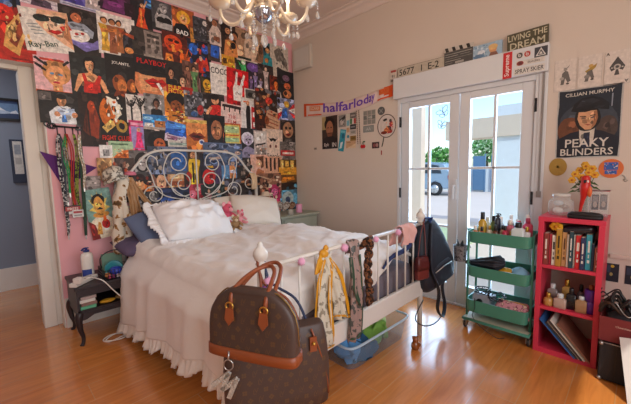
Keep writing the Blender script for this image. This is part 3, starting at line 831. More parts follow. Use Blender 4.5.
poster(0.841,1.757,0.228,0.415,0,8,'1a1715','black poster of motocross rider above red title',[('e', 0.3, 0.62, 0.3, 0.3, 'c8661f'), ('p', 'e8e0cc', [0.25, 0.95, 0.6, 0.9, 0.75, 0.6, 0.5, 0.45, 0.4, 0.7]), ('p', 'd9a84a', [0.55, 0.45, 0.9, 0.4, 0.85, 0.28, 0.6, 0.3]), ('e', 0.72, 0.35, 0.2, 0.13, 'b08a3a'), ('e', 0.72, 0.35, 0.11, 0.07, '141216'), ('p', 'd8b060', [0.05, 0.3, 0.4, 0.5, 0.5, 0.35, 0.2, 0.2]), ('n', 17, 20, 0.2, 0.4, 0.8, 0.95, ['f0ead8', '2a1a12', 'd86a1c']), ('t', 'FIGHT CLUB', 0.5, 0.09, 0.1, 'd8321c')])
poster(1.027,1.859,0.179,0.252,0,9,'ddd3ca','white poster of bare black trees',[('r', 0.2, 0, 0.28, 0.7, '141216'), ('r', 0.65, 0, 0.72, 0.8, '141216'), ('p', '141216', [0.24, 0.5, 0.5, 0.85, 0.46, 0.88, 0.2, 0.56]), ('p', '141216', [0.24, 0.45, 0.02, 0.85, 0.06, 0.88, 0.27, 0.52]), ('p', '141216', [0.68, 0.55, 0.95, 0.9, 0.9, 0.93, 0.66, 0.62]), ('p', '141216', [0.68, 0.5, 0.45, 0.95, 0.5, 0.96, 0.72, 0.58]), ('n', 19, 30, 0.02, 0.5, 0.98, 0.98, ['2a2624', '5a534e'])])
poster(1.200,1.878,0.219,0.276,0,10,'8a8684','grey poster of a man in a black T-shirt',[('f', 0.5, 0.68, 0.42, '7a5240', '1a1412', '1d1c1e'), ('r', 0.25, 0, 0.8, 0.3, '1d1c1e')])
poster(1.388,1.908,0.225,0.305,0,12,'c87a2a','orange patterned poster of someone in dark cap',[('e', 0.5, 0.78, 0.4, 0.25, '1c1614'), ('e', 0.5, 0.55, 0.26, 0.2, '8a4a24'), ('n', 23, 40, 0.05, 0.0, 0.95, 0.45, ['e8b838', 'b5301c', '2a1a16', 'f0d8a0']), ('e', 0.4, 0.62, 0.05, 0.02, '141216'), ('e', 0.6, 0.62, 0.05, 0.02, '141216')])
poster(1.590,1.967,0.241,0.263,0,13,'55545a','grey street crowd poster with a red coat',[('n', 29, 60, 0.02, 0.05, 0.98, 0.98, ['7d7c82', '2f2f35', 'a8a6aa', '44434a']), ('e', 0.7, 0.3, 0.14, 0.2, 'a82a28'), ('e', 0.4, 0.12, 0.15, 0.1, '3a5a8a')])
poster(1.799,1.981,0.250,0.252,0,15,'2a211f','dark poster of a person in red shirt pointing',[('p', 'cf2620', [0.25, 0, 0.95, 0, 0.95, 0.4, 0.7, 0.55, 0.35, 0.5]), ('e', 0.55, 0.72, 0.18, 0.17, 'd9976c'), ('e', 0.52, 0.85, 0.2, 0.12, '1a1210'), ('p', 'd9976c', [0.0, 0.1, 0.3, 0.45, 0.4, 0.4, 0.15, 0.0])])
poster(2.012,1.901,0.277,0.254,-4,16,'e3c4bc','pale pink poster with dripping black and red letters',[('r', 0.05, 0.8, 0.95, 0.92, '2a1a1a'), ('r', 0.12, 0.65, 0.18, 0.82, '2a1a1a'), ('r', 0.35, 0.6, 0.4, 0.82, '2a1a1a'), ('r', 0.6, 0.68, 0.66, 0.82, '2a1a1a'), ('r', 0.82, 0.62, 0.88, 0.82, '2a1a1a'), ('t', 'THE', 0.5, 0.42, 0.16, 'b5403a'), ('t', 'FILM', 0.5, 0.2, 0.16, 'b5403a')])
poster(2.103,2.218,0.282,0.400,-2,17,'c8141b','bright red poster with a white two-finger hand',[('p', 'efe6e0', [0.3, 0.12, 0.68, 0.12, 0.72, 0.5, 0.66, 0.56, 0.33, 0.56, 0.27, 0.45]), ('p', 'efe6e0', [0.33, 0.5, 0.46, 0.5, 0.5, 0.9, 0.42, 0.92]), ('p', 'efe6e0', [0.56, 0.5, 0.68, 0.5, 0.84, 0.86, 0.76, 0.9]), ('p', 'd8ccc6', [0.34, 0.3, 0.62, 0.28, 0.62, 0.34, 0.36, 0.36]), ('r', 0.75, 0.12, 0.88, 0.16, 'e86a2a')])
poster(2.244,1.923,0.225,0.385,0,18,'ddd8d6','white fashion poster with black coat and red stripe',[('p', '141216', [0.3, 0.1, 0.55, 0.1, 0.55, 0.75, 0.4, 0.85, 0.28, 0.6]), ('e', 0.42, 0.85, 0.12, 0.07, 'c98a66'), ('r', 0.62, 0.05, 0.95, 0.75, 'c8262a'), ('r', 0.7, 0.15, 0.86, 0.3, 'efe6e0'), ('r', 0.7, 0.45, 0.86, 0.6, 'efe6e0')])
poster(2.294,2.157,0.218,0.135,0,19,'d8cfc6','small white-bordered black and white snapshot',[('r', 0.08, 0.2, 0.92, 0.92, '55504e'), ('e', 0.35, 0.5, 0.15, 0.2, '201d1c'), ('e', 0.65, 0.5, 0.15, 0.2, '8f8a86')])
poster(2.525,2.088,0.386,0.341,0,20,'33211f','dark poster crammed with small reddish figures',[('n', 31, 60, 0.03, 0.03, 0.97, 0.97, ['a83a28', '5a3a2c', 'c88a5a', '241614', '6a6a70']), ('e', 0.5, 0.6, 0.14, 0.12, 'c83a2c')])
poster(2.424,1.923,0.225,0.386,0,21,'3a1f1a','maroon poster of two shadowed orange faces',[('f', 0.4, 0.62, 0.55, 'b8622c', '1a0f0d', '3a1a14'), ('e', 0.8, 0.4, 0.16, 0.14, '8a4422')])
poster(2.581,1.872,0.228,0.264,-14,22,'c79a7a','tilted tan paper note with rust lettering',[('r', 0.1, 0.75, 0.9, 0.82, '9a4a30'), ('r', 0.1, 0.55, 0.85, 0.6, '8a5a44'), ('r', 0.1, 0.4, 0.9, 0.45, '9a4a30'), ('r', 0.1, 0.2, 0.7, 0.27, '8a5a44')])
poster(2.813,2.043,0.302,0.284,0,23,'7f86a8','poster of red white and blue radiating stripes',[('p', 'c22a2e', [0, 0, 0.4, 0.5, 0, 0.3]), ('p', 'efe6e0', [0, 0.3, 0.4, 0.5, 0, 0.6]), ('p', 'c22a2e', [0.6, 0.5, 1, 0.9, 1, 0.65]), ('p', 'efe6e0', [0.6, 0.5, 1, 0.65, 1, 0.35]), ('p', 'c22a2e', [0.6, 0.45, 1, 0.3, 1, 0.08]), ('p', '2a5aa8', [0.2, 0.1, 0.55, 0.15, 0.5, 0.6, 0.25, 0.5]), ('e', 0.5, 0.75, 0.14, 0.15, 'd8a53c')])
poster(2.826,1.756,0.253,0.317,0,24,'2c2323','dark poster of a snarling pale mask',[('e', 0.5, 0.6, 0.35, 0.32, 'a87a5c'), ('e', 0.38, 0.68, 0.09, 0.06, '141216'), ('e', 0.64, 0.68, 0.09, 0.06, '141216'), ('p', '6a1a14', [0.3, 0.42, 0.5, 0.48, 0.72, 0.42, 0.5, 0.34]), ('p', '4f4a48', [0.1, 0, 0.9, 0, 0.7, 0.25, 0.3, 0.25])])
poster(2.574,1.577,0.310,0.411,0,25,'dcc3b2','pale peach poster with a black grin and scrawl',[('p', '141216', [0.22, 0.78, 0.35, 0.7, 0.5, 0.74, 0.66, 0.7, 0.8, 0.78, 0.6, 0.62, 0.5, 0.66, 0.4, 0.62]), ('e', 0.35, 0.48, 0.05, 0.05, '6a2c28'), ('e', 0.63, 0.48, 0.05, 0.05, '6a2c28'), ('t', 'Speak', 0.5, 0.17, 0.2, '2a2422', 0)])
poster(2.811,1.490,0.264,0.290,0,26,'6a625f','grey poster with a red lettered band',[('r', 0.05, 0.38, 0.95, 0.62, 'b02a2a'), ('r', 0.15, 0.45, 0.85, 0.54, 'e0c8c0'), ('n', 37, 20, 0.05, 0.65, 0.95, 0.98, ['8a8480', '3a3634']), ('n', 38, 16, 0.05, 0.03, 0.95, 0.34, ['8a8480', '3a3634'])])
poster(2.201,1.582,0.280,0.375,0,22,'26262c','charcoal poster of a platinum blonde in violet light',[('e', 0.5, 0.68, 0.3, 0.2, 'd8d4e2'), ('e', 0.52, 0.62, 0.2, 0.16, 'b3a8c2'), ('p', '8f88a6', [0.1, 0, 0.9, 0, 0.8, 0.35, 0.5, 0.45, 0.25, 0.35]), ('e', 0.44, 0.65, 0.05, 0.02, '141216'), ('e', 0.6, 0.65, 0.05, 0.02, '141216'), ('r', 0.48, 0.52, 0.58, 0.55, '4a2030')])
poster(2.381,1.579,0.189,0.342,0,26,'c2b6b2','stack-like pale collage of torn magazine sheets',[('r', 0.1, 0.55, 0.9, 0.95, 'ded6d2'), ('p', '2c2826', [0.1, 0.5, 0.9, 0.6, 0.9, 0.55, 0.1, 0.44]), ('r', 0.15, 0.1, 0.9, 0.4, '8a7f7a'), ('n', 41, 14, 0.1, 0.08, 0.9, 0.5, ['efe6e0', '3a3432', 'c87a4a'])])
poster(1.995,1.669,0.232,0.275,0,23,'d8c46a','yellow and mint information sheet with orange border',[('r', 0, 0, 1, 0.06, 'c85a2a'), ('r', 0, 0.94, 1, 1, 'c85a2a'), ('r', 0, 0, 0.06, 1, 'c85a2a'), ('r', 0.94, 0, 1, 1, 'c85a2a'), ('r', 0.1, 0.62, 0.9, 0.88, 'a8c08a'), ('r', 0.12, 0.5, 0.88, 0.55, 'c85a2a'), ('r', 0.12, 0.25, 0.88, 0.42, '9ab88a'), ('r', 0.12, 0.12, 0.7, 0.17, '7a5a2a')])
poster(1.789,1.702,0.246,0.353,0,24,'1d1b1d','dark poster of a brooding brown-haired face',[('e', 0.55, 0.75, 0.38, 0.2, '161213'), ('e', 0.58, 0.55, 0.27, 0.3, '9a6040'), ('p', 'c2875c', [0.55, 0.35, 0.75, 0.4, 0.78, 0.7, 0.6, 0.75]), ('e', 0.48, 0.62, 0.06, 0.02, '141216'), ('e', 0.7, 0.62, 0.05, 0.02, '141216'), ('p', '2b2a30', [0, 0, 0.9, 0, 0.7, 0.2, 0.3, 0.28]), ('r', 0.52, 0.38, 0.68, 0.41, '6a2c20')])
poster(1.025,1.616,0.158,0.279,0,11,'c8386a','pink framed card of a lady in magenta gown',[('r', 0.1, 0.08, 0.9, 0.8, '9a86b8'), ('p', 'e0306a', [0.25, 0.1, 0.75, 0.1, 0.62, 0.45, 0.7, 0.6, 0.4, 0.65, 0.35, 0.4]), ('e', 0.5, 0.7, 0.1, 0.07, 'e0a27c'), ('r', 0.1, 0.84, 0.9, 0.92, 'e8a0b8')])
poster(1.182,1.734,0.225,0.174,0,13,'2e78b8','blue sky and rooftop postcard',[('r', 0, 0, 1, 0.35, 'b8a498'), ('r', 0.45, 0.35, 0.9, 0.7, 'a86a3a'), ('r', 0.05, 0.35, 0.4, 0.55, 'd8d0c8'), ('e', 0.2, 0.8, 0.2, 0.1, '8ac0e8')])
poster(1.204,1.566,0.271,0.234,0,14,'2a2626','dark poster of a person with round afro hair',[('e', 0.5, 0.58, 0.4, 0.38, '141112'), ('e', 0.5, 0.42, 0.2, 0.24, 'b5582c'), ('e', 0.43, 0.46, 0.04, 0.03, '141216'), ('e', 0.58, 0.46, 0.04, 0.03, '141216'), ('r', 0.42, 0.28, 0.58, 0.32, '6a2416'), ('p', '4a3a38', [0.15, 0, 0.85, 0, 0.7, 0.15, 0.3, 0.15])])
poster(1.388,1.664,0.244,0.199,-10,15,'2456b0','tilted blue seaside postcard',[('r', 0, 0, 1, 0.35, 'c8b8c8'), ('r', 0.1, 0.1, 0.5, 0.3, '8a5a78'), ('p', '4a86d8', [0, 0.6, 1, 0.8, 1, 1, 0, 1]), ('n', 43, 14, 0.05, 0.05, 0.95, 0.4, ['e8e0e0', '7a5a6a'])])
poster(1.404,1.536,0.241,0.127,0,16,'c9bfb4','narrow cream banner with faded lettering',[('r', 0.05, 0.55, 0.95, 0.75, '8a9a8f'), ('r', 0.05, 0.2, 0.8, 0.35, '9a8a80')])
poster(1.582,1.643,0.228,0.333,0,25,'b8662c','orange poster of close-up parted lips',[('e', 0.5, 0.72, 0.55, 0.3, 'd6864a'), ('p', '7a2c18', [0.1, 0.5, 0.35, 0.62, 0.5, 0.58, 0.65, 0.62, 0.9, 0.48, 0.6, 0.34, 0.35, 0.36]), ('p', '2a0f0c', [0.18, 0.49, 0.5, 0.53, 0.82, 0.48, 0.5, 0.44]), ('e', 0.7, 0.32, 0.13, 0.09, 'd8d4d8'), ('e', 0.7, 0.32, 0.08, 0.055, '3a4a8a'), ('r', 0.0, 0.9, 1, 1, 'd8b25a')])
poster(0.871,1.446,0.196,0.228,0,12,'a8c09a','mint poster with an orange taxi collage',[('p', 'd86a24', [0.05, 0.25, 0.9, 0.35, 0.95, 0.7, 0.6, 0.65, 0.3, 0.5]), ('r', 0, 0, 1, 0.24, '2a2624'), ('r', 0.1, 0.85, 0.8, 0.92, '5a7a5a'), ('n', 47, 18, 0.1, 0.3, 0.9, 0.7, ['e8883a', '8a3218', 'f0c890'])])
poster(1.035,1.345,0.217,0.278,0,15,'6f6866','grey portrait poster of a dark-haired lady',[('e', 0.5, 0.6, 0.3, 0.34, '2a2624'), ('e', 0.5, 0.55, 0.18, 0.23, 'b8aca6'), ('p', '4a4442', [0.1, 0, 0.9, 0, 0.75, 0.28, 0.25, 0.28]), ('e', 0.44, 0.6, 0.03, 0.02, '141216'), ('e', 0.58, 0.6, 0.03, 0.02, '141216')])
poster(0.751,1.428,0.098,0.190,0,13,'e2ddd8','small white ticket with grey code square',[('r', 0.25, 0.5, 0.75, 0.8, '8a8684'), ('r', 0.2, 0.15, 0.8, 0.25, 'a8a4a0')])
poster(1.043,1.148,0.213,0.252,0,16,'c8622a','orange poster of comic faces behind the headboard scroll',[('e', 0.3, 0.6, 0.22, 0.28, 'e8a06a'), ('e', 0.3, 0.82, 0.24, 0.15, '2a1410'), ('e', 0.72, 0.45, 0.24, 0.28, 'e87a2c'), ('e', 0.7, 0.7, 0.26, 0.18, '201614'), ('e', 0.15, 0.2, 0.2, 0.15, 'f0e4d8'), ('n', 53, 12, 0.05, 0.05, 0.95, 0.9, ['f0c8a0', '7a2412'])])
poster(1.221,1.355,0.190,0.249,0,17,'bdb5b0','grey newspaper page behind the headboard',[('r', 0.1, 0.75, 0.9, 0.9, '3a3634'), ('r', 0.1, 0.5, 0.5, 0.7, '6a6462'), ('r', 0.55, 0.5, 0.9, 0.7, '8a8482'), ('r', 0.1, 0.1, 0.9, 0.4, '7a7472')])
poster(1.194,1.175,0.179,0.265,0,18,'8a5a48','poster of a woman wearing a black beret',[('e', 0.5, 0.8, 0.35, 0.16, '1c1718'), ('e', 0.5, 0.52, 0.25, 0.28, 'e3ab84'), ('e', 0.42, 0.56, 0.04, 0.025, '141216'), ('e', 0.6, 0.56, 0.04, 0.025, '141216'), ('e', 0.52, 0.36, 0.07, 0.03, 'b5262a'), ('p', '3a3236', [0.05, 0, 0.95, 0, 0.75, 0.2, 0.3, 0.2])])
poster(1.359,1.223,0.201,0.262,0,19,'c88a5a','sandy orange poster of layered lettering',[('r', 0.1, 0.7, 0.9, 0.85, '9a3a1c'), ('r', 0.1, 0.45, 0.8, 0.6, 'e0b88a'), ('r', 0.1, 0.2, 0.9, 0.35, '9a4a24')])
poster(1.525,1.289,0.216,0.412,0,26,'3a2a20','poster of a figure in a bright yellow tracksuit',[('p', 'e0b01c', [0.3, 0.0, 0.7, 0.0, 0.72, 0.45, 0.85, 0.75, 0.6, 0.8, 0.3, 0.78, 0.15, 0.5, 0.3, 0.45]), ('e', 0.48, 0.88, 0.14, 0.08, 'c98a5c'), ('r', 0.42, 0.2, 0.5, 0.7, '1a1414'), ('e', 0.25, 0.35, 0.15, 0.12, 'a8261c')])
poster(1.732,1.262,0.271,0.409,0,27,'26202a','dark poster of a red ball gown and yellow flame',[('e', 0.35, 0.4, 0.28, 0.2, 'c81f1c'), ('p', 'd8a01c', [0.3, 0.65, 0.55, 0.62, 0.5, 0.9, 0.35, 0.85]), ('e', 0.75, 0.5, 0.14, 0.2, '6a5a6a'), ('m', 0.75, 0.1, 0.8, 'c89070', '4a3a5a', '1a1014')])
poster(1.535,1.017,0.196,0.258,0,28,'c03a4a','crimson and pink floral poster above the pillows',[('e', 0.3, 0.6, 0.2, 0.16, 'e87a8a'), ('e', 0.7, 0.4, 0.22, 0.18, '8a1a24'), ('e', 0.6, 0.8, 0.15, 0.1, 'e8a8a0')])
poster(1.292,0.983,0.345,0.283,0,29,'252b48','navy night scene poster low behind the headboard',[('e', 0.35, 0.5, 0.2, 0.2, '3f62b0'), ('p', '8a9ac8', [0.4, 0.2, 0.8, 0.3, 0.7, 0.5, 0.5, 0.45]), ('n', 59, 14, 0.05, 0.05, 0.95, 0.95, ['3a4a80', '11131f', 'a8806a'])])
poster(1.041,0.977,0.233,0.244,0,30,'4f4a4a','black and white crowd photo poster low behind the headboard',[('n', 61, 50, 0.02, 0.02, 0.98, 0.98, ['8a8482', '1f1c1c', 'bdb6b2'])])
poster(1.735,0.990,0.292,0.297,0,29,'27302c','dark green poster with pale figures behind the headboard',[('m', 0.3, 0.05, 0.8, 'c89a80', '8a4a5a', '2a1814'), ('m', 0.7, 0.05, 0.75, 'b88a70', '5a7a8a', '1a1210')])
poster(1.965,1.282,0.250,0.310,0,30,'5a86b0','blue beach poster of a tanned swimmer',[('p', 'd88a4c', [0.4, 0.05, 0.7, 0.05, 0.72, 0.5, 0.6, 0.8, 0.4, 0.75]), ('e', 0.52, 0.86, 0.13, 0.1, '6a3a1c'), ('r', 0, 0, 1, 0.12, 'd8b88a'), ('r', 0.42, 0.4, 0.7, 0.5, 'd8d0e0')])
poster(2.149,1.237,0.236,0.381,0,31,'34302f','dark photo collage beside the headboard curve',[('n', 67, 36, 0.03, 0.03, 0.97, 0.97, ['8a7a70', 'c8b8a8', '201c1b', '6a3a2c'])])
poster(2.351,1.312,0.257,0.304,0,32,'d8aa98','rosy poster of a profile with flowing brown hair',[('p', '6a3a22', [0.3, 0.9, 0.75, 0.95, 0.85, 0.6, 0.6, 0.45, 0.45, 0.7]), ('e', 0.45, 0.65, 0.17, 0.16, 'e0ac8a'), ('p', 'b8704c', [0.1, 0, 0.9, 0, 0.75, 0.35, 0.4, 0.45])])
poster(2.557,1.278,0.290,0.329,0,33,'d6a184','peach poster with black drips and lettered foot',[('r', 0.1, 0.55, 0.2, 0.95, '3a1c16'), ('r', 0.32, 0.45, 0.42, 0.95, '3a1c16'), ('r', 0.54, 0.5, 0.64, 0.95, '3a1c16'), ('r', 0.76, 0.42, 0.86, 0.95, '3a1c16'), ('r', 0.12, 0.12, 0.88, 0.3, '4a2a24')])
poster(2.797,1.207,0.303,0.397,0,34,'6a4418','sunset city poster in amber and brown',[('r', 0, 0.5, 1, 0.75, 'd8962c'), ('r', 0, 0.0, 1, 0.25, '2c1a10'), ('r', 0.1, 0.72, 0.25, 0.98, 'e8c06a'), ('r', 0.35, 0.78, 0.55, 0.95, 'd8a84a'), ('r', 0.65, 0.7, 0.85, 0.97, 'e0b45a'), ('p', 'c8741c', [0.1, 0.28, 0.9, 0.34, 0.8, 0.44, 0.2, 0.42])])
poster(2.781,0.896,0.331,0.377,0,35,'4f86a0','teal poster low beside the pale nightstand',[('e', 0.5, 0.5, 0.3, 0.25, 'a8b8b8'), ('p', '2a5a78', [0, 0, 1, 0, 1, 0.3, 0.5, 0.2, 0, 0.35]), ('e', 0.5, 0.45, 0.12, 0.12, '3a4a68')])
poster(2.495,1.071,0.364,0.329,0,36,'8f5f4a','brown collage poster behind the perched hat',[('n', 71, 36, 0.03, 0.03, 0.97, 0.97, ['c89a7a', '5a2f22', 'e0c8b0', '3a2622'])])
poster(2.562,0.902,0.180,0.380,0,37,'b02a5a','narrow magenta strip poster',[('r', 0.0, 0.0, 1, 0.42, 'e0a090'), ('e', 0.5, 0.75, 0.3, 0.12, 'd86a9a')])
poster(2.104,1.006,0.480,0.371,0,37,'3b2f2e','dark mixed poster half hidden by the cream pillows',[('n', 73, 40, 0.03, 0.03, 0.97, 0.97, ['8a5a48', 'c88a5a', '241c1c', '6a6a78'])])
poster(1.277,1.391,0.386,0.268,0,27,'51596e','slate blue poster behind the headboard top rail',[('r', 0.55, 0.1, 0.95, 0.9, '2f5a96'), ('n', 79, 24, 0.03, 0.03, 0.5, 0.97, ['8a7f7a', '2a2a30', 'b8a898'])])
poster(1.876,1.460,0.477,0.248,0,32,'54627f','dusky blue poster just under the brooding portrait',[('n', 83, 30, 0.03, 0.03, 0.97, 0.97, ['8a93ac', '2f3850', 'b89a8a'])])
poster(0.874,1.210,0.178,0.403,0,31,'4a3a34','dark brown poster behind the fur scarf',[('n', 89, 30, 0.03, 0.03, 0.97, 0.97, ['8a5a48', '2a2020', 'c8a890', 'a8401c'])])
poster(0.727,1.315,0.113,0.192,0,32,'b88a5a','tan square print beside the silver hat',[('e', 0.5, 0.5, 0.3, 0.3, '8a5f3a')])
poster(0.634,1.197,0.107,0.123,0,33,'8f8584','small grey card above the saintly man poster',[('r', 0.1, 0.3, 0.9, 0.7, 'a89f9c')])
poster(0.669,0.933,0.202,0.431,7,34,'7fa8a0','tilted poster of a moustached man with a glowing red heart',[('p', 'e8d06a', [0.5, 0.95, 0.55, 0.8, 0.7, 0.92, 0.66, 0.75, 0.85, 0.8, 0.72, 0.66, 0.9, 0.6, 0.5, 0.5, 0.1, 0.6, 0.3, 0.66, 0.15, 0.8, 0.35, 0.76, 0.3, 0.92, 0.45, 0.8]), ('p', 'efe2c8', [0.05, 0, 1, 0, 0.95, 0.35, 0.65, 0.48, 0.35, 0.48, 0.08, 0.35]), ('p', '8a2420', [0, 0, 0.3, 0, 0.2, 0.3, 0, 0.38]), ('e', 0.5, 0.78, 0.24, 0.12, '1f1614'), ('e', 0.5, 0.66, 0.19, 0.19, 'e0a04a'), ('e', 0.5, 0.48, 0.3, 0.06, 'd8963f'), ('p', '1f1614', [0.38, 0.6, 0.5, 0.63, 0.62, 0.6, 0.5, 0.57]), ('e', 0.43, 0.69, 0.03, 0.015, '141216'), ('e', 0.58, 0.69, 0.03, 0.015, '141216'), ('e', 0.6, 0.28, 0.15, 0.1, 'c81f1c'), ('e', 0.6, 0.39, 0.06, 0.06, 'e86a1c'), ('p', 'd8963f', [0.2, 0.1, 0.4, 0.08, 0.42, 0.32, 0.34, 0.34])])
# ------------------------------------------------------------------ bed
M_bed = mat('white_bed_metal', 'd9d3ca', 0.38, var=0.05, scale=14)
BX0, BX1, BY0, BY1 = 0.80, 2.235, 1.145, 3.235
bed = thing('metal_bed', 'white scrolled metal double bed standing against the poster wall', 'bed', (1.515, 2.19, 0))
def fin(bm, x, y, z, s=1.0):
    lathe(bm, [(.019 * s, 0), (.024 * s, .008), (.016 * s, .016), (.026 * s, .028), (.033 * s, .045), (.032 * s, .06), (.02 * s, .076), (.012 * s, .084), (.013 * s, .092), (.006 * s, .104), (0, .106)], (x, y, z), 16)
for x in (BX0, BX1):
    bm = new_bm(); tube(bm, [(x, BY0, 0.0), (x, BY0, .872)], .0185, 14)
    p = obj('foot_post', bm, M_bed, bed)
    bm = new_bm(); fin(bm, x, BY0, .87); obj('finial', bm, M_bed, p)
    bm = new_bm(); tube(bm, [(x, BY1, 0.0), (x, BY1, 1.21)], .0185, 14)
    obj('head_post', bm, M_bed, bed)
bm = new_bm(); tube(bm, [(BX0, BY0, .858), (BX1, BY0, .858)], .0115, 10); obj('foot_rail', bm, M_bed, bed)
for k in range(1, 13):
    x = BX0 + k * (BX1 - BX0) / 13
    bm = new_bm(); tube(bm, [(x, BY0, .43), (x, BY0, .858)], .0065, 8)
    obj('spindle', bm, M_bed, bed)
bm = new_bm(); box(bm, (BX0, BY0 - .014, .315), (BX1, BY0 + .014, .438)); obj('foot_panel', bm, M_bed, bed, bevel=.008)
for x in (BX0 - .012, BX1 - .012):
    bm = new_bm(); box(bm, (x, BY0, .30), (x + .024, BY1, .40)); obj('side_rail', bm, M_bed, bed, bevel=.004)
for y in (2.19,):
    bm = new_bm(); tube(bm, [(1.52, y, 0), (1.52, y, .30)], .02, 10); obj('centre_leg', bm, M_bed, bed)
bm = new_bm(); box(bm, (BX0 + .01, BY0 + .02, .29), (BX1 - .01, BY1 - .02, .315)); obj('slat_base', bm, M_bed, bed)
# headboard
XC = (BX0 + BX1) / 2
half = [(0, 1.487), (.16, 1.487), (.31, 1.484), (.42, 1.462), (.50, 1.415), (.56, 1.345), (.62, 1.275), (.67, 1.24), (.7175, 1.225)]
pts = [(XC - d, BY1, z) for d, z in half[::-1]] + [(XC + d, BY1, z) for d, z in half[1:]]
bm = new_bm(); tube(bm, bez(pts, 5), .0115, 10); obj('head_rail', bm, M_bed, bed)
bm = new_bm(); tube(bm, [(BX0, BY1, .975), (BX1, BY1, .975)], .010, 8); obj('lower_rail', bm, M_bed, bed)
bm = new_bm(); tube(bm, [(XC, BY1, .975), (XC, BY1, 1.487)], .008, 8); obj('spindle', bm, M_bed, bed)
def spiral(cx, cz, r0, r1, a0, a1, n=26):
    return [(cx + (r0 + (r1 - r0) * i / n) * math.cos(a0 + (a1 - a0) * i / n), cz + (r0 + (r1 - r0) * i / n) * math.sin(a0 + (a1 - a0) * i / n)) for i in range(n + 1)]
scrolls = [
    bez([V((.015, .985, 0)), V((.17, 1.05, 0)), V((.29, 1.17, 0)), V((.325, 1.30, 0)), V((.29, 1.41, 0))], 6),
    bez([V((.05, .985, 0)), V((.30, 1.04, 0)), V((.40, 1.13, 0)), V((.44, 1.26, 0)), V((.475, 1.36, 0)), V((.44, 1.43, 0)), V((.385, 1.40, 0)), V((.375, 1.34, 0))], 6),
]
for sgn in (-1, 1):
    def add(seq, nm='scroll', r=.0055):
        bm = new_bm()
        tube(bm, [(XC + sgn * p[0], BY1 + (.004 if nm == 'scroll' else 0), p[1]) for p in seq], r, 8)
        obj(nm, bm, M_bed, bed)
    add([(p.x, p.y) for p in scrolls[0]] + spiral(.19, 1.365, .115, .035, math.radians(25), math.radians(25 + 500))[1:])
    add([(p.x, p.y) for p in scrolls[1]])
    add(spiral(.15, 1.165, .135, .03, math.radians(-120), math.radians(-120 + 560), 34))
    add(spiral(.42, 1.065, .105, .025, math.radians(-60), math.radians(-60 + 560), 34))
    add(spiral(.63, 1.135, .085, .02, math.radians(60), math.radians(60 - 520), 30))

# mattress with a mauve grey fitted sheet
M_sheet = mat('mauve_grey_cotton', '6a626a', 0.9, var=0.1, scale=6, bump=.15, bscale=30)
bm = new_bm(); box(bm, (BX0 + .03, BY0 + .035, .318), (BX1 - .03, BY1 - .04, .575))
tag(obj('mattress', bm, M_sheet, bevel=.05), 'thick mattress in a mauve grey fitted sheet on the white bed', 'mattress')

# duvet
M_duvet = mat('ivory_cotton', 'e6e0d9', 0.85, var=0.05, scale=5, bump=.12, bscale=45, sheen=.2)
def sm(a, b_, x):
    t = min(1, max(0, (x - a) / (b_ - a)))
    return t * t * (3 - 2 * t)
def nz(x, y, z, s):
    return noise.noise(V((x * s, y * s, z * s)))
def left_hem(y):
    return .075 + max(0, 3.0 - y) * .165
def foot_hem(x):
    return .37 + sm(1.35, 2.05, x) * .30
TOP = .695
def duvet_pt(u, v):
    # u: 0 right edge .. 1 left hem; v: 0 head .. 1 foot hem
    Lx = 1.36
    a = u * (Lx + .62)
    if a < Lx:
        x = 2.20 - a * (2.20 - .80) / Lx
        dropx = 0
    else:
        dropx = (a - Lx) / .62
        x = .80
    Ly = 1.70
    c = v * (Ly + .33)
    if c < Ly:
        y = 2.93 - c
        dropy = 0
    else:
        y = 1.205
        dropy = (c - Ly) / .33
    z = TOP
    # puffy edges
    z -= .055 * (1 - sm(0, .10, abs(x - .78))) if dropx == 0 else 0
    z -= .045 * sm(2.06, 2.20, x)
    z += .018 * nz(x, y, 0, 2.2) + .012 * nz(x + 4, y, 1, 6)
    z += .02 * sm(2.6, 2.9, y)
    qx, qy = x + .10 * nz(x, y, 5, 2.5), y + .10 * nz(y, x, 7, 2.5)
    w = .019 * max(0, 1 - abs(nz(qx * 1.1 + qy * .5, qy * .5 - qx * .35, 2, 4.2)) * 3.2)
    w += .011 * max(0, 1 - abs(nz(qx * .6 - qy * .9, qy * .5 + qx * .5, 6, 6.5)) * 3.4)
    w += .004 * max(0, 1 - abs(nz(qx, qy * .6, 9, 11)) * 3.2)
    z += w * (.55 if dropx > 0 else 1.0)
    z += .05 * math.exp(-((x - 1.85) / .35) ** 2 - ((y - 1.75) / .45) ** 2) + .035 * math.exp(-((x - 1.95) / .22) ** 2 - ((y - 2.35) / .3) ** 2)
    zl = left_hem(y)
    zf = foot_hem(x)
    if dropx > 0:
        e = sm(0, .35, dropx)
        zt = TOP - .055 + .018 * nz(.8, y, 0, 2.2) + w * .4
        z = zt + (zl - zt) * dropx ** 1.05
        fold = math.sin(y * 17 + 1.3 * math.sin(y * 5)) * .6 + nz(y * 1.3, z * .25, 3, 6) * .8
        x = .79 - .085 * e - .03 * dropx + fold * .026 * sm(.02, .7, dropx)
        x -= .06 * sm(2.6, 3.0, y) * dropx * .4
    if dropy > 0:
        if dropx == 0:
            zt = z - .045
            z = zt + (min(zf, zt - .02) - zt) * dropy
            y = 1.205 - .012 * sm(0, .4, dropy) + .006 * math.sin(x * 26 + 2 * math.sin(x * 7)) * dropy
        else:
            z = min(z, TOP - .05 + (zf - TOP) * dropy)
            y = 1.205 - .012 * dropy
            x = max(x, .70)
    elif c > Ly - .1:
        z -= .045 * sm(Ly - .1, Ly, c)
    return V((x, y, z))
duvet = thing('duvet', 'rumpled ivory duvet with a ruffled hem spread over the bed', 'duvet', (1.45, 2.1, .6))
bm = new_bm(); grid(bm, duvet_pt, 130, 130); obj('cover', bm, M_duvet, duvet, solid=.012, smooth=True)
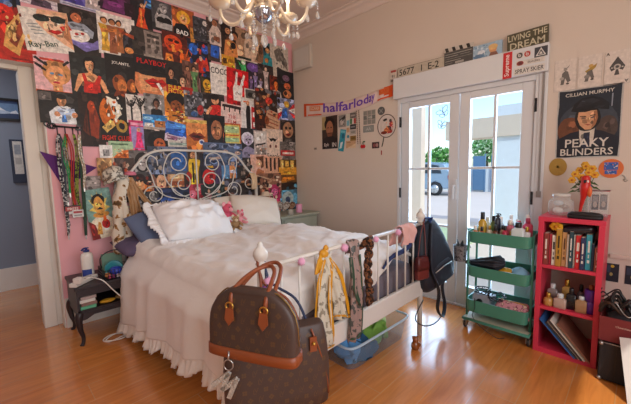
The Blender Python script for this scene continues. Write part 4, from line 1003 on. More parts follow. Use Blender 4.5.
# ruffle sewn to the left hem
def ruffle_pt(u, v):
    vv = u * (1.70 / 2.03)
    p = duvet_pt(1.0, vv)
    wv = math.sin(u * 260 + 2 * math.sin(u * 31)) * .013 + math.sin(u * 97) * .010
    return V((p.x - (.004 + wv) * v - .012 * v, p.y + .008 * math.cos(u * 240) * v, max(.004, p.z + .01 - .085 * v * (1 + .2 * math.sin(u * 60)))))
bm = new_bm(); grid(bm, ruffle_pt, 420, 5); obj('ruffle', bm, mat('white_cotton', 'e6ded4', .85, var=.05, bump=.1), duvet, solid=.004, smooth=True)

# pillows
def pillow_bm(w, h, t, M, seed=0, wr=.008, n=34, rag=0):
    bm = new_bm()
    def side(sg):
        def fn(u, v):
            a, c = u * 2 - 1, v * 2 - 1
            k = max(0, (1 - abs(a) ** 2.6)) ** .55 * max(0, (1 - abs(c) ** 2.6)) ** .55
            pinch = 1 - .07 * (a * a * c * c) + .0
            ed = 1 - .05 * (1 - abs(a) ** 2) * abs(c) ** 6 - 0
            z = sg * t / 2 * k
            z += sg * k * wr * (1 - 2.2 * abs(noise.noise(V((a * 2.2 + seed, c * 2.2, seed)))))
            if rag:
                z += sg * k * .018 * noise.noise(V((a * 6 + c * 3, c * 7, 4)))
            return M @ V((a * w / 2 * pinch * (1 - .05 * (1 - c * c) * abs(a) ** 6), c * h / 2 * pinch * ed, z))
        return fn
    grid(bm, side(1), n, n)
    grid(bm, side(-1), n, n)
    bmesh.ops.remove_doubles(bm, verts=bm.verts[:], dist=.0006)
    return bm
def pose(loc, tilt, yaw=0, roll=0):
    """a cushion whose face looks to -Y and leans back by tilt degrees"""
    return Matrix.Translation(V(loc)) @ Matrix.Rotation(math.radians(yaw), 4, 'Z') @ Matrix.Rotation(math.radians(tilt), 4, 'X') @ Matrix.Rotation(math.radians(roll), 4, 'Z')
M_pil = mat('ivory_pillow', 'e2d8cb', .85, var=.05, bump=.12, bscale=40)
M_blue = mat('blue_grey_cotton', '5f6b88', .85, var=.08, bump=.12, bscale=40)
M_mauve = mat('mauve_cotton', '5b4f6a', .85, var=.08, bump=.12, bscale=40)
M_wht = mat('white_pillow_cotton', 'f0eeee', .8, var=.04, bump=.18, bscale=38)
G = 'pillows at the head of the bed'
def pillow(name, label, m, *a, **k):
    o = obj(name, pillow_bm(*a, **k), m, smooth=True)
    return tag(o, label, 'pillow', G)
pillow('pillow', 'mauve pillow lying flat under the blue one near the fur scarf', M_mauve, .60, .40, .15, pose((.98, 3.03, .665), 8, 4), seed=1)
pillow('pillow', 'slate blue pillow propped between the mauve and the ruffled ones', M_blue, .50, .40, .14, pose((1.03, 2.95, .805), 50, 12, 12), seed=2)
pw = thing('pillow', 'big white ruffled pillow lying in front of the headboard scrolls', 'pillow', (1.34, 2.86, .72), 0, G)
Mw = pose((1.265, 2.80, .845), 36, 6, -5)
obj('cushion', pillow_bm(.64, .46, .22, Mw, seed=3, wr=.05, rag=1), M_wht, pw, smooth=True)
bm = new_bm()
def ruf(u, v):
    per = 2 * (.66 + .44); s = u * per
    w2, h2 = .315, .225
    if s < .66: p, nn = V((-w2 + s / .66 * 2 * w2, -h2, 0)), V((0, -1, 0))
    elif s < 1.10: p, nn = V((w2, -h2 + (s - .66) / .44 * 2 * h2, 0)), V((1, 0, 0))
    elif s < 1.76: p, nn = V((w2 - (s - 1.10) / .66 * 2 * w2, h2, 0)), V((0, 1, 0))
    else: p, nn = V((-w2, h2 - (s - 1.76) / .44 * 2 * h2, 0)), V((-1, 0, 0))
    q = V((p.x / w2, p.y / h2, 0))
    r = (nn * .6 + V((q.x ** 7, q.y ** 7, 0)) * .5)
    return Mw @ (p * .97 + r * (.05 + .018 * math.sin(u * 23) + .012 * math.sin(u * 71)) * v + V((0, 0, 1)) * (.013 * math.sin(u * 390 + 3 * math.sin(u * 60)) * v + .004))
grid(bm, ruf, 360, 4, closed_u=True); obj('ruffle', bm, M_wht, pw, solid=.003, smooth=True)
pillow('pillow', 'ivory pillow at the back, behind the other two cream ones', M_pil, .52, .36, .14, pose((1.90, 3.10, .85), 62, 0), seed=6)
pillow('pillow', 'plump ivory pillow standing foremost beside the pale nightstand', M_pil, .56, .38, .17, pose((1.99, 2.90, .85), 50, -12, -10), seed=4)
pillow('pillow', 'small cream pillow tucked behind the pink plush', M_pil, .34, .26, .11, pose((1.73, 2.99, .83), 58, 4), seed=5)

# plush toys between the pillows
def plush(name, label, c, s, cols, yaw, ears=True):
    t = thing(name, label, 'soft toy', (c[0], c[1], c[2] - s * .5), 0, 'plush toys on the bed')
    def rot(v): return V(c) + Matrix.Rotation(yaw, 3, 'Z') @ (V(v) * s)
    bm = new_bm(); ball(bm, rot((0, 0, 0)), s * .42, (1, .85, 1)); obj('body', bm, cols[0], t)
    bm = new_bm(); ball(bm, rot((0, -.25, .52)), s * .34, (1, .9, .9)); h = obj('head', bm, cols[0], t)
    bm = new_bm(); ball(bm, rot((0, -.55, .46)), s * .14); obj('muzzle', bm, cols[1], h)
    for e in (-1, 1):
        bm = new_bm(); ball(bm, rot((e * .25, -.2, .8)), s * .13, (1, .5, 1.2)); obj('ear', bm, cols[1], h)
        bm = new_bm(); ball(bm, rot((e * .12, -.54, .6)), s * .035); obj('eye', bm, M_dark, h)
        bm = new_bm(); tube(bm, [rot((e * .3, -.1, .2)), rot((e * .52, -.3, .0)), rot((e * .55, -.5, -.1))], [s * .13, s * .12, s * .09], 10); obj('arm', bm, cols[0], t)
        bm = new_bm(); tube(bm, [rot((e * .22, -.2, -.3)), rot((e * .34, -.6, -.36)), rot((e * .36, -.8, -.3))], [s * .16, s * .14, s * .13], 10); obj('leg', bm, cols[0], t)
M_fpink, M_fpink2 = mat('pink_plush', 'd4566c', .95, var=.15, scale=30, bump=.4), mat('pale_pink_plush', 'eaa0a4', .95, var=.1, bump=.4)
M_fbr, M_fbr2 = mat('brown_plush', 'a8835c', .95, var=.2, scale=30, bump=.4), mat('cream_plush', 'd9c3a2', .95, var=.1, bump=.4)
plush('plush_toy', 'pink plush toy leaning between white and cream pillows', (1.60, 2.86, .84), .15, (M_fpink, M_fpink2), .3)
plush('plush_toy', 'small brown plush toy lying at the foot of the pink plush', (1.62, 2.70, .775), .10, (M_fbr, M_fbr2), -.4)
plush('plush_toy', 'salmon plush toy against the small cream pillow', (1.74, 2.83, .80), .10, (M_fpink2, M_fpink), .1)

# ------------------------------------------------------------------ scarves and hats on the headboard
def cloth_strip(bm, path, w, wave=.01, ph=0, n=6, seed=0, taper=None, mi=0, axis=V((1, 0, 0))):
    """a hanging band of cloth following path, gathered into folds"""
    path = bez(path, 6)
    m = len(path)
    rows = []
    for i, p in enumerate(path):
        t = i / (m - 1)
        ww = w if taper is None else w * (taper[0] + (taper[1] - taper[0]) * t)
        row = []
        for k in range(n + 1):
            s = k / n - .5
            off = math.sin(s * 13 + ph + t * 2.5) * wave * (.6 + .8 * t) + nz(s * 2, t * 3, seed, 2.5) * wave
            d = V((axis.y, -axis.x, 0))
            row.append(bm.verts.new(p + axis * (s * ww) + d * off + V((0, 0, nz(s, t * 2, seed + 9, 4) * .006))))
        rows.append(row)
    for a, c in zip(rows, rows[1:]):
        for k in range(n):
            f = bm.faces.new((a[k], a[k + 1], c[k + 1], c[k])); f.smooth = True; f.material_index = mi
def spots(name, base, blot, scale, thr, rough=.9, third=None):
    if name in _mats: return _mats[name]
    m = mat(name, base, rough, var=0, bump=.3, bscale=90)
    n, l = m.node_tree.nodes, m.node_tree.links
    b = n['Principled BSDF']
    tc = n.new('ShaderNodeTexCoord')
    no = n.new('ShaderNodeTexNoise'); no.inputs['Scale'].default_value = scale; no.inputs['Detail'].default_value = 2
    l.new(tc.outputs['Object'], no.inputs['Vector'])
    cr = n.new('ShaderNodeValToRGB'); cr.color_ramp.interpolation = 'CONSTANT'
    cr.color_ramp.elements[0].color = lin(base); cr.color_ramp.elements[1].position = thr; cr.color_ramp.elements[1].color = lin(blot)
    if third:
        e = cr.color_ramp.elements.new(min(.99, thr + .07)); e.color = lin(third)
    l.new(no.outputs['Fac'], cr.inputs[0]); l.new(cr.outputs['Color'], b.inputs['Base Color'])
    return m
M_fur = spots('dappled_fur', 'd9cdbb', '9a7040', 20, .585, third='5a4228')
t = thing('fur_scarf', 'cream fur scarf with brown blotches hanging from the headboard corner', 'scarf', (.80, 3.16, .55), 0, 'scarves on the headboard post')
bm = new_bm()
tube(bm, bez([(.85, 3.20, 1.24), (.82, 3.15, 1.19), (.775, 3.135, 1.05), (.76, 3.12, .90), (.745, 3.10, .75), (.735, 3.08, .60)], 6), [.03, .033, .034, .034, .035, .036, .038, .04, .042, .043, .045, .046, .046, .046, .047, .047, .048, .048, .049, .05, .052, .053, .053, .054, .055, .056, .056, .054, .05, .045, .03], 14)
for v in bm.verts: v.co += V((nz(*v.co, 22), nz(v.co.y, v.co.z, v.co.x, 22), nz(v.co.z, v.co.x, v.co.y, 18))) * .014
obj('drape', bm, M_fur, t)
bm = new_bm()
tube(bm, bez([(.80, 3.16, 1.22), (.78, 3.13, 1.1), (.80, 3.10, .98), (.81, 3.09, .80), (.80, 3.07, .66)], 6), [.025] * 6 + [.03] * 8 + [.034] * 8 + [.03, .028, .02], 12)
for v in bm.verts: v.co += V((nz(*v.co, 22), nz(v.co.y, v.co.z, v.co.x, 22), 0)) * .013
obj('drape', bm, M_fur, t)
M_tan = mat('tan_satin', 'b58a60', .5, var=.2, scale=12)
bm = new_bm()
cloth_strip(bm, [(.86, 3.20, 1.235), (.87, 3.17, 1.12), (.885, 3.16, .98), (.88, 3.15, .86)], .055, .02, 1, 8, 3)
cloth_strip(bm, [(.865, 3.198, 1.235), (.905, 3.17, 1.13), (.915, 3.16, 1.03), (.93, 3.15, .93)], .045, .02, 3, 8, 7)
cloth_strip(bm, [(.88, 3.205, 1.24), (.95, 3.17, 1.10), (1.01, 3.15, 1.0), (1.05, 3.15, .95)], .05, .018, 2, 8, 5)
tag(obj('satin_scarf', bm, M_tan, solid=.004, smooth=True), 'tan satin scarf knotted beside the blotched fur scarf', 'scarf', 'scarves on the headboard post')
bm = new_bm(); cloth_strip(bm, [(.80, 3.20, 1.20), (.77, 3.18, 1.05), (.765, 3.17, .90)], .07, .014, 0, 6, 8)
tag(obj('grey_scarf', bm, mat('silver_grey_satin', '9d9c9a', .4, var=.2), solid=.004, smooth=True), 'silver grey scarf hanging from the headboard end behind the fur', 'scarf', 'scarves on the headboard post')
# silver sparkly hat
M_spark = spots('silver_sequins', 'd2ccbe', '777066', 42, .53, .35)
t = thing('sequin_hat', 'silver sequin cap hung on the headboard corner', 'hat', (.775, 3.19, 1.24))
bm = new_bm(); Mh = Matrix.Rotation(math.radians(-20), 4, 'Y')
lathe(bm, [(.07, 0), (.08, .02), (.08, .05), (.062, .08), (.03, .095), (0, .098)], (.765, 3.19, 1.235), 26, Mh)
for v in bm.verts: v.co += V((nz(*v.co, 30), nz(v.co.y, v.co.z, v.co.x, 30), nz(v.co.z, v.co.x, v.co.y, 30))) * .022
obj('crown', bm, M_spark, t)
bm = new_bm(); lathe(bm, [(.066, -.012), (.092, -.022), (.096, -.014), (.074, .006)], (.765, 3.19, 1.235), 26, Mh)
for v in bm.verts: v.co += V((0, 0, nz(v.co.x, v.co.y, 0, 24))) * .02
obj('brim', bm, M_spark, t)
bm = new_bm(); lathe(bm, [(.0, 0), (.045, .0), (.05, .01), (.04, .03), (0, .045)], (.905, 3.25, 1.255), 18)
tag(obj('pink_beret', bm, mat('pink_felt', 'd87a8c', .9)), 'small pink felt beret behind the silver cap', 'hat')
# cloths on the right corner of the headboard
bm = new_bm()
cloth_strip(bm, [(2.16, 3.20, 1.245), (2.17, 3.17, 1.17), (2.16, 3.165, 1.06)], .07, .012, 1, 6, 4)
cloth_strip(bm, [(2.14, 3.205, 1.235), (2.28, 3.19, 1.20), (2.40, 3.19, 1.165)], .05, .01, 1, 6, 6, axis=V((0, 0, 1)) if False else V((.6, .3, 0)).normalized())
tag(obj('satin_scarf', bm, mat('cream_satin', 'd6b48e', .5, var=.12), solid=.004, smooth=True), 'cream satin scarf tied at the headboard corner near the pale nightstand', 'scarf')
# ------------------------------------------------------------------ rail of lanyards on the pink wall
t = thing('hook_rail', 'black wrought iron key-shaped hook rail on the pink wall', 'hook rail', (.475, 3.338, 1.6))
bm = new_bm(); tube(bm, [(.40, 3.325, 1.66), (.57, 3.325, 1.655)], .008, 8); obj('bar', bm, M_dark, t)
for cx in (.385, .365, .40):
    bm = new_bm(); c = [(cx + .018 * math.cos(2 * PI * k / 12), 3.325, 1.66 + .02 * math.sin(2 * PI * k / 12) + (.014 if cx == .365 else 0)) for k in range(12)]
    tube(bm, c, .005, 6, closed=True); obj('ring', bm, M_dark, t)
bm = new_bm(); box(bm, (.545, 3.318, 1.635), (.585, 3.332, 1.65)); box(bm, (.555, 3.318, 1.665), (.585, 3.332, 1.685)); obj('key_bit', bm, M_dark, t)
hooks = (.425, .475, .525, .56)
for x in hooks:
    bm = new_bm(); tube(bm, bez([(x, 3.322, 1.655), (x, 3.315, 1.60), (x, 3.298, 1.58), (x, 3.285, 1.597)], 4), .0045, 6); obj('hook', bm, M_dark, t)
GL = 'lanyards on the hook rail'
lan = [
    ('black lanyard with white specks, nearest the doorway', '25242a', .425, .78, .018, 'c8c4c0'),
    ('charcoal lanyard hanging longest, beside the speckled one', '3d4148', .437, .86, .022, None),
    ('pale patterned lanyard on the first hook', 'a7a09a', .445, 1.05, .016, '5a4f58'),
    ('mustard and brown patterned lanyard on the middle hook', 'b58f3a', .475, .95, .024, '5a3a1c'),
    ('red lanyard behind the mustard one', 'b5302c', .49, 1.02, .014, None),
    ('emerald green lanyard with a shiny tag', '2c9a58', .462, 1.12, .012, None),
    ('yellow green lanyard on the third hook', '8a9a3a', .525, .98, .016, '3a3a1c'),
    ('dark green long lanyard reaching down beside the saintly poster', '2f4a3a', .545, .76, .022, None),
    ('beige lanyard with silver beads on the last hook', 'b8a48a', .56, 1.16, .018, 'e8e0d8'),
]
for i, (lab, col, x, zb, w, sp) in enumerate(lan):
    tt = thing('lanyard', lab + ' of the rail' if 'rail' not in lab else lab, 'lanyard', (x, 3.29, zb), 0, GL)
    m = spots('lanyard_cloth_%d' % i, col, sp, 55, .52) if sp else mat('lanyard_cloth_%d' % i, col, .7)
    yb = 3.272 + (i % 4) * .006
    j1, j2 = (-.014, .006, .016, -.012, .012, -.018, .010, .016, -.006)[i], (.004, -.012, .010, .014, -.010, .006, -.014, .004, .012)[i]
    hx = min(hooks, key=lambda h: abs(h - x))
    for s in (-1, 1):
        bm = new_bm()
        cloth_strip(bm, [(hx + s * .004, yb, 1.597), (x + s * .008 + j1, yb + .004 * s, 1.45), (x + s * .006 + j2, yb, zb + .16), (x + s * .003, yb, zb)], w * .55, .003, i, 3, i)
        obj('strap', bm, m, tt, solid=.002, smooth=True)
    bm = new_bm(); box(bm, (x - .004, yb - .004, zb - .03), (x + .004, yb + .004, zb + .005)); obj('clip', bm, mat('steel', 'b8b6b2', .3, .9), tt)
bm = print_bm((.47, 3.264, .99), BACK, .10, .07, '3a2426', [('r', 0, .35, 1, .85, 'a83030'), ('t', 'PRESS', .5, .6, .3, 'e8dcd0'), ('r', .2, .0, .8, .3, 'd8d0c8')])
tag(obj('badge', bm, PRINT, normals=False), 'red and white event badge among the lanyards', 'badge')
bm = print_bm((.50, 3.262, .955), BACK, .075, .06, 'd6d0cc', [('r', .1, .55, .9, .85, 'a8343a'), ('r', .15, .2, .85, .35, '8a8684')])
tag(obj('badge', bm, PRINT, normals=False), 'white name card under the red badge', 'badge')
# purple pennant
bm = new_bm()
prism(bm, [(.0, .14), (.37, .01), (.13, -.16)], (.305, 3.336, 1.32), (1, 0, 0), (0, 0, 1), (0, -1, 0), .002)
tag(obj('pennant', bm, mat('purple_felt', '5a2470', .8)), 'purple felt pennant pinned behind the lanyards', 'pennant')
# ------------------------------------------------------------------ bags on the near foot post
M_can = mat('brown_coated_canvas', '45322a', .5, var=.12, scale=14)
M_mono = mat('tan_monogram_ink', '5a4129', .5, var=.1)
M_lea = mat('tan_leather', '87421e', .45, var=.15, scale=12)
M_brass = mat('brass', 'c89a48', .3, .9)
def sup(w, d, n, k, m=44):
    a = 2 * PI * k / m
    c, s = math.cos(a), math.sin(a)
    return (math.copysign(abs(c) ** (2 / n), c) * w, math.copysign(abs(s) ** (2 / n), s) * d)
def loft(bm, prof, M, n=4, m=44, mi=0):
    """prof: (z, half width, half depth)"""
    rings = [[bm.verts.new(M @ V((*sup(w, d, n, k, m), z))) for k in range(m)] for z, w, d in prof]
    for a, c in zip(rings, rings[1:]):
        for k in range(m):
            f = bm.faces.new((a[k], a[(k + 1) % m], c[(k + 1) % m], c[k])); f.smooth = True; f.material_index = mi
    bm.faces.new(rings[0][::-1]).material_index = mi
    bm.faces.new(rings[-1]).material_index = mi
def bag_frame(c, ax):
    ax = V((ax[0], ax[1], 0)).normalized()
    dpt = V((-ax.y, ax.x, 0))                 # points away from the camera side
    M = Matrix.Identity(4)
    for i in range(3):
        M[i][0], M[i][1], M[i][2], M[i][3] = ax[i], dpt[i], (0, 0, 1)[i], c[i]
    return M
def monogram(bm, prof, M, n, dx, dz, size):
    """rows of a two-letter cipher and four-petal flowers on the front face"""
    def half(z):
        for (z0, w0, d0), (z1, w1, d1) in zip(prof, prof[1:]):
            if z0 <= z <= z1:
                t = (z - z0) / (z1 - z0); return w0 + (w1 - w0) * t, d0 + (d1 - d0) * t
        return 0, 0
    def P(x, z):
        w, d = half(z)
        if w < .02 or abs(x) > w * .93: return None
        return M @ V((x, -(d * (1 - abs(x / w) ** n) ** (1 / n)) - .0008, z))
    z, row = prof[0][0] + dz * .6, 0
    while z < prof[-1][0]:
        k = -8
        while k < 9:
            x = (k + .5 * (row % 2)) * dx
            if (k + row) % 2 == 0:
                L = text_shape('L'); W_ = text_shape('V')
                for sh, ox, oz in ((L, -.12, -.12), (W_, .18, .15)):
                    q = [P(x + (a + ox) * size, z + (c + oz) * size) for a, c in sh[0]]
                    if all(q):
                        vs = [bm.verts.new(p) for p in q]
                        for f in sh[1]: bm.faces.new([vs[i] for i in f])
            else:
                for j in range(4):
                    a = j * PI / 2 + (PI / 4 if row % 2 else 0)
                    q = [P(x + size * .33 * math.cos(a) + size * .26 * math.cos(b_), z + size * .33 * math.sin(a) + size * .26 * math.sin(b_)) for b_ in [i * PI / 4 for i in range(8)]]
                    if all(q): bm.faces.new([bm.verts.new(p) for p in q])
            k += 1
        z += dz; row += 1
M1 = bag_frame((.578, .884, .668), (.42, -.907))
bag = thing('handbag', 'dome shaped brown monogram handbag with tan handles hung on the foot post', 'handbag', (.578, .884, .668), 0, 'monogram bags on the foot post')
H1 = .215
prof1 = [(.0, .163, .042)] + [(H1 * t, .163 * (1 - (.0 if t < .3 else ((t - .3) / .7) ** 3.4 * .42)), .042 * (1 - .45 * t)) for t in [.1, .2, .3, .4, .5, .6, .68, .75, .82, .88, .93, .97, 1.0]]
prof1 += [(H1 + .010, .078, .026), (H1 + .014, .05, .012)]
bm = new_bm(); loft(bm, prof1, M1, 4.5); body = obj('body', bm, M_can, bag, bevel=0)
bm = new_bm(); monogram(bm, prof1[1:-2], M1, 4.5, .036, .03, .017); obj('monogram', bm, M_mono, body, normals=False)
base1 = [(-.003, .162, .041), (0, .167, .0455), (.032, .1655, .0445), (.033, .163, .042)]
bm = new_bm(); loft(bm, base1, M1, 4.5); obj('leather_base', bm, M_lea, bag)
bm = new_bm(); tube(bm, [M1 @ V((s * .163 * (1 - (.0 if t < .3 else ((t - .3) / .7) ** 3.4 * .42)) * 1.0, 0, H1 * t + .004)) for s, t in [(-1, .25), (-1, .5), (-1, .7), (-1, .85), (-1, .95), (-1, 1.0), (1, 1.0), (1, .95), (1, .85), (1, .7), (1, .5), (1, .25)]], .003, 6); obj('zip', bm, mat('dull_brass', '8a6a3a', .4, .6), bag)
for sd in (-1, 1):
    pts = []
    dy = sd * .028
    for x, y, z in ((-.062, dy, .165), (-.064, dy + .01, .21), (-.056, .06 + sd * .03, .238), (-.036, .12 + sd * .025, .258), (0, .15 + sd * .022, .266), (.036, .12 + sd * .025, .258), (.056, .06 + sd * .03, .238), (.064, dy + .01, .21), (.062, dy, .165)):
        pts.append(M1 @ V((x, y, z)))
    bm = new_bm(); tube(bm, bez(pts, 5), .0075, 10); hd = obj('handle', bm, M_lea, bag)
    for s in (-1, 1):
        bm = new_bm()
        yy = sd * .0385
        prism(bm, [(-.013, .024), (.013, .024), (.017, -.012), (0, -.032), (-.017, -.012)], M1 @ V((s * .062, yy, .145)), M1.to_3x3() @ V((1, 0, 0)), M1.to_3x3() @ V((0, -.12 * sd, 1)).normalized(), M1.to_3x3() @ V((0, sd, 0)), .005)
        obj('handle_tab', bm, M_lea, hd)
        bm = new_bm(); c = M1 @ V((s * .063, sd * .037, .175))
        ax = M1.to_3x3() @ V((1, 0, 0))
        tube(bm, [c + ax * .014 * math.cos(2 * PI * k / 12) + V((0, 0, .012 * math.sin(2 * PI * k / 12))) for k in range(12)], .003, 6, closed=True)
        obj('ring', bm, M_brass, hd)
# second bag
M2 = bag_frame((.765, 1.005, .315), (.897, -.442))
bag2 = thing('tote_bag', 'larger slouchy brown monogram tote hanging under the dome handbag', 'handbag', (.765, 1.005, .315), 0, 'monogram bags on the foot post')
prof2 = [(0, .19, .055), (.008, .205, .062), (.08, .212, .064), (.18, .212, .06), (.27, .205, .05), (.33, .195, .035), (.338, .19, .03)]
bm = new_bm(); loft(bm, prof2, M2, 5); body2 = obj('body', bm, M_can, bag2)
bm = new_bm(); monogram(bm, prof2[1:-1], M2, 5, .04, .034, .019); obj('monogram', bm, M_mono, body2, normals=False)
bm = new_bm(); tube(bm, [M2 @ V((x, -.058 + abs(x) * .05, z)) for x, z in ((.13, .33), (.155, .26), (.18, .18), (.195, .10), (.2, .04))], .004, 6); obj('side_trim', bm, M_lea, bag2)
bm = new_bm(); prism(bm, [(-.014, .03), (.014, .03), (.014, -.03), (-.014, -.03)], M2 @ V((.135, -.056, .27)), M2.to_3x3() @ V((1, 0, 0)), V((0, 0, 1)), M2.to_3x3() @ V((0, -1, 0)), .006); bt = obj('strap_tab', bm, M_lea, bag2)
bm = new_bm(); c = M2 @ V((.135, -.066, .275)); ball(bm, c, .008); obj('stud', bm, M_brass, bt)
for dx_ in (-.016, .016):
    bm = new_bm(); tube(bm, bez([M2 @ V((-.1 + dx_, .03, .325)), M2 @ V((-.05 + dx_, .06, .42)), V((.79 + dx_, 1.112, .80)), V((.80 + dx_, 1.150, .915)), V((.81 + dx_, 1.118, .80)), M2 @ V((.08 + dx_, .06, .42)), M2 @ V((.12 + dx_, .03, .325))], 6), .006, 8)
    obj('strap', bm, (M_lea, mat('navy_strap', '27324f', .6))[dx_ > 0], bag2)
# letter key ring
t = thing('key_ring', 'silver glitter letter key ring dangling under the handbag', 'key ring', (.52, .95, .53))
Mk = bag_frame((.500, .918, .632), (.62, -.78))
bm = new_bm(); tube(bm, [Mk @ V((.016 * math.cos(2 * PI * k / 14), 0, .02 + .018 * math.sin(2 * PI * k / 14))) for k in range(14)], .002, 6, closed=True); tube(bm, [Mk @ V((0, 0, .038)), Mk @ V((0, .01, .062))], .003, 6); obj('ring', bm, mat('steel', 'b8b6b2', .3, .9), t)
bm = new_bm()
zig = [V((-.5, -.5)), V((-.25, .5)), V((0, -.38)), V((.25, .5)), V((.5, -.5))]
R3 = Matrix.Rotation(math.radians(-38), 2)
hang = R3 @ zig[1]
def mp(p, y):
    q = (R3 @ p - hang) * .066
    return Mk @ V((q.x, y, q.y - .008))
for p, q in zip(zig, zig[1:]):
    d = (q - p).normalized(); nn = V((-d.y, d.x)) * .115; e = d * .05
    st = [p - e + nn, q + e + nn, q + e - nn, p - e - nn]
    a = [bm.verts.new(mp(v, -.005)) for v in st]; c = [bm.verts.new(mp(v, .005)) for v in st]
    bm.faces.new(a); bm.faces.new(c[::-1])
    for k in range(4): bm.faces.new((a[k], c[k], c[(k + 1) % 4], a[(k + 1) % 4]))
obj('letter', bm, mat('silver_glitter', 'b5ada0', .4, .3, var=.4, scale=120, bump=.6, bscale=200), t)

# pompoms and scarves along the foot rail
def pompom(c, r, m, lab, seed):
    rg = random.Random(seed); bm = new_bm()
    for k in range(90):
        d = V((rg.gauss(0, 1), rg.gauss(0, 1), rg.gauss(0, 1))).normalized()
        x, y = frame_of(V((0, 0, 0)), d)
        tip = V(c) + d * r * rg.uniform(.75, 1.1); w = r * .12
        a, b_, e = [bm.verts.new(V(c) + d * r * .2 + x * w * math.cos(q) + y * w * math.sin(q)) for q in (0, 2.1, 4.2)]
        q = bm.verts.new(tip)
        for f in ((a, b_, q), (b_, e, q), (e, a, q)): bm.faces.new(f)
    ball(bm, c, r * .7, n=12)
    tag(obj('pompom', bm, m, smooth=True), lab, 'pompom', 'fluffy pompoms on the foot rail')
M_pom = mat('pale_pink_fluff', 'e6a6c4', .95, var=.1, sheen=.4)
M_pom2 = mat('violet_fluff', '9a5aa0', .95, var=.2)
pompom((.815, 1.118, .80), .03, M_pom, 'pink pompom beside the handbag handles at the near foot post', 1)
pompom((.79, 1.112, .765), .034, M_pom2, 'violet feather tuft hanging under the near finial', 2)
pompom((1.02, 1.128, .842), .026, M_pom, 'pale pink pompom alone on the rail near the handbag', 3)
pompom((1.335, 1.126, .85), .03, M_pom, 'pale pink pompom between the yellow scarf and the green one', 4)
pompom((1.635, 1.128, .845), .026, M_pom, 'pale pink pompom just past the leopard braid', 5)
pompom((1.89, 1.128, .85), .03, M_pom, 'pale pink pompom on the rail near the navy bag', 6)
def silk(name, base, blot, edge):
    m = spots(name, base, blot, 30, .57, .45)
    return [m, mat(name + '_border', edge, .45, var=.1)]
GS = 'silk scarves knotted to the foot rail'
t = thing('silk_scarf', 'cream silk scarf with bold yellow border knotted on the foot rail', 'scarf', (1.19, 1.12, .38), 0, GS)
ms = silk('cream_print_silk', 'cfc6b2', '958b78', 'd09218')
bm = new_bm()
ball(bm, (1.165, 1.118, .852), .024, (1.2, .9, 1)); ball(bm, (1.185, 1.122, .875), .016, (1, .8, 1.2))
obj('knot', bm, ms[1], t)
bm = new_bm(); cloth_strip(bm, [(1.16, 1.113, .84), (1.145, 1.105, .72), (1.13, 1.103, .56), (1.125, 1.104, .37)], .13, .016, 0, 8, 1, (.35, 1.0)); obj('tail', bm, ms[0], t, solid=.003, smooth=True)
bm = new_bm(); cloth_strip(bm, [(1.18, 1.113, .845), (1.215, 1.105, .74), (1.255, 1.106, .62), (1.29, 1.107, .475)], .11, .014, 2, 8, 2, (.35, .9)); obj('tail', bm, ms[0], t, solid=.003, smooth=True)
for path, w in (([(1.155, 1.106, .83), (1.105, 1.098, .72), (1.08, 1.096, .56), (1.072, 1.098, .372)], .024), ([(1.20, 1.10, .80), (1.175, 1.092, .62), (1.19, 1.092, .47), (1.195, 1.094, .38)], .026), ([(1.19, 1.106, .83), (1.265, 1.096, .72), (1.31, 1.096, .58), (1.335, 1.098, .485)], .022), ([(1.06, 1.090, .395), (1.13, 1.088, .372), (1.20, 1.090, .365)], .026), ([(1.20, 1.092, .52), (1.27, 1.094, .50), (1.335, 1.096, .468)], .024), ([(1.15, 1.112, .855), (1.115, 1.10, .82), (1.10, 1.10, .77)], .045)):
    bm = new_bm(); cloth_strip(bm, path, w, .004, 1, 3, 4); obj('border', bm, ms[1], t, solid=.003, smooth=True)
t = thing('silk_scarf', 'dusty pink and green silk scarf hanging long over the foot rail', 'scarf', (1.40, 1.12, .31), 0, GS)
ms2 = silk('rose_print_silk', '9c8178', '4a4a44', '2e4a38')
bm = new_bm(); cloth_strip(bm, [(1.41, 1.16, .80), (1.405, 1.145, .876), (1.40, 1.112, .84), (1.395, 1.103, .68), (1.40, 1.103, .50), (1.39, 1.106, .31)], .10, .014, 1, 8, 12, (.75, 1.0)); obj('tail', bm, ms2[0], t, solid=.003, smooth=True)
for path, w in (([(1.35, 1.096, .80), (1.37, 1.092, .66), (1.40, 1.090, .56), (1.445, 1.094, .50)], .03), ([(1.43, 1.095, .80), (1.44, 1.091, .62), (1.445, 1.092, .42), (1.44, 1.095, .33)], .014), ([(1.345, 1.094, .34), (1.39, 1.092, .325), (1.44, 1.094, .345)], .034)):
    bm = new_bm(); cloth_strip(bm, path, w, .003, 1, 3, 14); obj('border', bm, ms2[1], t, solid=.003, smooth=True)
# braided leopard scarf
M_leo = spots('leopard_print', '7a4a2a', '24160e', 60, .5)
bm = new_bm()
for s in (0, PI):
    pts = []
    for i in range(40):
        u = i / 39
        if u < .12: p = V((1.53, 1.17 - u * .5, .81 + u * .5))
        else: p = V((1.53 + .01 * math.sin(u * 9), 1.112, .875 - (u - .12) / .88 * .40))
        a = u * 26 + s
        pts.append(p + V((math.cos(a) * .016, math.sin(a) * .010 - .006, 0)))
    tube(bm, pts, .015, 8)
tag(obj('braided_scarf', bm, M_leo), 'brown leopard print scarf twisted into a braid over the rail', 'scarf', GS)
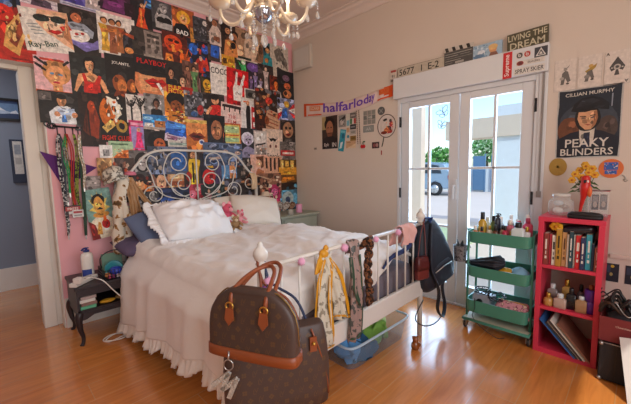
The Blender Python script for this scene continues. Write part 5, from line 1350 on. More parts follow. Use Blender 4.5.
# cloths on the far end of the foot rail
bm = new_bm(); cloth_strip(bm, [(1.98, 1.21, .74), (1.99, 1.17, .86), (2.0, 1.135, .882), (2.01, 1.118, .82), (2.0, 1.12, .75)], .16, .012, 0, 8, 21)
tag(obj('blush_cloth', bm, mat('blush_cotton', 'd8a8a0', .85), solid=.004, smooth=True), 'blush pink cloth folded over the rail beside the navy bag', 'cloth')
bm = new_bm(); tube(bm, bez([(1.78, 1.172, .62), (1.84, 1.172, .66), (1.92, 1.172, .68), (2.05, 1.172, .69), (2.15, 1.172, .73), (2.20, 1.170, .80)], 5), [.008] * 4 + [.013] * 6 + [.016] * 10 + [.016] * 6, 10)
tag(obj('jacket_sleeve', bm, mat('navy_knit', '2b3a66', .9, var=.2)), 'navy knitted sleeve trailing behind the foot spindles', 'sleeve')
# burgundy purse on the far post
t = thing('purse', 'small burgundy leather purse hanging at the far foot post', 'purse', (2.12, 1.09, .53))
Mp = bag_frame((2.15, 1.09, .475), (1, -.25)) @ Matrix.Diagonal((.68, .8, .95, 1))
M_burg = mat('burgundy_leather', '6a2a26', .45, var=.15)
bm = new_bm(); loft(bm, [(0, .08, .025), (.01, .088, .03), (.09, .085, .03), (.155, .075, .022), (.165, .07, .015)], Mp, 5); obj('body', bm, M_burg, t)
bm = new_bm(); loft(bm, [(.07, .089, .034), (.12, .087, .033), (.162, .078, .026), (.17, .07, .016)], Mp, 5); obj('flap', bm, mat('burgundy_leather_dark', '56201f', .4, var=.1), t)
bm = new_bm(); tube(bm, bez([Mp @ V((-.06, 0, .16)), V((2.16, 1.105, .80)), V((2.232, 1.115, .895)), V((2.24, 1.15, .905)), V((2.22, 1.11, .84)), Mp @ V((.06, 0, .16))], 6), .004, 6); obj('strap', bm, M_burg, t)
# navy rucksack on the far post
M_navy = mat('navy_nylon', '191d29', .6, var=.2, scale=10, bump=.15, bscale=30)
M_nav2 = mat('royal_blue_webbing', '24386a', .7)
t = thing('backpack', 'slumped navy backpack hung by its blue strap on the far foot post', 'backpack', (2.42, 1.12, .40))
Mb = Matrix.Translation((2.425, 1.12, .385)) @ Matrix.Rotation(math.radians(-12), 4, 'Z') @ Matrix.Rotation(math.radians(-17), 4, 'Y')
bm = new_bm(); loft(bm, [(-.01, .15, .06), (.0, .18, .085), (.05, .20, .10), (.14, .20, .10), (.24, .185, .095), (.34, .16, .08), (.43, .125, .06), (.49, .09, .045), (.51, .06, .03)], Mb, 3.2)
for v in bm.verts: v.co += V((nz(*v.co, 9), nz(v.co.y, v.co.z, v.co.x, 9), 0)) * .016
obj('body', bm, M_navy, t)
bm = new_bm(); loft(bm, [(.02, .11, .02), (.03, .12, .028), (.16, .115, .03), (.19, .1, .018)], Mb @ Matrix.Translation((0, -.08, 0)), 4); pk = obj('pocket', bm, M_navy, t)
bm = new_bm(); tube(bm, [Mb @ V((-.1, -.112, .15)), Mb @ V((0, -.118, .16)), Mb @ V((.1, -.112, .15))], .004, 6); obj('zip', bm, mat('steel', 'b8b6b2', .3, .9), pk)
bm = new_bm(); cloth_strip(bm, [Mb @ V((.0, -.02, .47)), V((2.30, 1.10, .90)), V((2.245, 1.115, .90)), V((2.235, 1.145, .912)), V((2.25, 1.17, .90)), V((2.31, 1.14, .86)), Mb @ V((.03, .03, .46))], .035, .002, 0, 3, 31, axis=V((0, 1, 0))); obj('shoulder_strap', bm, M_nav2, t, solid=.006, smooth=True)
bm = new_bm(); cloth_strip(bm, [V((2.27, 1.085, .86)), Mb @ V((-.09, -.10, .36)), Mb @ V((-.14, -.11, .2)), V((2.30, 1.03, .36)), V((2.33, 1.05, .20)), V((2.44, 1.06, .10)), V((2.53, 1.08, .16)), V((2.52, 1.10, .30)), V((2.50, 1.08, .42))], .03, .002, 0, 3, 32, axis=V((.3, 1, 0)).normalized()); obj('shoulder_strap', bm, M_navy, t, solid=.005, smooth=True)
bm = new_bm(); tube(bm, bez([V((2.20, 1.10, .30)), V((2.12, 1.12, .18)), V((2.20, 1.1, .10)), V((2.34, 1.08, .07)), V((2.46, 1.07, .11)), V((2.50, 1.08, .22))], 6), .0045, 6); obj('webbing_loop', bm, M_navy, t)
# cream cloth bag hanging behind the far leg
bm = new_bm(); tube(bm, bez([(2.36, 1.28, .42), (2.355, 1.29, .3), (2.37, 1.28, .16), (2.375, 1.28, .02)], 5), .017, 8)
bm2 = new_bm(); bm.free()
# ------------------------------------------------------------------ things under and beside the bed
t = thing('storage_box', 'clear plastic under-bed box filled with green and blue cloth', 'storage box', (1.83, 1.42, 0))
M_box = plastic('clear_plastic', 'a4cbe8', .36)
Ms = Matrix.Translation((1.83, 1.40, 0)) @ Matrix.Rotation(math.radians(-2), 4, 'Z')
bm = new_bm(); ring = [(.0, .30, .17), (.004, .31, .18), (.15, .335, .20), (.155, .345, .21), (.165, .345, .21)]
m = 44
rr = [[bm.verts.new(Ms @ V((*sup(w, d, 9, k, m), z))) for k in range(m)] for z, w, d in ring]
bm.faces.new(rr[0][::-1])
for a, c in zip(rr, rr[1:]):
    for k in range(m): bm.faces.new((a[k], a[(k + 1) % m], c[(k + 1) % m], c[k])).smooth = True
obj('tub', bm, M_box, t)
GB = 'cloths in the under-bed box'
bm = new_bm(); tube(bm, [Ms @ V((*sup(.343, .208, 9, k, 44), .163)) for k in range(44)], .008, 8, closed=True); obj('rim', bm, mat('pale_blue_plastic', 'b9cede', .3, var=.03), t)
rg = random.Random(4)
for i, (c, col, lab) in enumerate((((1.62, 1.33, .07), '5fa0d8', 'crumpled sky blue cloth at the near end of the under-bed box'), ((1.75, 1.42, .08), 'c8d0cc', 'pale grey cloth in the middle of the under-bed box'), ((1.90, 1.34, .08), '7fae4a', 'leaf green cloth in the under-bed box'), ((2.02, 1.45, .08), 'b8cf8a', 'pale green cloth at the far end of the under-bed box'), ((1.72, 1.29, .05), '2c5a80', 'dark blue cloth pressed against the box wall'))):
    bm = new_bm(); ball(bm, c, .115, (1.0, .8, .62), 28)
    for v in bm.verts:
        v.co += V((nz(*v.co, 14), nz(v.co.y, v.co.z, v.co.x, 14), nz(v.co.z, v.co.x, v.co.y, 14))) * .05 + V((0, 0, nz(v.co.x, v.co.y, v.co.z, 32))) * .03
        v.co.z = min(.185, max(v.co.z, .006)); v.co.y = max(1.222, v.co.y)
    tag(obj('cloth_bundle', bm, mat('cloth_%s' % col, col, .85, var=.15), smooth=True), lab, 'cloth', GB)
# amber glass ornament on the floor
M_amb = mat('amber_glass', '8a4a14', .15, var=.25, scale=30, coat=.6)
t = thing('amber_ornament', 'little amber glass bear shaped bottle standing on the floor by the bed leg', 'ornament', (2.03, 1.07, 0))
bm = new_bm(); lathe(bm, [(.02, 0), (.028, .01), (.03, .03), (.022, .05), (.016, .056), (.02, .065), (.022, .078), (.014, .09), (0, .093)], (2.03, 1.07, 0), 16); bb = obj('body', bm, M_amb, t)
for s in (-1, 1):
    bm = new_bm(); ball(bm, (2.03 + s * .013, 1.07 - s * .01, .09), .008, n=10); obj('ear', bm, M_amb, bb)
    bm = new_bm(); ball(bm, (2.03 + s * .022 - .008, 1.07 - s * .016 - .01, .035), .010, (1, 1, 1.6), 10); obj('arm', bm, M_amb, bb)

# ------------------------------------------------------------------ dark nightstand
M_ebony = mat('dark_stained_wood', '2a2023', .4, var=.2, scale=10)
ns = thing('nightstand', 'dark wooden open nightstand with curved legs by the doorway', 'nightstand', (.60, 3.08, 0))
X0, X1, Y0, Y1 = .375, .785, 2.875, 3.30
bm = new_bm(); box(bm, (X0, Y0, .425), (X1, Y1, .45)); obj('top', bm, M_ebony, ns, bevel=.004)
bm = new_bm(); box(bm, (X0 + .015, Y0 + .012, .25), (X1 - .015, Y1 - .01, .268)); obj('shelf', bm, M_ebony, ns)
bm = new_bm(); box(bm, (X0 + .01, Y0 + .012, .215), (X0 + .026, Y1 - .01, .425)); obj('side_panel', bm, M_ebony, ns)
bm = new_bm(); box(bm, (X1 - .026, Y0 + .012, .215), (X1 - .01, Y1 - .01, .425)); obj('side_panel', bm, M_ebony, ns)
bm = new_bm(); box(bm, (X0 + .02, Y1 - .022, .215), (X1 - .02, Y1 - .008, .425)); obj('back_panel', bm, M_ebony, ns)
bm = new_bm(); box(bm, (X0 + .01, Y0 + .005, .375), (X1 - .01, Y0 + .02, .425)); obj('apron', bm, M_ebony, ns)
bm = new_bm(); prism(bm, [(0, .25), (0, .19), (.05, .195), (.10, .22), (.30, .22), (.345, .195), (.39, .19), (.39, .25)], (X0 + .01, Y0 + .008, 0), (1, 0, 0), (0, 0, 1), (0, 1, 0), .014); obj('apron', bm, M_ebony, ns)
for x, sx in ((X0 + .025, -1), (X1 - .025, 1)):
    for y, sy in ((Y0 + .025, -1), (Y1 - .04, 1)):
        bm = new_bm()
        tube(bm, bez([(x, y, .25), (x + sx * .014, y + sy * .010, .20), (x + sx * .008, y + sy * .006, .12), (x - sx * .006, y, .06), (x, y + sy * .004, .015), (x + sx * .012, y + sy * .012, 0)], 5), [.024, .026, .027, .027, .025, .024, .023, .021, .02, .018, .017, .016, .015, .0145, .014, .0135, .013, .0125, .012, .012, .0125, .013, .014, .015, .015, .014], 10)
        obj('leg', bm, M_ebony, ns)
# lotion
def pump_bottle(loc, r, h, body, cap, lab, name='lotion_bottle', cat='bottle', label_col=None, group=None):
    t = thing(name, lab, cat, loc, 0, group)
    x, y, z = loc
    bm = new_bm(); lathe(bm, [(r * .92, 0), (r, .006), (r, h * .72), (r * .85, h * .80), (r * .42, h * .84), (r * .42, h * .87)], loc, 22, Matrix.Diagonal((1, .7, 1, 1))); b_ = obj('body', bm, body, t)
    bm = new_bm(); lathe(bm, [(r * .5, h * .86), (r * .5, h * .92), (r * .2, h * .93), (r * .2, h * .97), (r * .42, h * .975), (r * .42, h)], loc, 16); tube(bm, [(x, y, z + h * .985), (x - r * .6, y - r * .6, z + h * .985), (x - r * .85, y - r * .85, z + h * .95)], r * .16, 8); obj('pump', bm, cap, t)
    if label_col:
        bm = new_bm()
        def lb(u, v):
            a = math.radians(200 + 100 * u); return V((x + math.cos(a) * r * 1.015, y + math.sin(a) * r * .7 * 1.03, z + h * (.08 + .22 * v)))
        grid(bm, lb, 10, 2); obj('label', bm, label_col, b_)
    return t
pump_bottle((.505, 3.10, .45), .042, .245, mat('white_plastic', 'e6dfd6', .4, var=.03), mat('navy_plastic', '1f2f78', .35), 'white lotion bottle with navy pump on the dark nightstand', label_col=mat('blue_label', '28408f', .5))
# power strip and its cable
t = thing('power_strip', 'white power strip lying along the edge of the dark nightstand', 'power strip', (.43, 2.98, .45))
Mps = Matrix.Translation((.455, 2.985, .451)) @ Matrix.Rotation(math.radians(45), 4, 'Z')
M_wp = mat('white_plastic', 'e6dfd6')
bm = new_bm(); box(bm, (-.12, -.028, 0), (.12, .028, .03), Mps); obj('body', bm, M_wp, t, bevel=.005)
for k in range(3):
    bm = new_bm(); lathe(bm, [(.02, 0), (.02, .004), (.016, .004), (.015, .001), (0, .001)], Mps @ V((-.07 + k * .06, 0, .03)), 16); obj('socket', bm, mat('grey_plastic', 'b8b2aa', .5), t)
for k, (a, c) in enumerate(((-.07, .0), (-.10, -.03))):
    bm = new_bm(); box(bm, (a - .03, c - .03, .031), (a + .02, c + .012, .062), Mps)
    tag(obj('plug_charger', bm, M_wp, bevel=.004), ('white charger plugged in at the near end of the power strip', 'white charger plug beside the other one on the power strip')[k], 'charger', 'chargers on the nightstand')
bm = new_bm(); tube(bm, bez([(.50, 2.99, .475), (.52, 2.90, .485), (.56, 2.866, .46), (.62, 2.862, .37), (.68, 2.864, .29), (.735, 2.862, .24), (.74, 2.82, .12), (.70, 2.80, .02), (.64, 2.82, .006), (.55, 2.80, .005), (.52, 2.86, .006), (.58, 2.90, .01), (.66, 2.87, .012), (.70, 2.82, .013), (.62, 2.77, .012), (.53, 2.82, .012), (.60, 2.88, .016), (.72, 2.90, .006), (.80, 2.95, .005)], 8), .0045, 8)
tag(obj('power_cable', bm, M_wp), 'white cable looping from the nightstand to a coil on the floor', 'cable')
# wire basket with cosmetics
t = thing('basket', 'black wire basket of cosmetics on the dark nightstand', 'basket', (.66, 3.0, .45))
bm = new_bm()
bx0, bx1, by0, by1 = .575, .765, 2.90, 3.10
for z in (.452, .475, .50, .525):
    tube(bm, [(bx0, by0, z), (bx1, by0, z), (bx1, by1, z), (bx0, by1, z)], .003, 6, closed=True)
for k in range(9):
    x = bx0 + (bx1 - bx0) * k / 8
    tube(bm, [(x, by0, .525), (x, by0, .452), (x, by1, .452), (x, by1, .525)], .002, 5)
    y = by0 + (by1 - by0) * k / 8
    tube(bm, [(bx0, y, .525), (bx0, y, .452), (bx1, y, .452), (bx1, y, .525)], .002, 5)
obj('wire_body', bm, M_dark, t)
bm = new_bm(); tube(bm, bez([(bx0, 3.0, .525), (bx0 + .005, 3.0, .62), (.67, 3.0, .66), (bx1 - .005, 3.0, .62), (bx1, 3.0, .525)], 5), .0045, 8); obj('handle', bm, M_dark, t)
bm = new_bm(); lathe(bm, [(.03, 0), (.055, .02), (.068, .05), (.06, .052), (.045, .02), (0, .015)], (.66, 3.02, .49), 20, Matrix.Rotation(math.radians(60), 4, 'X'))
tag(obj('teal_bowl', bm, mat('teal_plastic', '3a8f98', .3)), 'teal bowl tipped on its side in the cosmetics basket', 'bowl')
bm = new_bm(); lathe(bm, [(.03, 0), (.045, .015), (.045, .04), (.03, .055), (0, .06)], (.665, 2.955, .475), 20)
tag(obj('jar', bm, mat('cobalt_plastic', '2540b0', .3)), 'cobalt blue jar at the front of the cosmetics basket', 'jar')
bm = new_bm(); box(bm, (.70, 2.93, .485), (.755, 2.955, .512)); tag(obj('soap_box', bm, mat('hot_pink_card', 'd84a78', .5)), 'hot pink little box in the cosmetics basket', 'box')
bm = new_bm(); ball(bm, (.605, 2.95, .475), .022); tag(obj('peach_pot', bm, mat('peach_plastic', 'd8884a', .4)), 'peach coloured pot in the basket corner', 'pot')
bm = new_bm(); box(bm, (.60, 3.09, .45), (.75, 3.10, .62)); tag(obj('notebook', bm, mat('sage_card', '6f8f7a', .6), bevel=.002), 'sage green notebook upright behind the cosmetics basket', 'notebook')
for k, (x, c) in enumerate(((.60, 'c84a6a'), (.63, '8a3a6a'), (.66, 'd8c0c0'), (.69, 'b0305a'))):
    bm = new_bm(); box(bm, (x, 2.915, .455), (x + .02, 2.94, .482)); tag(obj('nail_polish', bm, mat('polish_%d' % k, c, .3, var=0), bevel=.003), ('crimson', 'plum', 'pale pink', 'magenta')[k] + ' nail polish bottle in the front row of the basket', 'nail polish', 'nail polish in the basket')
# shelf things
for k, (z, col, lab, dx_) in enumerate(((.268, '5fb08a', 'mint green box at the bottom of the nightstand shelf pile', 0), (.293, '8a6a60', 'brown paperback second from the bottom of the shelf pile', .006), (.318, 'd8d4cc', 'white box second from the top of the shelf pile', -.004), (.342, 'b09a94', 'dusty pink booklet topmost in the shelf pile', .004))):
    bm = new_bm(); box(bm, (.405 + dx_, 2.895, z), (.505 + dx_, 3.03, z + .023)); tag(obj('small_box', bm, mat('card_%s' % col, col, .6), bevel=.002), lab, 'box', 'pile on the nightstand shelf')
bm = new_bm(); ball(bm, (.585, 2.93, .283), .05, (1.1, .6, .32), 20); tag(obj('yellow_pouch', bm, mat('mustard_cloth', 'c8921c', .7)), 'mustard yellow pouch on the nightstand shelf', 'pouch')
bm = new_bm(); ball(bm, (.69, 2.95, .287), .045, (1.1, .8, .4), 18); tag(obj('tan_pouch', bm, mat('tan_leather2', 'a07a48', .6)), 'tan leather pouch at the back of the nightstand shelf', 'pouch')

# ------------------------------------------------------------------ pale nightstand at the corner
M_sage = mat('pale_sage_paint', 'a3a897', .55, var=.06)
pn = thing('nightstand', 'pale sage painted nightstand with drawer in the far corner', 'nightstand', (2.62, 3.10, 0))
bm = new_bm(); box(bm, (2.30, 2.86, .715), (2.925, 3.315, .745)); obj('top', bm, M_sage, pn, bevel=.006)
bm = new_bm(); box(bm, (2.33, 2.885, .14), (2.895, 3.30, .715)); obj('body', bm, M_sage, pn, bevel=.003)
for k, z in enumerate((.555, .37, .19)):
    bm = new_bm(); box(bm, (2.355, 2.872, z), (2.87, 2.887, z + .145)); d = obj('drawer', bm, M_sage, pn, bevel=.004)
    bm = new_bm(); lathe(bm, [(.006, 0), (.006, .012), (.014, .016), (.015, .024), (.009, .03), (0, .031)], (2.61, 2.874, z + .072), 14, Matrix.Rotation(PI / 2, 4, 'X')); obj('knob', bm, M_brass, d)
for x in (2.345, 2.88):
    for y in (2.90, 3.285):
        bm = new_bm(); tube(bm, [(x, y, .14), (x, y, 0)], [.02, .013], 10); obj('leg', bm, M_sage, pn)
# hearts basket, bear, candle, hat
def heart(c, s, m, lab, y=0):
    pts = []
    for k in range(28):
        a = 2 * PI * k / 28
        pts.append((16 * math.sin(a) ** 3 * s / 17, (13 * math.cos(a) - 5 * math.cos(2 * a) - 2 * math.cos(3 * a) - math.cos(4 * a)) * s / 17))
    bm = new_bm(); prism(bm, pts[::-1], c, V((.8, -.6, 0)), (0, 0, 1), V((.6, .8, 0)), .045)
    tag(obj('heart_ornament', bm, m, bevel=.012), lab, 'ornament', 'wicker hearts on the pale nightstand')
heart((2.50, 3.05, .835), .075, spots('grey_wicker', 'b8aca2', '7a6a60', 60, .52), 'pale wicker heart standing on the sage nightstand')
heart((2.60, 3.05, .832), .070, spots('brown_wicker', '9a7458', '5a3a28', 60, .52), 'brown wicker heart beside the pale heart')
bm = new_bm(); lathe(bm, [(.03, 0), (.036, .01), (.034, .045), (.03, .06), (0, .066)], (2.50, 2.93, .745), 14); tag(obj('stone_egg', bm, mat('grey_stone', 'b5aea4', .8)), 'small pale stone egg in front of the wicker hearts', 'ornament')
t = thing('candle', 'pink pillar candle with dark wick on the sage nightstand corner', 'candle', (2.70, 3.0, .745))
bm = new_bm(); lathe(bm, [(.036, 0), (.038, .004), (.038, .10), (.034, .104), (0, .100)], (2.70, 3.0, .745), 20); obj('wax', bm, mat('pink_wax', 'e8a0c0', .4, var=.03), t)
bm = new_bm(); tube(bm, [(2.70, 3.0, .843), (2.70, 3.0, .87), (2.706, 3.0, .878)], .002, 6); obj('wick', bm, M_dark, t)
t = thing('bear_toy', 'brown teddy bear in white sun hat sitting behind the ivory pillows', 'soft toy', (2.30, 3.19, .745))
bc = V((2.335, 3.20, .845))
bm = new_bm(); ball(bm, bc, .055, (1, .8, 1.2)); obj('body', bm, M_fbr, t)
bm = new_bm(); ball(bm, bc + V((0, -.02, .10)), .045); hd = obj('head', bm, M_fbr, t)
bm = new_bm(); ball(bm, bc + V((-.02, -.06, .09)), .02); obj('muzzle', bm, M_fbr2, hd)
bm = new_bm(); lathe(bm, [(.085, 0), (.09, .004), (.05, .012), (.045, .04), (.03, .05), (0, .052)], bc + V((0, -.015, .125)), 20); obj('sun_hat', bm, mat('cream_canvas', 'dcc9b4', .85), hd)
for s in (-1, 1):
    bm = new_bm(); tube(bm, [bc + V((s * .04, -.01, .04)), bc + V((s * .065, -.05, .0)), bc + V((s * .06, -.075, -.02))], [.02, .018, .014], 8); obj('arm', bm, M_fbr, t)
    bm = new_bm(); tube(bm, [bc + V((s * .03, -.03, -.05)), bc + V((s * .05, -.09, -.065)), bc + V((s * .05, -.12, -.06))], [.024, .022, .02], 8); obj('leg', bm, M_fbr, t)
# ------------------------------------------------------------------ things on the door wall
# fan banner: a curved knitted scarf pinned in a sag
def banner():
    top = bez([V((3.125, 2.105, 0)), V((2.845, 2.07, 0)), V((2.449, 2.038, 0)), V((2.13, 2.061, 0)), V((1.979, 2.085, 0)), V((1.82, 2.10, 0))], 12)
    bot = bez([V((3.125, 1.945, 0)), V((2.849, 1.921, 0)), V((2.451, 1.894, 0)), V((2.131, 1.931, 0)), V((1.979, 1.965, 0)), V((1.82, 1.985, 0))], 12)
    n = len(top) - 1
    t = thing('fan_scarf', 'long pale fan scarf with orange ends and purple lettering on the door wall', 'scarf', (2.945, 2.45, 1.9))
    def pt(u, v, d=0):
        f = min(n - 1e-6, max(0, u * n)); i = int(f); k = f - i
        a, b_ = top[i].lerp(top[i + 1], k), bot[i].lerp(bot[i + 1], k)
        p = b_.lerp(a, v)
        return V((2.944 - d - .004 * math.sin(u * 40), p.x, p.y))
    M_l, M_o = mat('pale_lilac_knit', 'ddc4bc', .9, bump=.2, bscale=200), mat('orange_knit', 'd9541f', .9, bump=.2, bscale=200)
    bm = new_bm(); grid(bm, lambda u, v: pt(u, v), 120, 3); obj('cloth', bm, M_l, t, solid=.004, smooth=True)
    def band(nm, u0, u1, v0, v1, m):
        bm = new_bm(); grid(bm, lambda u, v: pt(u0 + (u1 - u0) * u, v0 + (v1 - v0) * v, .0035), 16, 2); obj(nm, bm, m, t, smooth=True)
    band('orange_band', .0, .05, 0, 1, M_o); band('orange_band', .05, .24, .86, 1, M_o); band('orange_band', .07, .22, .06, .16, M_o)
    band('orange_band', .09, .21, .42, .80, mat('orange_faded_knit', 'd98a62', .9)); band('orange_band', .92, 1.0, 0, 1, M_o); band('orange_band', .76, .93, .05, .18, M_o); band('orange_band', .86, .93, .3, 1.0, M_o)
    band('orange_band', .79, .92, .45, .92, mat('orange_mid_knit', 'd8703c', .9))
    def letters(s, u0, u1, v0, v1, m, d=.0065):
        vs, fs, wd = text_shape(s, .018); bm = new_bm()
        q = [bm.verts.new(pt(u0 + (u1 - u0) * (x / wd + .5), v0 + (v1 - v0) * (y + .5), d)) for x, y in vs]
        for f in fs: bm.faces.new([q[i] for i in f])
        obj('lettering', bm, m, t, normals=False)
    letters('halfarloday', .235, .71, .04, .98, mat('purple_knit', '6a3fae', .9))
    letters('SCARF', .10, .20, .5, .74, mat('pale_orange_knit', 'e8c4ae', .9)); letters('SCARF', .80, .91, .55, .84, M_o)
banner()
GW = 'prints and stickers under the fan scarf'
wall_print('poster', 'dark portrait poster with white lettering under the fan scarf', 'poster', 2.692, 1.707, .25, .385, '3a2a24', [('r', 0, .6, .25, 1, 'b09a6a'), ('e', .5, .76, .34, .2, '1c1411'), ('e', .5, .62, .23, .24, 'a87050'), ('p', '7a4a34', [.3, .5, .7, .5, .62, .35, .5, .32, .38, .35]), ('e', .4, .65, .05, .02, '141010'), ('e', .6, .65, .05, .02, '141010'), ('r', .4, .47, .6, .49, '5a241c'), ('p', '221a1c', [0, 0, 1, 0, 1, .3, .7, .38, .3, .38, 0, .3]), ('t', 'Eph', .28, .12, .13, 'e0d4cc'), ('t', 'IN', .78, .12, .13, 'e0d4cc')], group=GW)
wall_print('print_card', 'black and white photo card next to the dark portrait', 'print', 2.495, 1.82, .11, .135, '8a8682', [('p', '2a2624', [.1, .6, .9, .95, .95, .7, .3, .4]), ('e', .45, .4, .25, .22, 'cfc6be'), ('n', 3, 12, .05, .05, .95, .6, ['2a2624', 'bdb4ac'])], group=GW)
wall_print('print_card', 'tilted turquoise and white print below the photo card', 'print', 2.50, 1.60, .085, .25, '2a9ab0', [('p', 'd8e4e6', [.2, .1, .6, .15, .7, .45, .3, .4]), ('e', .6, .7, .25, .12, '1c6a84'), ('r', .1, .85, .9, .95, '7ac8d4')], rot=-10, group=GW)
for k, (z0, z1, cols, lab) in enumerate(((1.834, 1.893, ('6a6460', 'a8a09a'), 'grey striped sticker topmost in the flag column'), (1.772, 1.830, ('2c7a4a', 'b8302c'), 'green white and red flag sticker in the column'), (1.711, 1.767, ('2a2a2e', '8a8a8e'), 'black lettered sticker in the column'), (1.655, 1.704, ('b0a89e', '8a827a'), 'beige sticker in the column'), (1.585, 1.640, ('8a6a2a', '6a4f1c'), 'mustard brown sticker lowest in the column'))):
    sh = [('r', 0, 0, .34, 1, cols[0]), ('r', .34, 0, .66, 1, 'dcd2c8' if k == 1 else cols[0]), ('r', .66, 0, 1, 1, cols[1] if k == 1 else cols[0])]
    if k != 1: sh += [('r', .15, .35, .85, .65, cols[1])]
    wall_print('sticker', lab, 'sticker', 2.337, (z0 + z1) / 2, .083, z1 - z0, cols[0], sh, group=GW)
wall_print('print_card', 'cream and teal strip print left of the flag stickers', 'print', 2.408, 1.742, .052, .30, 'd2cbbc', [('r', .1, .55, .9, .75, '7ab0c0'), ('r', .1, .3, .9, .48, 'c8a07a'), ('e', .5, .15, .35, .06, '3a8aa0')], group=GW)
wall_print('print_card', 'buff ticket at the bottom of the print cluster', 'print', 2.37, 1.545, .14, .085, 'c9a27c', [('p', 'e0c4a0', [0, 0, 1, .6, 1, 0]), ('r', .1, .75, .5, .85, '9a7450')], group=GW)
# beaded string
bm = new_bm()
for c in (2.284, 2.252):
    for k in range(18): ball(bm, (2.943, c - .001 * k, 1.90 - k * .0205), .0055, n=8)
    tube(bm, [(2.944, c, 1.91), (2.944, c - .018, 1.535)], .0012, 5)
tag(obj('bead_string', bm, mat('brown_beads', '5a3428', .4)), 'double string of brown beads hanging beside the flag stickers', 'beads')
wall_print('sticker', 'grey sticker sheet of six lettered tiles', 'sticker', 2.114, 1.815, .16, .15, 'b7ab9f', [('r', .03, .68, .31, .97, '8a8880'), ('r', .36, .68, .64, .97, '8a8880'), ('r', .69, .68, .97, .97, '8a8880'), ('r', .03, .36, .31, .64, '6f706a'), ('r', .36, .36, .64, .64, '6f706a'), ('r', .69, .36, .97, .64, '6f706a'), ('r', .03, .03, .31, .32, '8a8880'), ('r', .36, .03, .64, .32, '8a8880'), ('r', .69, .03, .97, .32, '8a8880'), ('t', 'TABS', .5, .5, .16, 'd8d2c6')], group=GW)
wall_print('sticker', 'grey oblong metal plate under the tile sheet', 'sticker', 2.126, 1.695, .14, .07, '7d7f7c', [('r', .04, .1, .96, .9, '8f918c'), ('t', 'AA', .5, .5, .45, 'c8c6be')], group=GW)
def disc(cy, cz, ry, rz, m_name, col, lab, name, inner, cat='disc', text=None, g=None):
    t = thing(name, lab, cat, (2.948, cy, cz - rz), 0, g)
    bm = new_bm(); lathe(bm, [(1, 0), (1, .0025), (.14, .0025), (.14, 0)] if inner == 'hole' else [(1, 0), (1, .0025), (0, .0025)], (2.9485, cy, cz), 40, Matrix.Rotation(-PI / 2, 4, 'Y') @ Matrix.Diagonal((rz, ry, 1, 1)))
    for f in bm.faces: f.smooth = False
    obj('plate', bm, mat(m_name, col, .35, var=.12), t)
    return t
def disc_print(t, cy, cz, w, h, bgc, shapes, nm='print', x=2.9455, rot=0):
    bm = print_bm((x, cy, cz), RIGHT, w, h, bgc, shapes, rot, .0002); obj(nm, bm, PRINT, t, normals=False)
t = disc(1.964, 1.862, .044, .042, 'grey_enamel', '5a5a58', 'round grey badge with a crossed emblem above the big rose plate', 'badge_disc', 'full')
bm = new_bm()
for a in (45, -45): box(bm, (2.9445, 1.964 - .005, 1.862 - .03), (2.946, 1.964 + .005, 1.862 + .03), Matrix.Translation((0, 1.964, 1.862)) @ Matrix.Rotation(math.radians(a), 4, 'X') @ Matrix.Translation((0, -1.964, -1.862)))
obj('emblem', bm, mat('grey_emblem', '8f8f8a', .4), t)
t = disc(1.898, 1.702, .108, .116, 'white_plate', 'd6c9c0', 'big round plate printed with red and black roses on the door wall', 'decor_plate', 'full', 'plate')
disc_print(t, 1.898, 1.702, .155, .165, 'd6c9c0', [('p', '2c2a28', [.2, .9, .5, .98, .55, .85, .3, .78]), ('e', .85, .6, .14, .17, 'b02a3a'), ('e', .7, .35, .16, .14, '3a2a2a'), ('e', .5, .25, .2, .14, 'd87a3a'), ('e', .3, .1, .25, .1, '7a2a1c'), ('e', .75, .15, .2, .12, 'a8302a'), ('e', .8, .8, .1, .1, '4a3a38'), ('n', 4, 26, .45, .03, .98, .75, ['c83a44', '2a2424', 'e8a06a'])])
bm = new_bm(); tube(bm, [(2.945, 1.898 + .107 * math.cos(2 * PI * k / 40), 1.702 + .115 * math.sin(2 * PI * k / 40)) for k in range(40)], .004, 6, closed=True); obj('rim', bm, mat('dark_plate_rim', '5a4640', .4), t)
bm = new_bm(); tube(bm, bez([(2.944, 1.93, 1.59), (2.944, 1.94, 1.54), (2.944, 1.953, 1.495)], 4), .005, 6); tag(obj('ribbon_tail', bm, mat('dark_green_ribbon', '2f3a2c', .7)), 'dark green ribbon dangling under the rose plate', 'ribbon')
bm = new_bm(); box(bm, (2.942, 1.955, 1.41), (2.947, 1.964, 1.455)); tag(obj('red_tassel', bm, mat('red_thread', 'a8342c', .8)), 'tiny red tassel on the wall below the dark ribbon', 'tassel')
t = thing('cherry_sticker', 'red cherry magnet with green leaves on the door wall', 'sticker', (2.945, 2.2, 1.49))
bm = new_bm(); ball(bm, (2.944, 2.185, 1.512), .02, (.3, 1, 1)); ball(bm, (2.944, 2.212, 1.512), .02, (.3, 1, 1)); obj('fruit', bm, mat('cherry_red', 'c01c22', .3, var=0), t)
bm = new_bm(); tube(bm, [(2.943, 2.187, 1.53), (2.943, 2.198, 1.56)], .002, 5); tube(bm, [(2.943, 2.21, 1.53), (2.943, 2.198, 1.56)], .002, 5); ball(bm, (2.943, 2.183, 1.562), .012, (.3, 1.4, .6)); obj('leaf', bm, mat('leaf_dark', '2f5a34', .5), t)
wall_print('print_card', 'small dark red photo near the cherry magnet', 'print', 2.035, 1.515, .093, .066, '3a2226', [('e', .35, .5, .2, .3, '8a4a4a'), ('e', .7, .5, .18, .3, 'b08a84')], group=GW)
wall_print('sticker', 'tiny grey logo sticker alone near the near end of the scarf', 'sticker', 2.94, 1.53, .05, .03, 'a89a8e', [('r', .1, .3, .9, .7, '6a625c')])
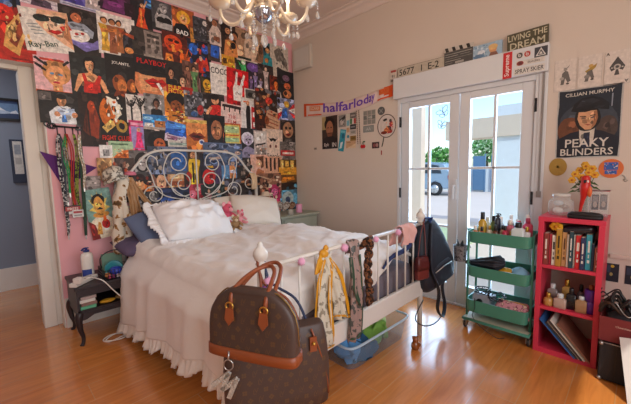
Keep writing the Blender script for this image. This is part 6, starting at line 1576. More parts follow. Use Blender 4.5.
# air vent box in the corner
t = thing('wall_vent', 'white junction box high in the wall corner', 'vent', (2.92, 3.11, 2.52))
bm = new_bm(); box(bm, (2.90, 2.955, 2.525), (2.95, 3.268, 2.80)); obj('housing', bm, mat('pale_grey_plastic', 'c9c0b6', .6, var=.03), t, bevel=.006)
bm = new_bm(); box(bm, (2.896, 2.985, 2.555), (2.90, 3.24, 2.77)); obj('cover', bm, mat('paler_grey_plastic', 'cfc9c2', .6, var=.03), t, bevel=.002)

# row of signs standing on the roller box
wall_print('licence_plate', 'small square end plate with red mark at the start of the sign row', 'sign', 1.808, 2.193, .075, .10, 'cfc2b4', [('r', .1, .68, .9, .88, 'a8423a'), ('t', '91', .45, .3, .28, '3a3430'), ('r', 0, 0, 1, .03, '6a625a')], x=2.93, thick=.003)
wall_print('licence_plate', 'small grey tag under the square end plate', 'sign', 1.818, 2.135, .05, .022, '9a8f86', [('r', .1, .3, .9, .6, '4a4440')], x=2.935, thick=.003)
wall_print('licence_plate', 'long old licence plate with worn black characters', 'sign', 1.525, 2.19, .46, .095, 'c2b6a4', [('r', 0, 0, 1, .03, '5a5248'), ('r', 0, .97, 1, 1, '5a5248'), ('t', '5677', .2, .5, .62, '2a2624'), ('t', 'I', .53, .5, .58, '2a2624'), ('t', 'E-2', .78, .5, .62, '2a2624')], x=2.93, thick=.003)
t = thing('clapperboard', 'grey film clapperboard standing on the roller box', 'sign', (2.93, 1.175, 2.145))
bm = print_bm((2.93, 1.176, 2.20), RIGHT, .24, .115, '4a4846', [('r', .04, .82, .96, .86, 'a8a29a'), ('r', .04, .66, .5, .7, 'a8a29a'), ('r', .56, .66, .9, .7, '8a8680'), ('r', .04, .5, .96, .53, '8a8680'), ('r', .04, .34, .6, .38, 'a8a29a'), ('r', .04, .18, .3, .22, '8a8680'), ('r', .4, .1, .7, .26, 'a8a29a')], 0, .006); obj('slate', bm, PRINT, t, normals=False)
bm = print_bm((2.929, 1.172, 2.277), RIGHT, .24, .034, 'c8beb2', [('p', '26211f', [x, 0, x + .11, 0, x + .06, 1, x - .05, 1]) for x in (.05, .30, .55, .80)], -1.5, .006); obj('clap_stick', bm, PRINT, t, normals=False)
t = thing('canvas_print', 'little canvas of a blonde child on pale blue between clapperboard and wooden sign', 'picture', (2.93, .945, 2.145))
bm = print_bm((2.935, .945, 2.196), RIGHT, .215, .11, '9db8cc', [('e', .7, .5, .13, .28, 'd89a6a'), ('e', .7, .66, .16, .2, 'e0b878'), ('p', '8a5a48', [.55, 0, .9, 0, .82, .3, .62, .3]), ('e', .3, .4, .14, .2, 'd8e0e6'), ('e', .2, .2, .2, .15, '5f7f9f'), ('n', 5, 18, .02, .02, .5, .95, ['c8d8e2', '6f90ac'])], 0, .014); obj('canvas', bm, PRINT, t, normals=False)
bm = print_bm((2.935, .67, 2.208), RIGHT, .265, .125, '4f4a34', [('r', 0, .46, 1, .49, '3a3626'), ('t', 'LIVING·THE'.replace('·', ' '), .5, .73, .34, 'c9c0a4'), ('t', 'DREAM', .5, .25, .4, 'c9c0a4')], 1.5, .014)
tag(obj('wooden_sign', bm, PRINT, normals=False), 'dark wooden sign with pale capital letters at the near end of the row', 'sign', None)
# stickers on the roller box
wall_print('sticker', 'bright red sticker with white vertical lettering on the roller box', 'sticker', .79, 2.038, .062, .195, 'c8141c', [('t', 'Supreme', .5, .5, .22, 'f0e8e4', 90)], x=2.9045, group='stickers on the roller box')
wall_print('sticker', 'white sticker with grey round logo and small letter', 'sticker', .71, 2.093, .044, .044, 'd8d0c8', [('e', .5, .5, .46, .46, '4a4644'), ('e', .5, .46, .22, .22, 'd8d0c8'), ('r', .3, .4, .38, .85, 'd8d0c8'), ('e', .5, .46, .1, .1, '4a4644')], x=2.9045, group='stickers on the roller box')
wall_print('sticker', 'white sticker with red round logo beside the grey one', 'sticker', .66, 2.093, .044, .044, 'd8d0c8', [('e', .5, .5, .46, .46, 'c03a34'), ('e', .5, .46, .22, .22, 'd8d0c8'), ('r', .3, .4, .38, .85, 'd8d0c8'), ('e', .5, .46, .1, .1, 'c03a34')], x=2.9045, group='stickers on the roller box')
wall_print('sticker', 'dark square sticker with white triangle emblem at the box end', 'sticker', .575, 2.088, .08, .07, '3a3d44', [('p', 'd8d4cc', [.5, .92, .9, .12, .1, .12]), ('p', '3a3d44', [.5, .74, .76, .2, .24, .2]), ('p', 'd8d4cc', [.5, .56, .64, .26, .36, .26])], x=2.9045, group='stickers on the roller box')
wall_print('sticker', 'dark red round stamp sticker with scribbled name', 'sticker', .64, 2.035, .18, .035, 'd6cec4', [('e', .14, .5, .13, .48, '8a2a2a'), ('e', .14, .5, .07, .25, '5a1c1c'), ('t', 'doodles', .62, .5, .5, '5a504c')], x=2.9045, group='stickers on the roller box')
wall_print('sticker', 'white sticker with black capitals lowest on the roller box', 'sticker', .645, 1.978, .195, .05, 'd8d2ca', [('t', 'SPRAY SKIER', .5, .5, .62, '2a2828')], x=2.9045, group='stickers on the roller box')
# three big playing cards
def card(cy, cz, lab, shapes):
    wall_print('playing_card', lab, 'playing card', cy, cz, .127, .215, 'd9cbbf', [('r', 0, 0, 1, .008, 'b0a298'), ('r', .0, 0, .012, 1, 'b0a298'), ('r', .988, 0, 1, 1, 'b0a298')] + shapes, group='giant playing cards above the poster')
card(.432, 1.90, 'giant joker card farthest from the corner, all in grey', [('e', .5, .68, .09, .05, '9a8f86'), ('p', '6a635e', [.3, .2, .45, .2, .5, .4, .62, .25, .75, .3, .62, .6, .5, .64, .36, .56]), ('p', '8a827a', [.35, .75, .5, .7, .7, .82, .62, .72]), ('e', .35, .4, .1, .05, 'a89e94'), ('e', .62, .22, .07, .03, '4a4440')])
card(.299, 1.897, 'giant joker card in the middle with golden figure', [('e', .55, .66, .1, .06, 'c8a05a'), ('p', 'a8863a', [.3, .52, .8, .72, .74, .6, .45, .42]), ('p', '6a635e', [.3, .2, .45, .2, .5, .38, .62, .24, .7, .3, .6, .55, .4, .5]), ('e', .4, .35, .12, .06, '8a827a'), ('e', .62, .25, .07, .03, '4a4440')])
card(.161, 1.893, 'giant ace of spades card with ornate black centre', [('t', 'A', .12, .92, .09, '2a2826'), ('t', 'A', .88, .08, .09, '2a2826', 180), ('p', '4a4644', [.5, .82, .8, .52, .72, .4, .54, .46, .6, .28, .4, .28, .46, .46, .28, .4, .2, .52]), ('e', .5, .52, .14, .08, 'b8aea4'), ('e', .5, .52, .07, .04, '4a4644'), ('e', .3, .5, .04, .02, 'c8beb4'), ('e', .7, .5, .04, .02, 'c8beb4')])
# the large poster
wall_print('poster', 'large navy film poster of a young person in flat cap on the door wall', 'poster', .294, 1.555, .345, .475, 'b9b6b0', [('r', .02, .015, .98, .985, '1e2733'), ('e', .5, .5, .46, .3, '39404a'), ('e', .22, .42, .2, .18, '6a3f28'), ('e', .8, .42, .16, .16, '4a3a34'), ('p', '161b28', [.02, .02, .98, .02, .98, .28, .74, .37, .6, .40, .4, .40, .24, .37, .02, .28]), ('p', 'cfc2b2', [.38, .42, .62, .42, .6, .2, .5, .14, .4, .2]), ('p', '20263a', [.46, .36, .54, .36, .56, .16, .5, .12, .44, .16]), ('e', .5, .57, .2, .19, '1a1513'), ('p', 'd29c74', [.36, .66, .64, .66, .66, .56, .63, .47, .55, .40, .47, .40, .38, .47, .345, .56]), ('p', 'a06a48', [.56, .42, .63, .47, .66, .56, .64, .66, .58, .64, .6, .54]), ('p', '10131a', [.24, .68, .28, .78, .4, .85, .56, .87, .7, .83, .8, .74, .82, .66, .72, .675, .5, .70, .34, .66]), ('p', '23262e', [.3, .72, .4, .82, .56, .84, .68, .8, .5, .76]), ('p', '241812', [.38, .60, .47, .605, .47, .592, .39, .588]), ('p', '241812', [.53, .605, .62, .60, .61, .588, .53, .592]), ('e', .43, .572, .03, .009, '2a3a48'), ('e', .575, .572, .03, .009, '2a3a48'), ('p', 'b5825c', [.49, .58, .515, .58, .535, .515, .475, .515]), ('p', '9a4a3c', [.44, .468, .5, .477, .56, .468, .5, .452]), ('t', 'CILLIAN MURPHY', .5, .92, .05, 'd8d0c4'), ('t', 'PEAKY', .5, .215, .12, 'd9d0c4'), ('t', 'BLINDERS', .5, .085, .1, 'd9d0c4'), ('r', .84, .7, .86, .88, '8a8f9a')], photo=77)
# discs
t = disc(.446, 1.255, .053, .064, 'gold_disc', 'a8843a', 'gold compact disc on the wall under the poster', 'wall_disc', 'hole', 'disc')
t = disc(.157, 1.240, .063, .063, 'orange_disc', 'd8703a', 'orange compact disc with blue print on the wall', 'wall_disc', 'hole', 'disc')
disc_print(t, .157, 1.256, .07, .05, '3a62b0', [('n', 6, 26, .02, .02, .98, .98, ['e0d8d4', '22408a', 'd8703a', '6f8fd0'])])
disc_print(t, .157, 1.215, .06, .025, '3a62b0', [('n', 8, 12, .02, .02, .98, .98, ['e0d8d4', '22408a'])])
bm = new_bm(); tube(bm, bez([(2.946, .10, 1.195), (2.946, .088, 1.188), (2.946, .082, 1.17), (2.946, .092, 1.165), (2.946, .078, 1.155), (2.946, .072, 1.165)], 4), .003, 6); tag(obj('wall_hook', bm, mat('steel', 'b8b6b2')), 'small bent steel hook on the wall past the orange disc', 'hook')
for k, (cy, w_, lab) in enumerate(((.123, .085, 'small dark photo with yellow speck pinned behind the cable tray'), (.02, .06, 'small dark photo nearest the picture edge, low on the wall'))):
    wall_print('photo_print', lab.replace('nearest the picture edge', 'beyond the yellow speck one'), 'photo', cy, .535, w_, .125, '2a2c36', [('e', .6, .85, .12, .08, 'c8a83a'), ('e', .55, .4, .1, .1, 'a8925a'), ('r', .1, .5, .5, .9, '3a4256')], group='dark photos low on the wall')
# butterflies on the glass
def butterfly(cy, cz, s, lab, rot):
    bm = new_bm(); R_ = Matrix.Rotation(rot, 2)
    for sg in (-1, 1):
        for (cx, c, a, b_) in ((.55, .35, .52, .38), (.42, -.35, .36, .3)):
            pts = []
            for k in range(18):
                q = 2 * PI * k / 18
                p = R_ @ V((sg * (cx + a * math.cos(q)), c + b_ * math.sin(q) + .2 * math.cos(q)))
                pts.append(V((2.9875, cy - p.x * s, cz + p.y * s)))
            tube(bm, pts, .0022, 5, closed=True)
        tube(bm, [V((2.9875, cy - (R_ @ V((0, .1))).x * s, cz + (R_ @ V((0, .1))).y * s)), V((2.9875, cy - (R_ @ V((sg * .35, 1.0))).x * s, cz + (R_ @ V((sg * .35, 1.0))).y * s))], .0014, 5)
    a, b_ = R_ @ V((0, -.5)), R_ @ V((0, .4))
    tube(bm, [(2.9875, cy - a.x * s, cz + a.y * s), (2.9875, cy - b_.x * s, cz + b_.y * s)], .003, 6)
    tag(obj('butterfly_decal', bm, mat('butterfly_blue', '5f7fa8', .5)), lab, 'decal', 'butterfly stickers on the glass')
butterfly(1.325, 1.765, .055, 'blue outlined butterfly sticker at the top of the far glass leaf', .5)
butterfly(1.335, 1.655, .045, 'blue outlined butterfly sticker just under the first one', -.3)

# ------------------------------------------------------------------ green trolley
M_green = mat('teal_green_metal', '478a74', .4, var=.05)
cart = thing('trolley', 'three tier teal green metal trolley in front of the glass door', 'trolley', (2.70, .73, 0))
CX0, CX1, CY0, CY1 = 2.555, 2.86, .515, .93
def tray(z0, z1):
    bm = new_bm()
    m, r = 40, .045
    cx, cy, hx, hy = (CX0 + CX1) / 2, (CY0 + CY1) / 2, (CX1 - CX0) / 2, (CY1 - CY0) / 2
    prof = [(z0, .012), (z0 + .006, .003), (z1, -.004), (z1, .002), (z1 - .003, .004), (z0 + .012, .010)]
    rings = [[bm.verts.new((cx + p[0], cy + p[1], z)) for p in [sup(hx - d, hy - d, 9, k, m) for k in range(m)]] for z, d in prof]
    bm.faces.new(rings[0][::-1]); bm.faces.new(rings[-1])
    for a, c in zip(rings, rings[1:]):
        for k in range(m): bm.faces.new((a[k], a[(k + 1) % m], c[(k + 1) % m], c[k]))
    return bm
for z0, z1 in ((.695, .785), (.43, .517), (.15, .25)):
    obj('tray', tray(z0, z1), M_green, cart)
bm = new_bm()
box(bm, (CX0 + .01, CY0 - .01, .082), (CX1 - .01, CY1 + .01, .10)); obj('base_shelf', bm, mat('cream_metal', 'b9b29a', .5), cart)
bm = new_bm(); tube(bm, [(CX0 - .002, CY0 - .015, .09), (CX0 - .002, CY1 + .015, .09), (CX1, CY1 + .015, .09), (CX1, CY0 - .015, .09)], .011, 8, closed=True); obj('base_frame', bm, M_green, cart)
for y in (CY0 + .02, CY1 - .02):
    for x in (CX0 + .06, CX1 - .06):
        yy = y + (-.028 if y < .7 else .028)
        bm = new_bm(); tube(bm, [(x, yy, .09), (x, yy, .79)], .009, 8); obj('upright', bm, M_green, cart)
for y in (CY0 - .008, CY1 + .008):
    for x in (CX0 + .03, CX1 - .04):
        bm = new_bm(); tube(bm, [(x, y, .085), (x, y, .06)], .008, 8); box(bm, (x - .012, y - .014, .025), (x + .03, y - .009, .062)); box(bm, (x - .012, y + .009, .025), (x + .03, y + .014, .062)); c_ = obj('caster', bm, mat('steel', 'b8b6b2'), cart)
        bm = new_bm(); lathe(bm, [(.012, -.008), (.028, -.008), (.030, 0), (.028, .008), (.012, .008)], (x + .012, y, .030), 18, Matrix.Rotation(PI / 2, 4, 'X')); obj('wheel', bm, M_dark, c_)
# hanging cup
t = thing('hanging_cup', 'perforated grey metal cup hooked on the trolley end', 'cup', (2.62, .99, .52))
M_cup = spots('perforated_metal', '7d7d80', '2f2f33', 70, .56, .35)
bm = new_bm(); lathe(bm, [(.045, 0), (.048, .004), (.052, .12), (.055, .125), (.049, .122), (.045, .01), (0, .008)], (2.62, 1.003, .525), 24); obj('cup', bm, M_cup, t)
bm = new_bm(); tube(bm, bez([(2.62, .95, .645), (2.62, .935, .665), (2.62, .922, .64)], 4), .004, 6); tube(bm, [(2.62, .955, .645), (2.62, .925, .525)], .003, 6); obj('hook', bm, mat('steel', 'b8b6b2'), t)
for k, (dx_, dy, a) in enumerate(((-.01, .015, .4), (.02, -.005, -.5), (0, -.02, .1))):
    bm = new_bm(); tube(bm, [(2.62 + dx_ * .6, 1.003 + dy * .6, .54), (2.62 + dx_ + a * .02, 1.003 + dy, .66), (2.62 + dx_ + a * .05, 1.003 + dy + a * .03, .69)], [.006, .008, .004], 8)
    tag(obj('makeup_brush', bm, M_dark), ('black brush leaning outward in the grey cup', 'black brush leaning to the tray side of the grey cup', 'black upright brush in the middle of the grey cup')[k], 'brush', 'brushes in the hanging cup')

def bottle(loc, r, h, m, cap, lab, shape='round', capm=.2, group='toiletries on the trolley top', name='toiletry_bottle'):
    if group.startswith('toil'):
        r, h = r * 1.15, h * 1.35
    t = thing(name, lab, 'bottle', loc, 0, group)
    x, y, z = loc
    bm = new_bm()
    hb = h * (1 - capm)
    if shape == 'square':
        loft(bm, [(0, r * .95, r * .7), (.003, r, r * .75), (hb * .9, r, r * .75), (hb, r * .5, r * .4)], Matrix.Translation(V(loc)) @ Matrix.Rotation(PI / 2, 4, 'Z'), 7, 28)
    else:
        lathe(bm, [(r * .92, 0), (r, .004), (r, hb * .8), (r * .75, hb * .92), (r * .45, hb)], loc, 18)
    obj('body', bm, m, t)
    bm = new_bm(); lathe(bm, [(r * .5, hb), (r * .52, hb + .002), (r * .5, h - .003), (r * .4, h), (0, h)], loc, 16); obj('cap', bm, cap, t)
    return t
M_pink_p = mat('pink_plastic', 'd9788c', .35, var=.05)
M_yel = mat('amber_liquid', 'c9a23c', .2, var=.05)
M_clr = plastic('clear_glass', 'e2e6e8', .2, .05)
M_frost = mat('frosted_glass', 'cfd6d4', .25, var=.06)
M_blu = mat('blue_plastic', '2f78c8', .35, var=.05)
M_gold = mat('gold_cap', 'b8923f', .3, .8)
zt = .708
bottle((2.66, .855, zt), .026, .16, M_yel, M_dark, 'amber bottle with black cap on the trolley top', capm=.25)
bottle((2.60, .885, zt), .02, .085, mat('orange_plastic', 'd8742c', .4), M_wp, 'low orange pot at the far corner of the trolley top', capm=.3)
pump_bottle((2.70, .76, zt), .03, .21, mat('smoky_plastic', '2a2d38', .25), M_dark, 'tall black pump bottle standing in the middle of the trolley top', group='toiletries on the trolley top', name='toiletry_bottle')
bottle((2.74, .80, zt), .022, .135, mat('green_glass_dull', '6f8a5a', .25), M_dark, 'green bottle behind the amber one', capm=.22)
bottle((2.75, .69, zt), .03, .12, M_blu, M_frost, 'bright blue bottle with pale cap behind the pink ones', capm=.25)
bottle((2.63, .795, zt), .018, .09, mat('cream_plastic', 'd8cbb4', .4), M_gold, 'cream bottle with gold cap at the front of the tray', capm=.25)
bottle((2.60, .745, zt), .018, .10, mat('brown_glass', '5a3422', .2), M_dark, 'brown glass dropper bottle near the tray front', capm=.3)
bottle((2.66, .665, zt), .024, .13, M_pink_p, M_wp, 'pink bottle with white cap on the trolley top', capm=.22)
bottle((2.72, .625, zt), .022, .12, mat('rose_plastic', 'e29aa4', .35), mat('crimson_cap', 'c02a44', .35), 'rose bottle with crimson cap on the trolley top', capm=.25)
bottle((2.61, .685, zt), .017, .10, mat('crimson_plastic', 'b82f48', .35), M_dark, 'small crimson bottle at the tray front', capm=.25)
bottle((2.60, .60, zt), .034, .125, M_frost, M_dark, 'square frosted scent bottle with black cap at the tray front', 'square', .22)
bottle((2.60, .645, zt), .018, .075, mat('olive_plastic', '8a9a5a', .4), M_gold, 'squat olive pot between crimson and frosted bottles', capm=.3)
bottle((2.70, .565, zt), .026, .14, mat('hot_pink_plastic', 'd84f78', .35), mat('hot_pink_cap', 'b83a60', .35), 'hot pink bottle at the near end of the trolley top', 'square', .2)
bottle((2.78, .585, zt), .02, .15, mat('pale_pink_plastic', 'e6b8bc', .35), M_wp, 'pale pink tall bottle at the back near corner', capm=.2)
bottle((2.79, .86, zt), .022, .12, M_wp, M_wp, 'white bottle at the far back corner of the trolley top', capm=.2)
bottle((2.77, .76, zt), .024, .13, M_frost, M_wp, 'frosted bottle with white cap behind the black pump', capm=.25)
bottle((2.79, .65, zt), .02, .12, mat('lilac_plastic', 'b59ac0', .35), M_wp, 'lilac bottle at the back of the tray between blue and pale pink', capm=.22)
bottle((2.62, .845, zt), .017, .08, mat('terracotta_plastic', 'b5623a', .4), M_dark, 'terracotta pot at the tray front near the amber bottle', capm=.3)
bottle((2.66, .715, zt), .016, .095, mat('tan_plastic', 'c0a078', .4), M_dark, 'slim tan tube between the black pump and the pink bottle', capm=.25)
bottle((2.64, .555, zt), .02, .10, mat('white_glass', 'dcd8d4', .25), M_gold, 'white scent bottle with gold cap at the near front corner', 'square', .25)
bottle((2.75, .90, zt), .018, .10, M_clr, M_wp, 'small clear bottle at the far end of the tray', capm=.25)
bottle((2.81, .70, zt), .02, .14, mat('mint_plastic', '9cc8b0', .35), M_wp, 'mint green bottle at the back behind the bright blue one', capm=.22)
# middle tray
bm = new_bm()
def fan(u, v):
    y = .965 - .30 * u
    e = math.sin(PI * min(1, u * 1.06)) ** .35 if u > .8 else 1
    a = 2 * PI * v
    rr_ = (.014 + .066 * u) * e * (1 + .16 * math.sin(a * 8))
    return V((2.645 + rr_ * 1.2 * math.cos(a), y,   .515 + .04 * u + rr_ * .85 * math.sin(a)))
grid(bm, fan, 18, 48)
t = tag(obj('folding_umbrella', bm, mat('black_nylon', '22222b', .6, var=.2), smooth=True), 'black folding umbrella lying pleated across the middle tray', 'umbrella')
bm = new_bm(); ball(bm, (2.66, .68, .485), .06, (.9, 1.0, .6), 20)
for v in bm.verts: v.co += V((nz(*v.co, 20), nz(v.co.y, v.co.z, v.co.x, 20), 0)) * .015
tag(obj('mustard_pouch', bm, mat('mustard_cloth', 'c8921c'), smooth=True), 'mustard cloth pouch beside the umbrella in the middle tray', 'pouch')
bm = new_bm(); ball(bm, (2.66, .59, .49), .06, (1.1, 1.0, .75), 22)
for v in bm.verts: v.co += V((nz(*v.co, 16), nz(v.co.y, v.co.z, v.co.x, 16), nz(v.co.z, v.co.y, v.co.x, 16))) * .025
tag(obj('blue_cloth', bm, mat('pale_blue_cloth', '7fa8c0', .85, var=.1), smooth=True), 'crumpled pale blue cloth at the near end of the middle tray', 'cloth')
# bottom tray
bm = new_bm(); box(bm, (2.60, .77, .165), (2.76, .90, .275), Matrix.Translation((2.68, .83, .2)) @ Matrix.Rotation(math.radians(12), 4, 'Y') @ Matrix.Translation((-2.68, -.83, -.2)))
t = thing('projector', 'silver grey box-shaped gadget in the bottom tray', 'gadget', (2.68, .83, .165)); obj('body', bm, mat('silver_plastic', '9a9aa2', .4), t, bevel=.012)
bm = new_bm(); lathe(bm, [(.022, 0), (.022, .012), (.016, .012), (.014, .004), (0, .004)], (2.60, .84, .235), 18, Matrix.Rotation(math.radians(-80), 4, 'Y')); obj('lens', bm, M_dark, t)
rg = random.Random(12)
for k, (cy, cz, r_, lab) in enumerate(((.84, .29, .05, 'tangled black cable on top of the silver gadget'), (.74, .275, .06, 'coiled black cable loop in the bottom tray'))):
    pts = [(2.66 + r_ * 1.2 * math.cos(a * .9) + rg.uniform(-.012, .012), cy + r_ * math.sin(a * .9) + rg.uniform(-.01, .01), cz + .012 * math.sin(a * 2.1) + .02 * (1 - .6 * k)) for a in [i * .35 for i in range(60)]]
    bm = new_bm(); tube(bm, bez(pts, 2), .004, 6); tag(obj('black_cable', bm, M_dark), lab, 'cable', 'cables in the bottom tray')
bm = new_bm(); loft(bm, [(0, .10, .055), (.01, .118, .065), (.06, .112, .055), (.10, .095, .025), (.107, .09, .01)], Matrix.Translation((2.645, .625, .172)) @ Matrix.Rotation(PI / 2 + .1, 4, 'Z'), 5)
t = thing('cosmetic_pouch', 'pink patterned cosmetic pouch in the bottom tray', 'pouch', (2.64, .61, .165)); obj('body', bm, spots('pink_pattern_cloth', 'cf8a92', '8a4a58', 40, .55, third='d8b8a0'), t, smooth=True)
bm = new_bm(); tube(bm, [(2.64, .72, .28), (2.635, .54, .28)], .004, 6); obj('zip', bm, M_gold, t)
bm = new_bm(); tube(bm, bez([(2.55, .86, .27), (2.545, .855, .2), (2.55, .87, .12), (2.548, .80, .055), (2.56, .70, .006), (2.60, .66, .005)], 6), .0025, 6); tag(obj('charger_cord', bm, M_dark), 'thin dark cord hanging from the bottom tray to the floor', 'cord')

# ------------------------------------------------------------------ red bookshelf
M_red = mat('raspberry_red_paint', 'd0364f', .4, var=.05)
SX0, SX1, SY0, SY1, SH = 2.572, 2.925, .142, .478, .925
shelf = thing('bookshelf', 'narrow raspberry red open bookshelf by the door wall', 'bookshelf', (2.75, .31, 0))
bm = new_bm(); box(bm, (SX0, SY0, 0), (SX1, SY0 + .03, SH - .022)); obj('side_panel', bm, M_red, shelf, bevel=.002)
bm = new_bm(); box(bm, (SX0, SY1 - .03, 0), (SX1, SY1, SH - .022)); obj('side_panel', bm, M_red, shelf, bevel=.002)
bm = new_bm(); box(bm, (SX0 - .002, SY0 - .002, SH - .022), (SX1, SY1 + .002, SH + .008)); obj('top_panel', bm, M_red, shelf, bevel=.002)
for z in (.59, .305):
    bm = new_bm(); box(bm, (SX0 + .002, SY0 + .03, z), (SX1, SY1 - .03, z + .022)); obj('shelf', bm, M_red, shelf, bevel=.002)
bm = new_bm(); box(bm, (SX0 + .002, SY0 + .03, 0), (SX1, SY1 - .03, .035)); obj('plinth', bm, M_red, shelf)
# books
GBk = 'books in the red shelf'
books = [('8a3a34', .028, .21, 'maroon book at the far end of the red shelf'), ('c03a4a', .016, .205, 'slim crimson book next to the maroon one'), ('e0d8c8', .022, .20, 'white lettered book next to the slim crimson one'), ('b88a34', .030, .245, 'tall ochre book topped by the yellow flower'), ('c89a68', .026, .225, 'tan book beside the tall ochre one'), ('ded4c6', .013, .215, 'thin cream book beside the tan one'), ('24464f', .020, .235, 'dark petrol book in the middle of the row'), ('e2dcd2', .011, .215, 'thin white book before the scarlet one'), ('c8242a', .026, .215, 'scarlet book with white spine lettering'), ('2c3458', .024, .205, 'navy book beside the scarlet one'), ('3a9aa8', .030, .225, 'turquoise book beside the navy one'), ('22304a', .014, .17, 'thin midnight blue book near the shelf end'), ('8a4a3a', .030, .15, 'short russet book at the near end of the row')]
y = SY1 - .032
for k, (c, w_, h, lab) in enumerate(books):
    t = thing('book', lab, 'book', (2.66, y - w_ / 2, .612), 0, GBk)
    d = .125 + .02 * ((k * 7) % 3)
    x0 = SX0 + .012 + .01 * ((k * 5) % 3)
    bm = new_bm(); box(bm, (x0, y - w_ + .0008, .612), (x0 + d, y - .0008, .612 + h)); cv = obj('cover', bm, mat('book_' + c, c, .55, var=.06), t, bevel=.0015)
    bm = new_bm(); box(bm, (x0 + .004, y - w_ + .003, .612 + h - .001), (x0 + d - .002, y - .003, .612 + h + .0006)); obj('pages', bm, mat('page_paper', 'd8cdb8', .9), t)
    if w_ > .018:
        inv = {'e0d8c8': '3a3430', 'c89a68': '5a3a20', 'b88a34': '3a2a10'}.get(c, 'e8e0d4')
        bm = print_bm((x0 - .0004, y - w_ / 2, .612 + h * .5), RIGHT, w_ * .8, h * .72, c, [('r', .2, .55, .8, .9, inv) if k % 3 == 2 else ('r', .3, .5, .7, .95, inv), ('r', .25, .08, .75, .2, inv), ('r', .38, .28, .62, .42, inv)], 0, .0003)
        obj('spine_print', bm, PRINT, cv, normals=False)
    y -= w_
# things lying on the books
t = thing('flower_bow', 'yellow cloth flower on top of the ochre book', 'flower', (2.60, .385, .855))
bm = new_bm()
for k in range(7):
    a = 2 * PI * k / 7; ball(bm, (2.605 - .006 * (k % 2), .385 + .024 * math.cos(a), .872 + .016 * math.sin(a)), .015, (.7, 1, 1), 10)
obj('petal_ring', bm, mat('yellow_felt', 'd8a01c', .8), t)
bm = new_bm(); ball(bm, (2.592, .385, .872), .011); obj('centre', bm, mat('orange_felt', 'c87a1c', .8), t)
t = thing('camera_case', 'dark glossy case lying across the tops of the books', 'case', (2.64, .27, .84))
Mc = Matrix.Translation((2.665, .275, .833)) @ Matrix.Rotation(math.radians(97), 4, 'Z') @ Matrix.Rotation(math.radians(9), 4, 'Y')
bm = new_bm(); loft(bm, [(0, .085, .045), (.008, .095, .055), (.035, .092, .052), (.05, .08, .04)], Mc, 4); obj('body', bm, mat('dark_vinyl', '24222a', .25, var=.25), t)
bm = new_bm(); tube(bm, bez([Mc @ V((-.08, -.05, .03)), Mc @ V((-.02, -.062, .015)), Mc @ V((.05, -.06, .035)), Mc @ V((.09, -.04, .02))], 5), .005, 6); obj('strap', bm, mat('steel', 'b8b6b2'), t)
# scent bottles in the middle
GM = 'scent bottles on the middle shelf'
zt = .327
bottle((2.62, .41, zt), .028, .085, mat('honey_glass', 'b98a4a', .2), M_gold, 'round honey coloured scent bottle at the far end of the middle shelf', capm=.35, group=GM)
bottle((2.70, .40, zt), .03, .13, mat('smoke_glass', '8a7f7a', .2), M_frost, 'smoky scent bottle behind the honey one', 'square', .25, GM)
bottle((2.62, .345, zt), .034, .095, mat('rose_glass', 'b89a8a', .15, var=.2), M_frost, 'faceted rosy scent bottle in the middle shelf front', 'square', .3, GM)
bottle((2.72, .325, zt), .026, .17, mat('champagne_glass', 'c8a45a', .2), M_gold, 'tall champagne coloured bottle with gold cap', 'square', .28, GM)
bottle((2.64, .29, zt), .026, .14, mat('black_glass', '1c1a1e', .15, var=0), M_dark, 'matt black scent bottle in the middle of the shelf', 'square', .25, GM)
bottle((2.62, .236, zt), .030, .105, mat('topaz_glass', 'a8805a', .15, var=.15), M_frost, 'ribbed topaz bottle beside the purple candles', 'square', .2, GM)
bottle((2.73, .25, zt), .022, .15, mat('grey_glass', '6f6f78', .2), M_dark, 'slim grey bottle behind the topaz one', capm=.3, group=GM)
t = thing('purple_candle', 'stacked purple pillar candle at the near end of the middle shelf', 'candle', (2.635, .187, zt))
bm = new_bm(); lathe(bm, [(.026, 0), (.034, .004), (.034, .072), (.028, .078), (.028, .082), (.034, .086), (.034, .148), (.03, .154), (.024, .156), (.022, .15), (0, .15)], (2.64, .192, zt), 22); obj('wax', bm, mat('purple_wax', '5a2a90', .35, var=.08), t)
bm = new_bm(); lathe(bm, [(.012, .15), (.014, .156), (.014, .178), (.008, .186), (0, .187)], (2.64, .192, zt), 14); obj('stopper', bm, mat('copper_cap', '9a5a34', .35, .5), t)
# leaning records
GR = 'records leaning in the bottom of the red shelf'
for k, (c, lab) in enumerate((('2f5f9a', 'blue edged record leaning lowest in the red shelf'), ('3a3a40', 'charcoal record sleeve leaning on the blue one'), ('b8b0a4', 'pale grey record sleeve third in the leaning stack'), ('4a3a34', 'brown record sleeve between the grey and the white ones'), ('d8cfc2', 'white record sleeve leaning in the stack'), ('a89a88', 'beige record sleeve topmost but one in the stack'), ('8a5a48', 'russet record sleeve resting on top of the stack'))):
    dy = k * .017
    a = math.radians(43 - k * .5)
    base_y = .285 - dy * .5 + (-.0 if k < 5 else .0)
    L_ = .285 - .010 * ((k * 3) % 4)
    Mr = Matrix.Translation((SX0 - .02 + .006 * (k % 3), .245 - k * .0125, .036)) @ Matrix.Rotation(-a, 4, 'X')
    bm = new_bm(); box(bm, (0, 0, 0), (.25, .0075, L_), Mr)
    tag(obj('record_sleeve', bm, mat('sleeve_' + c, c, .6), bevel=.001), lab, 'record', GR)
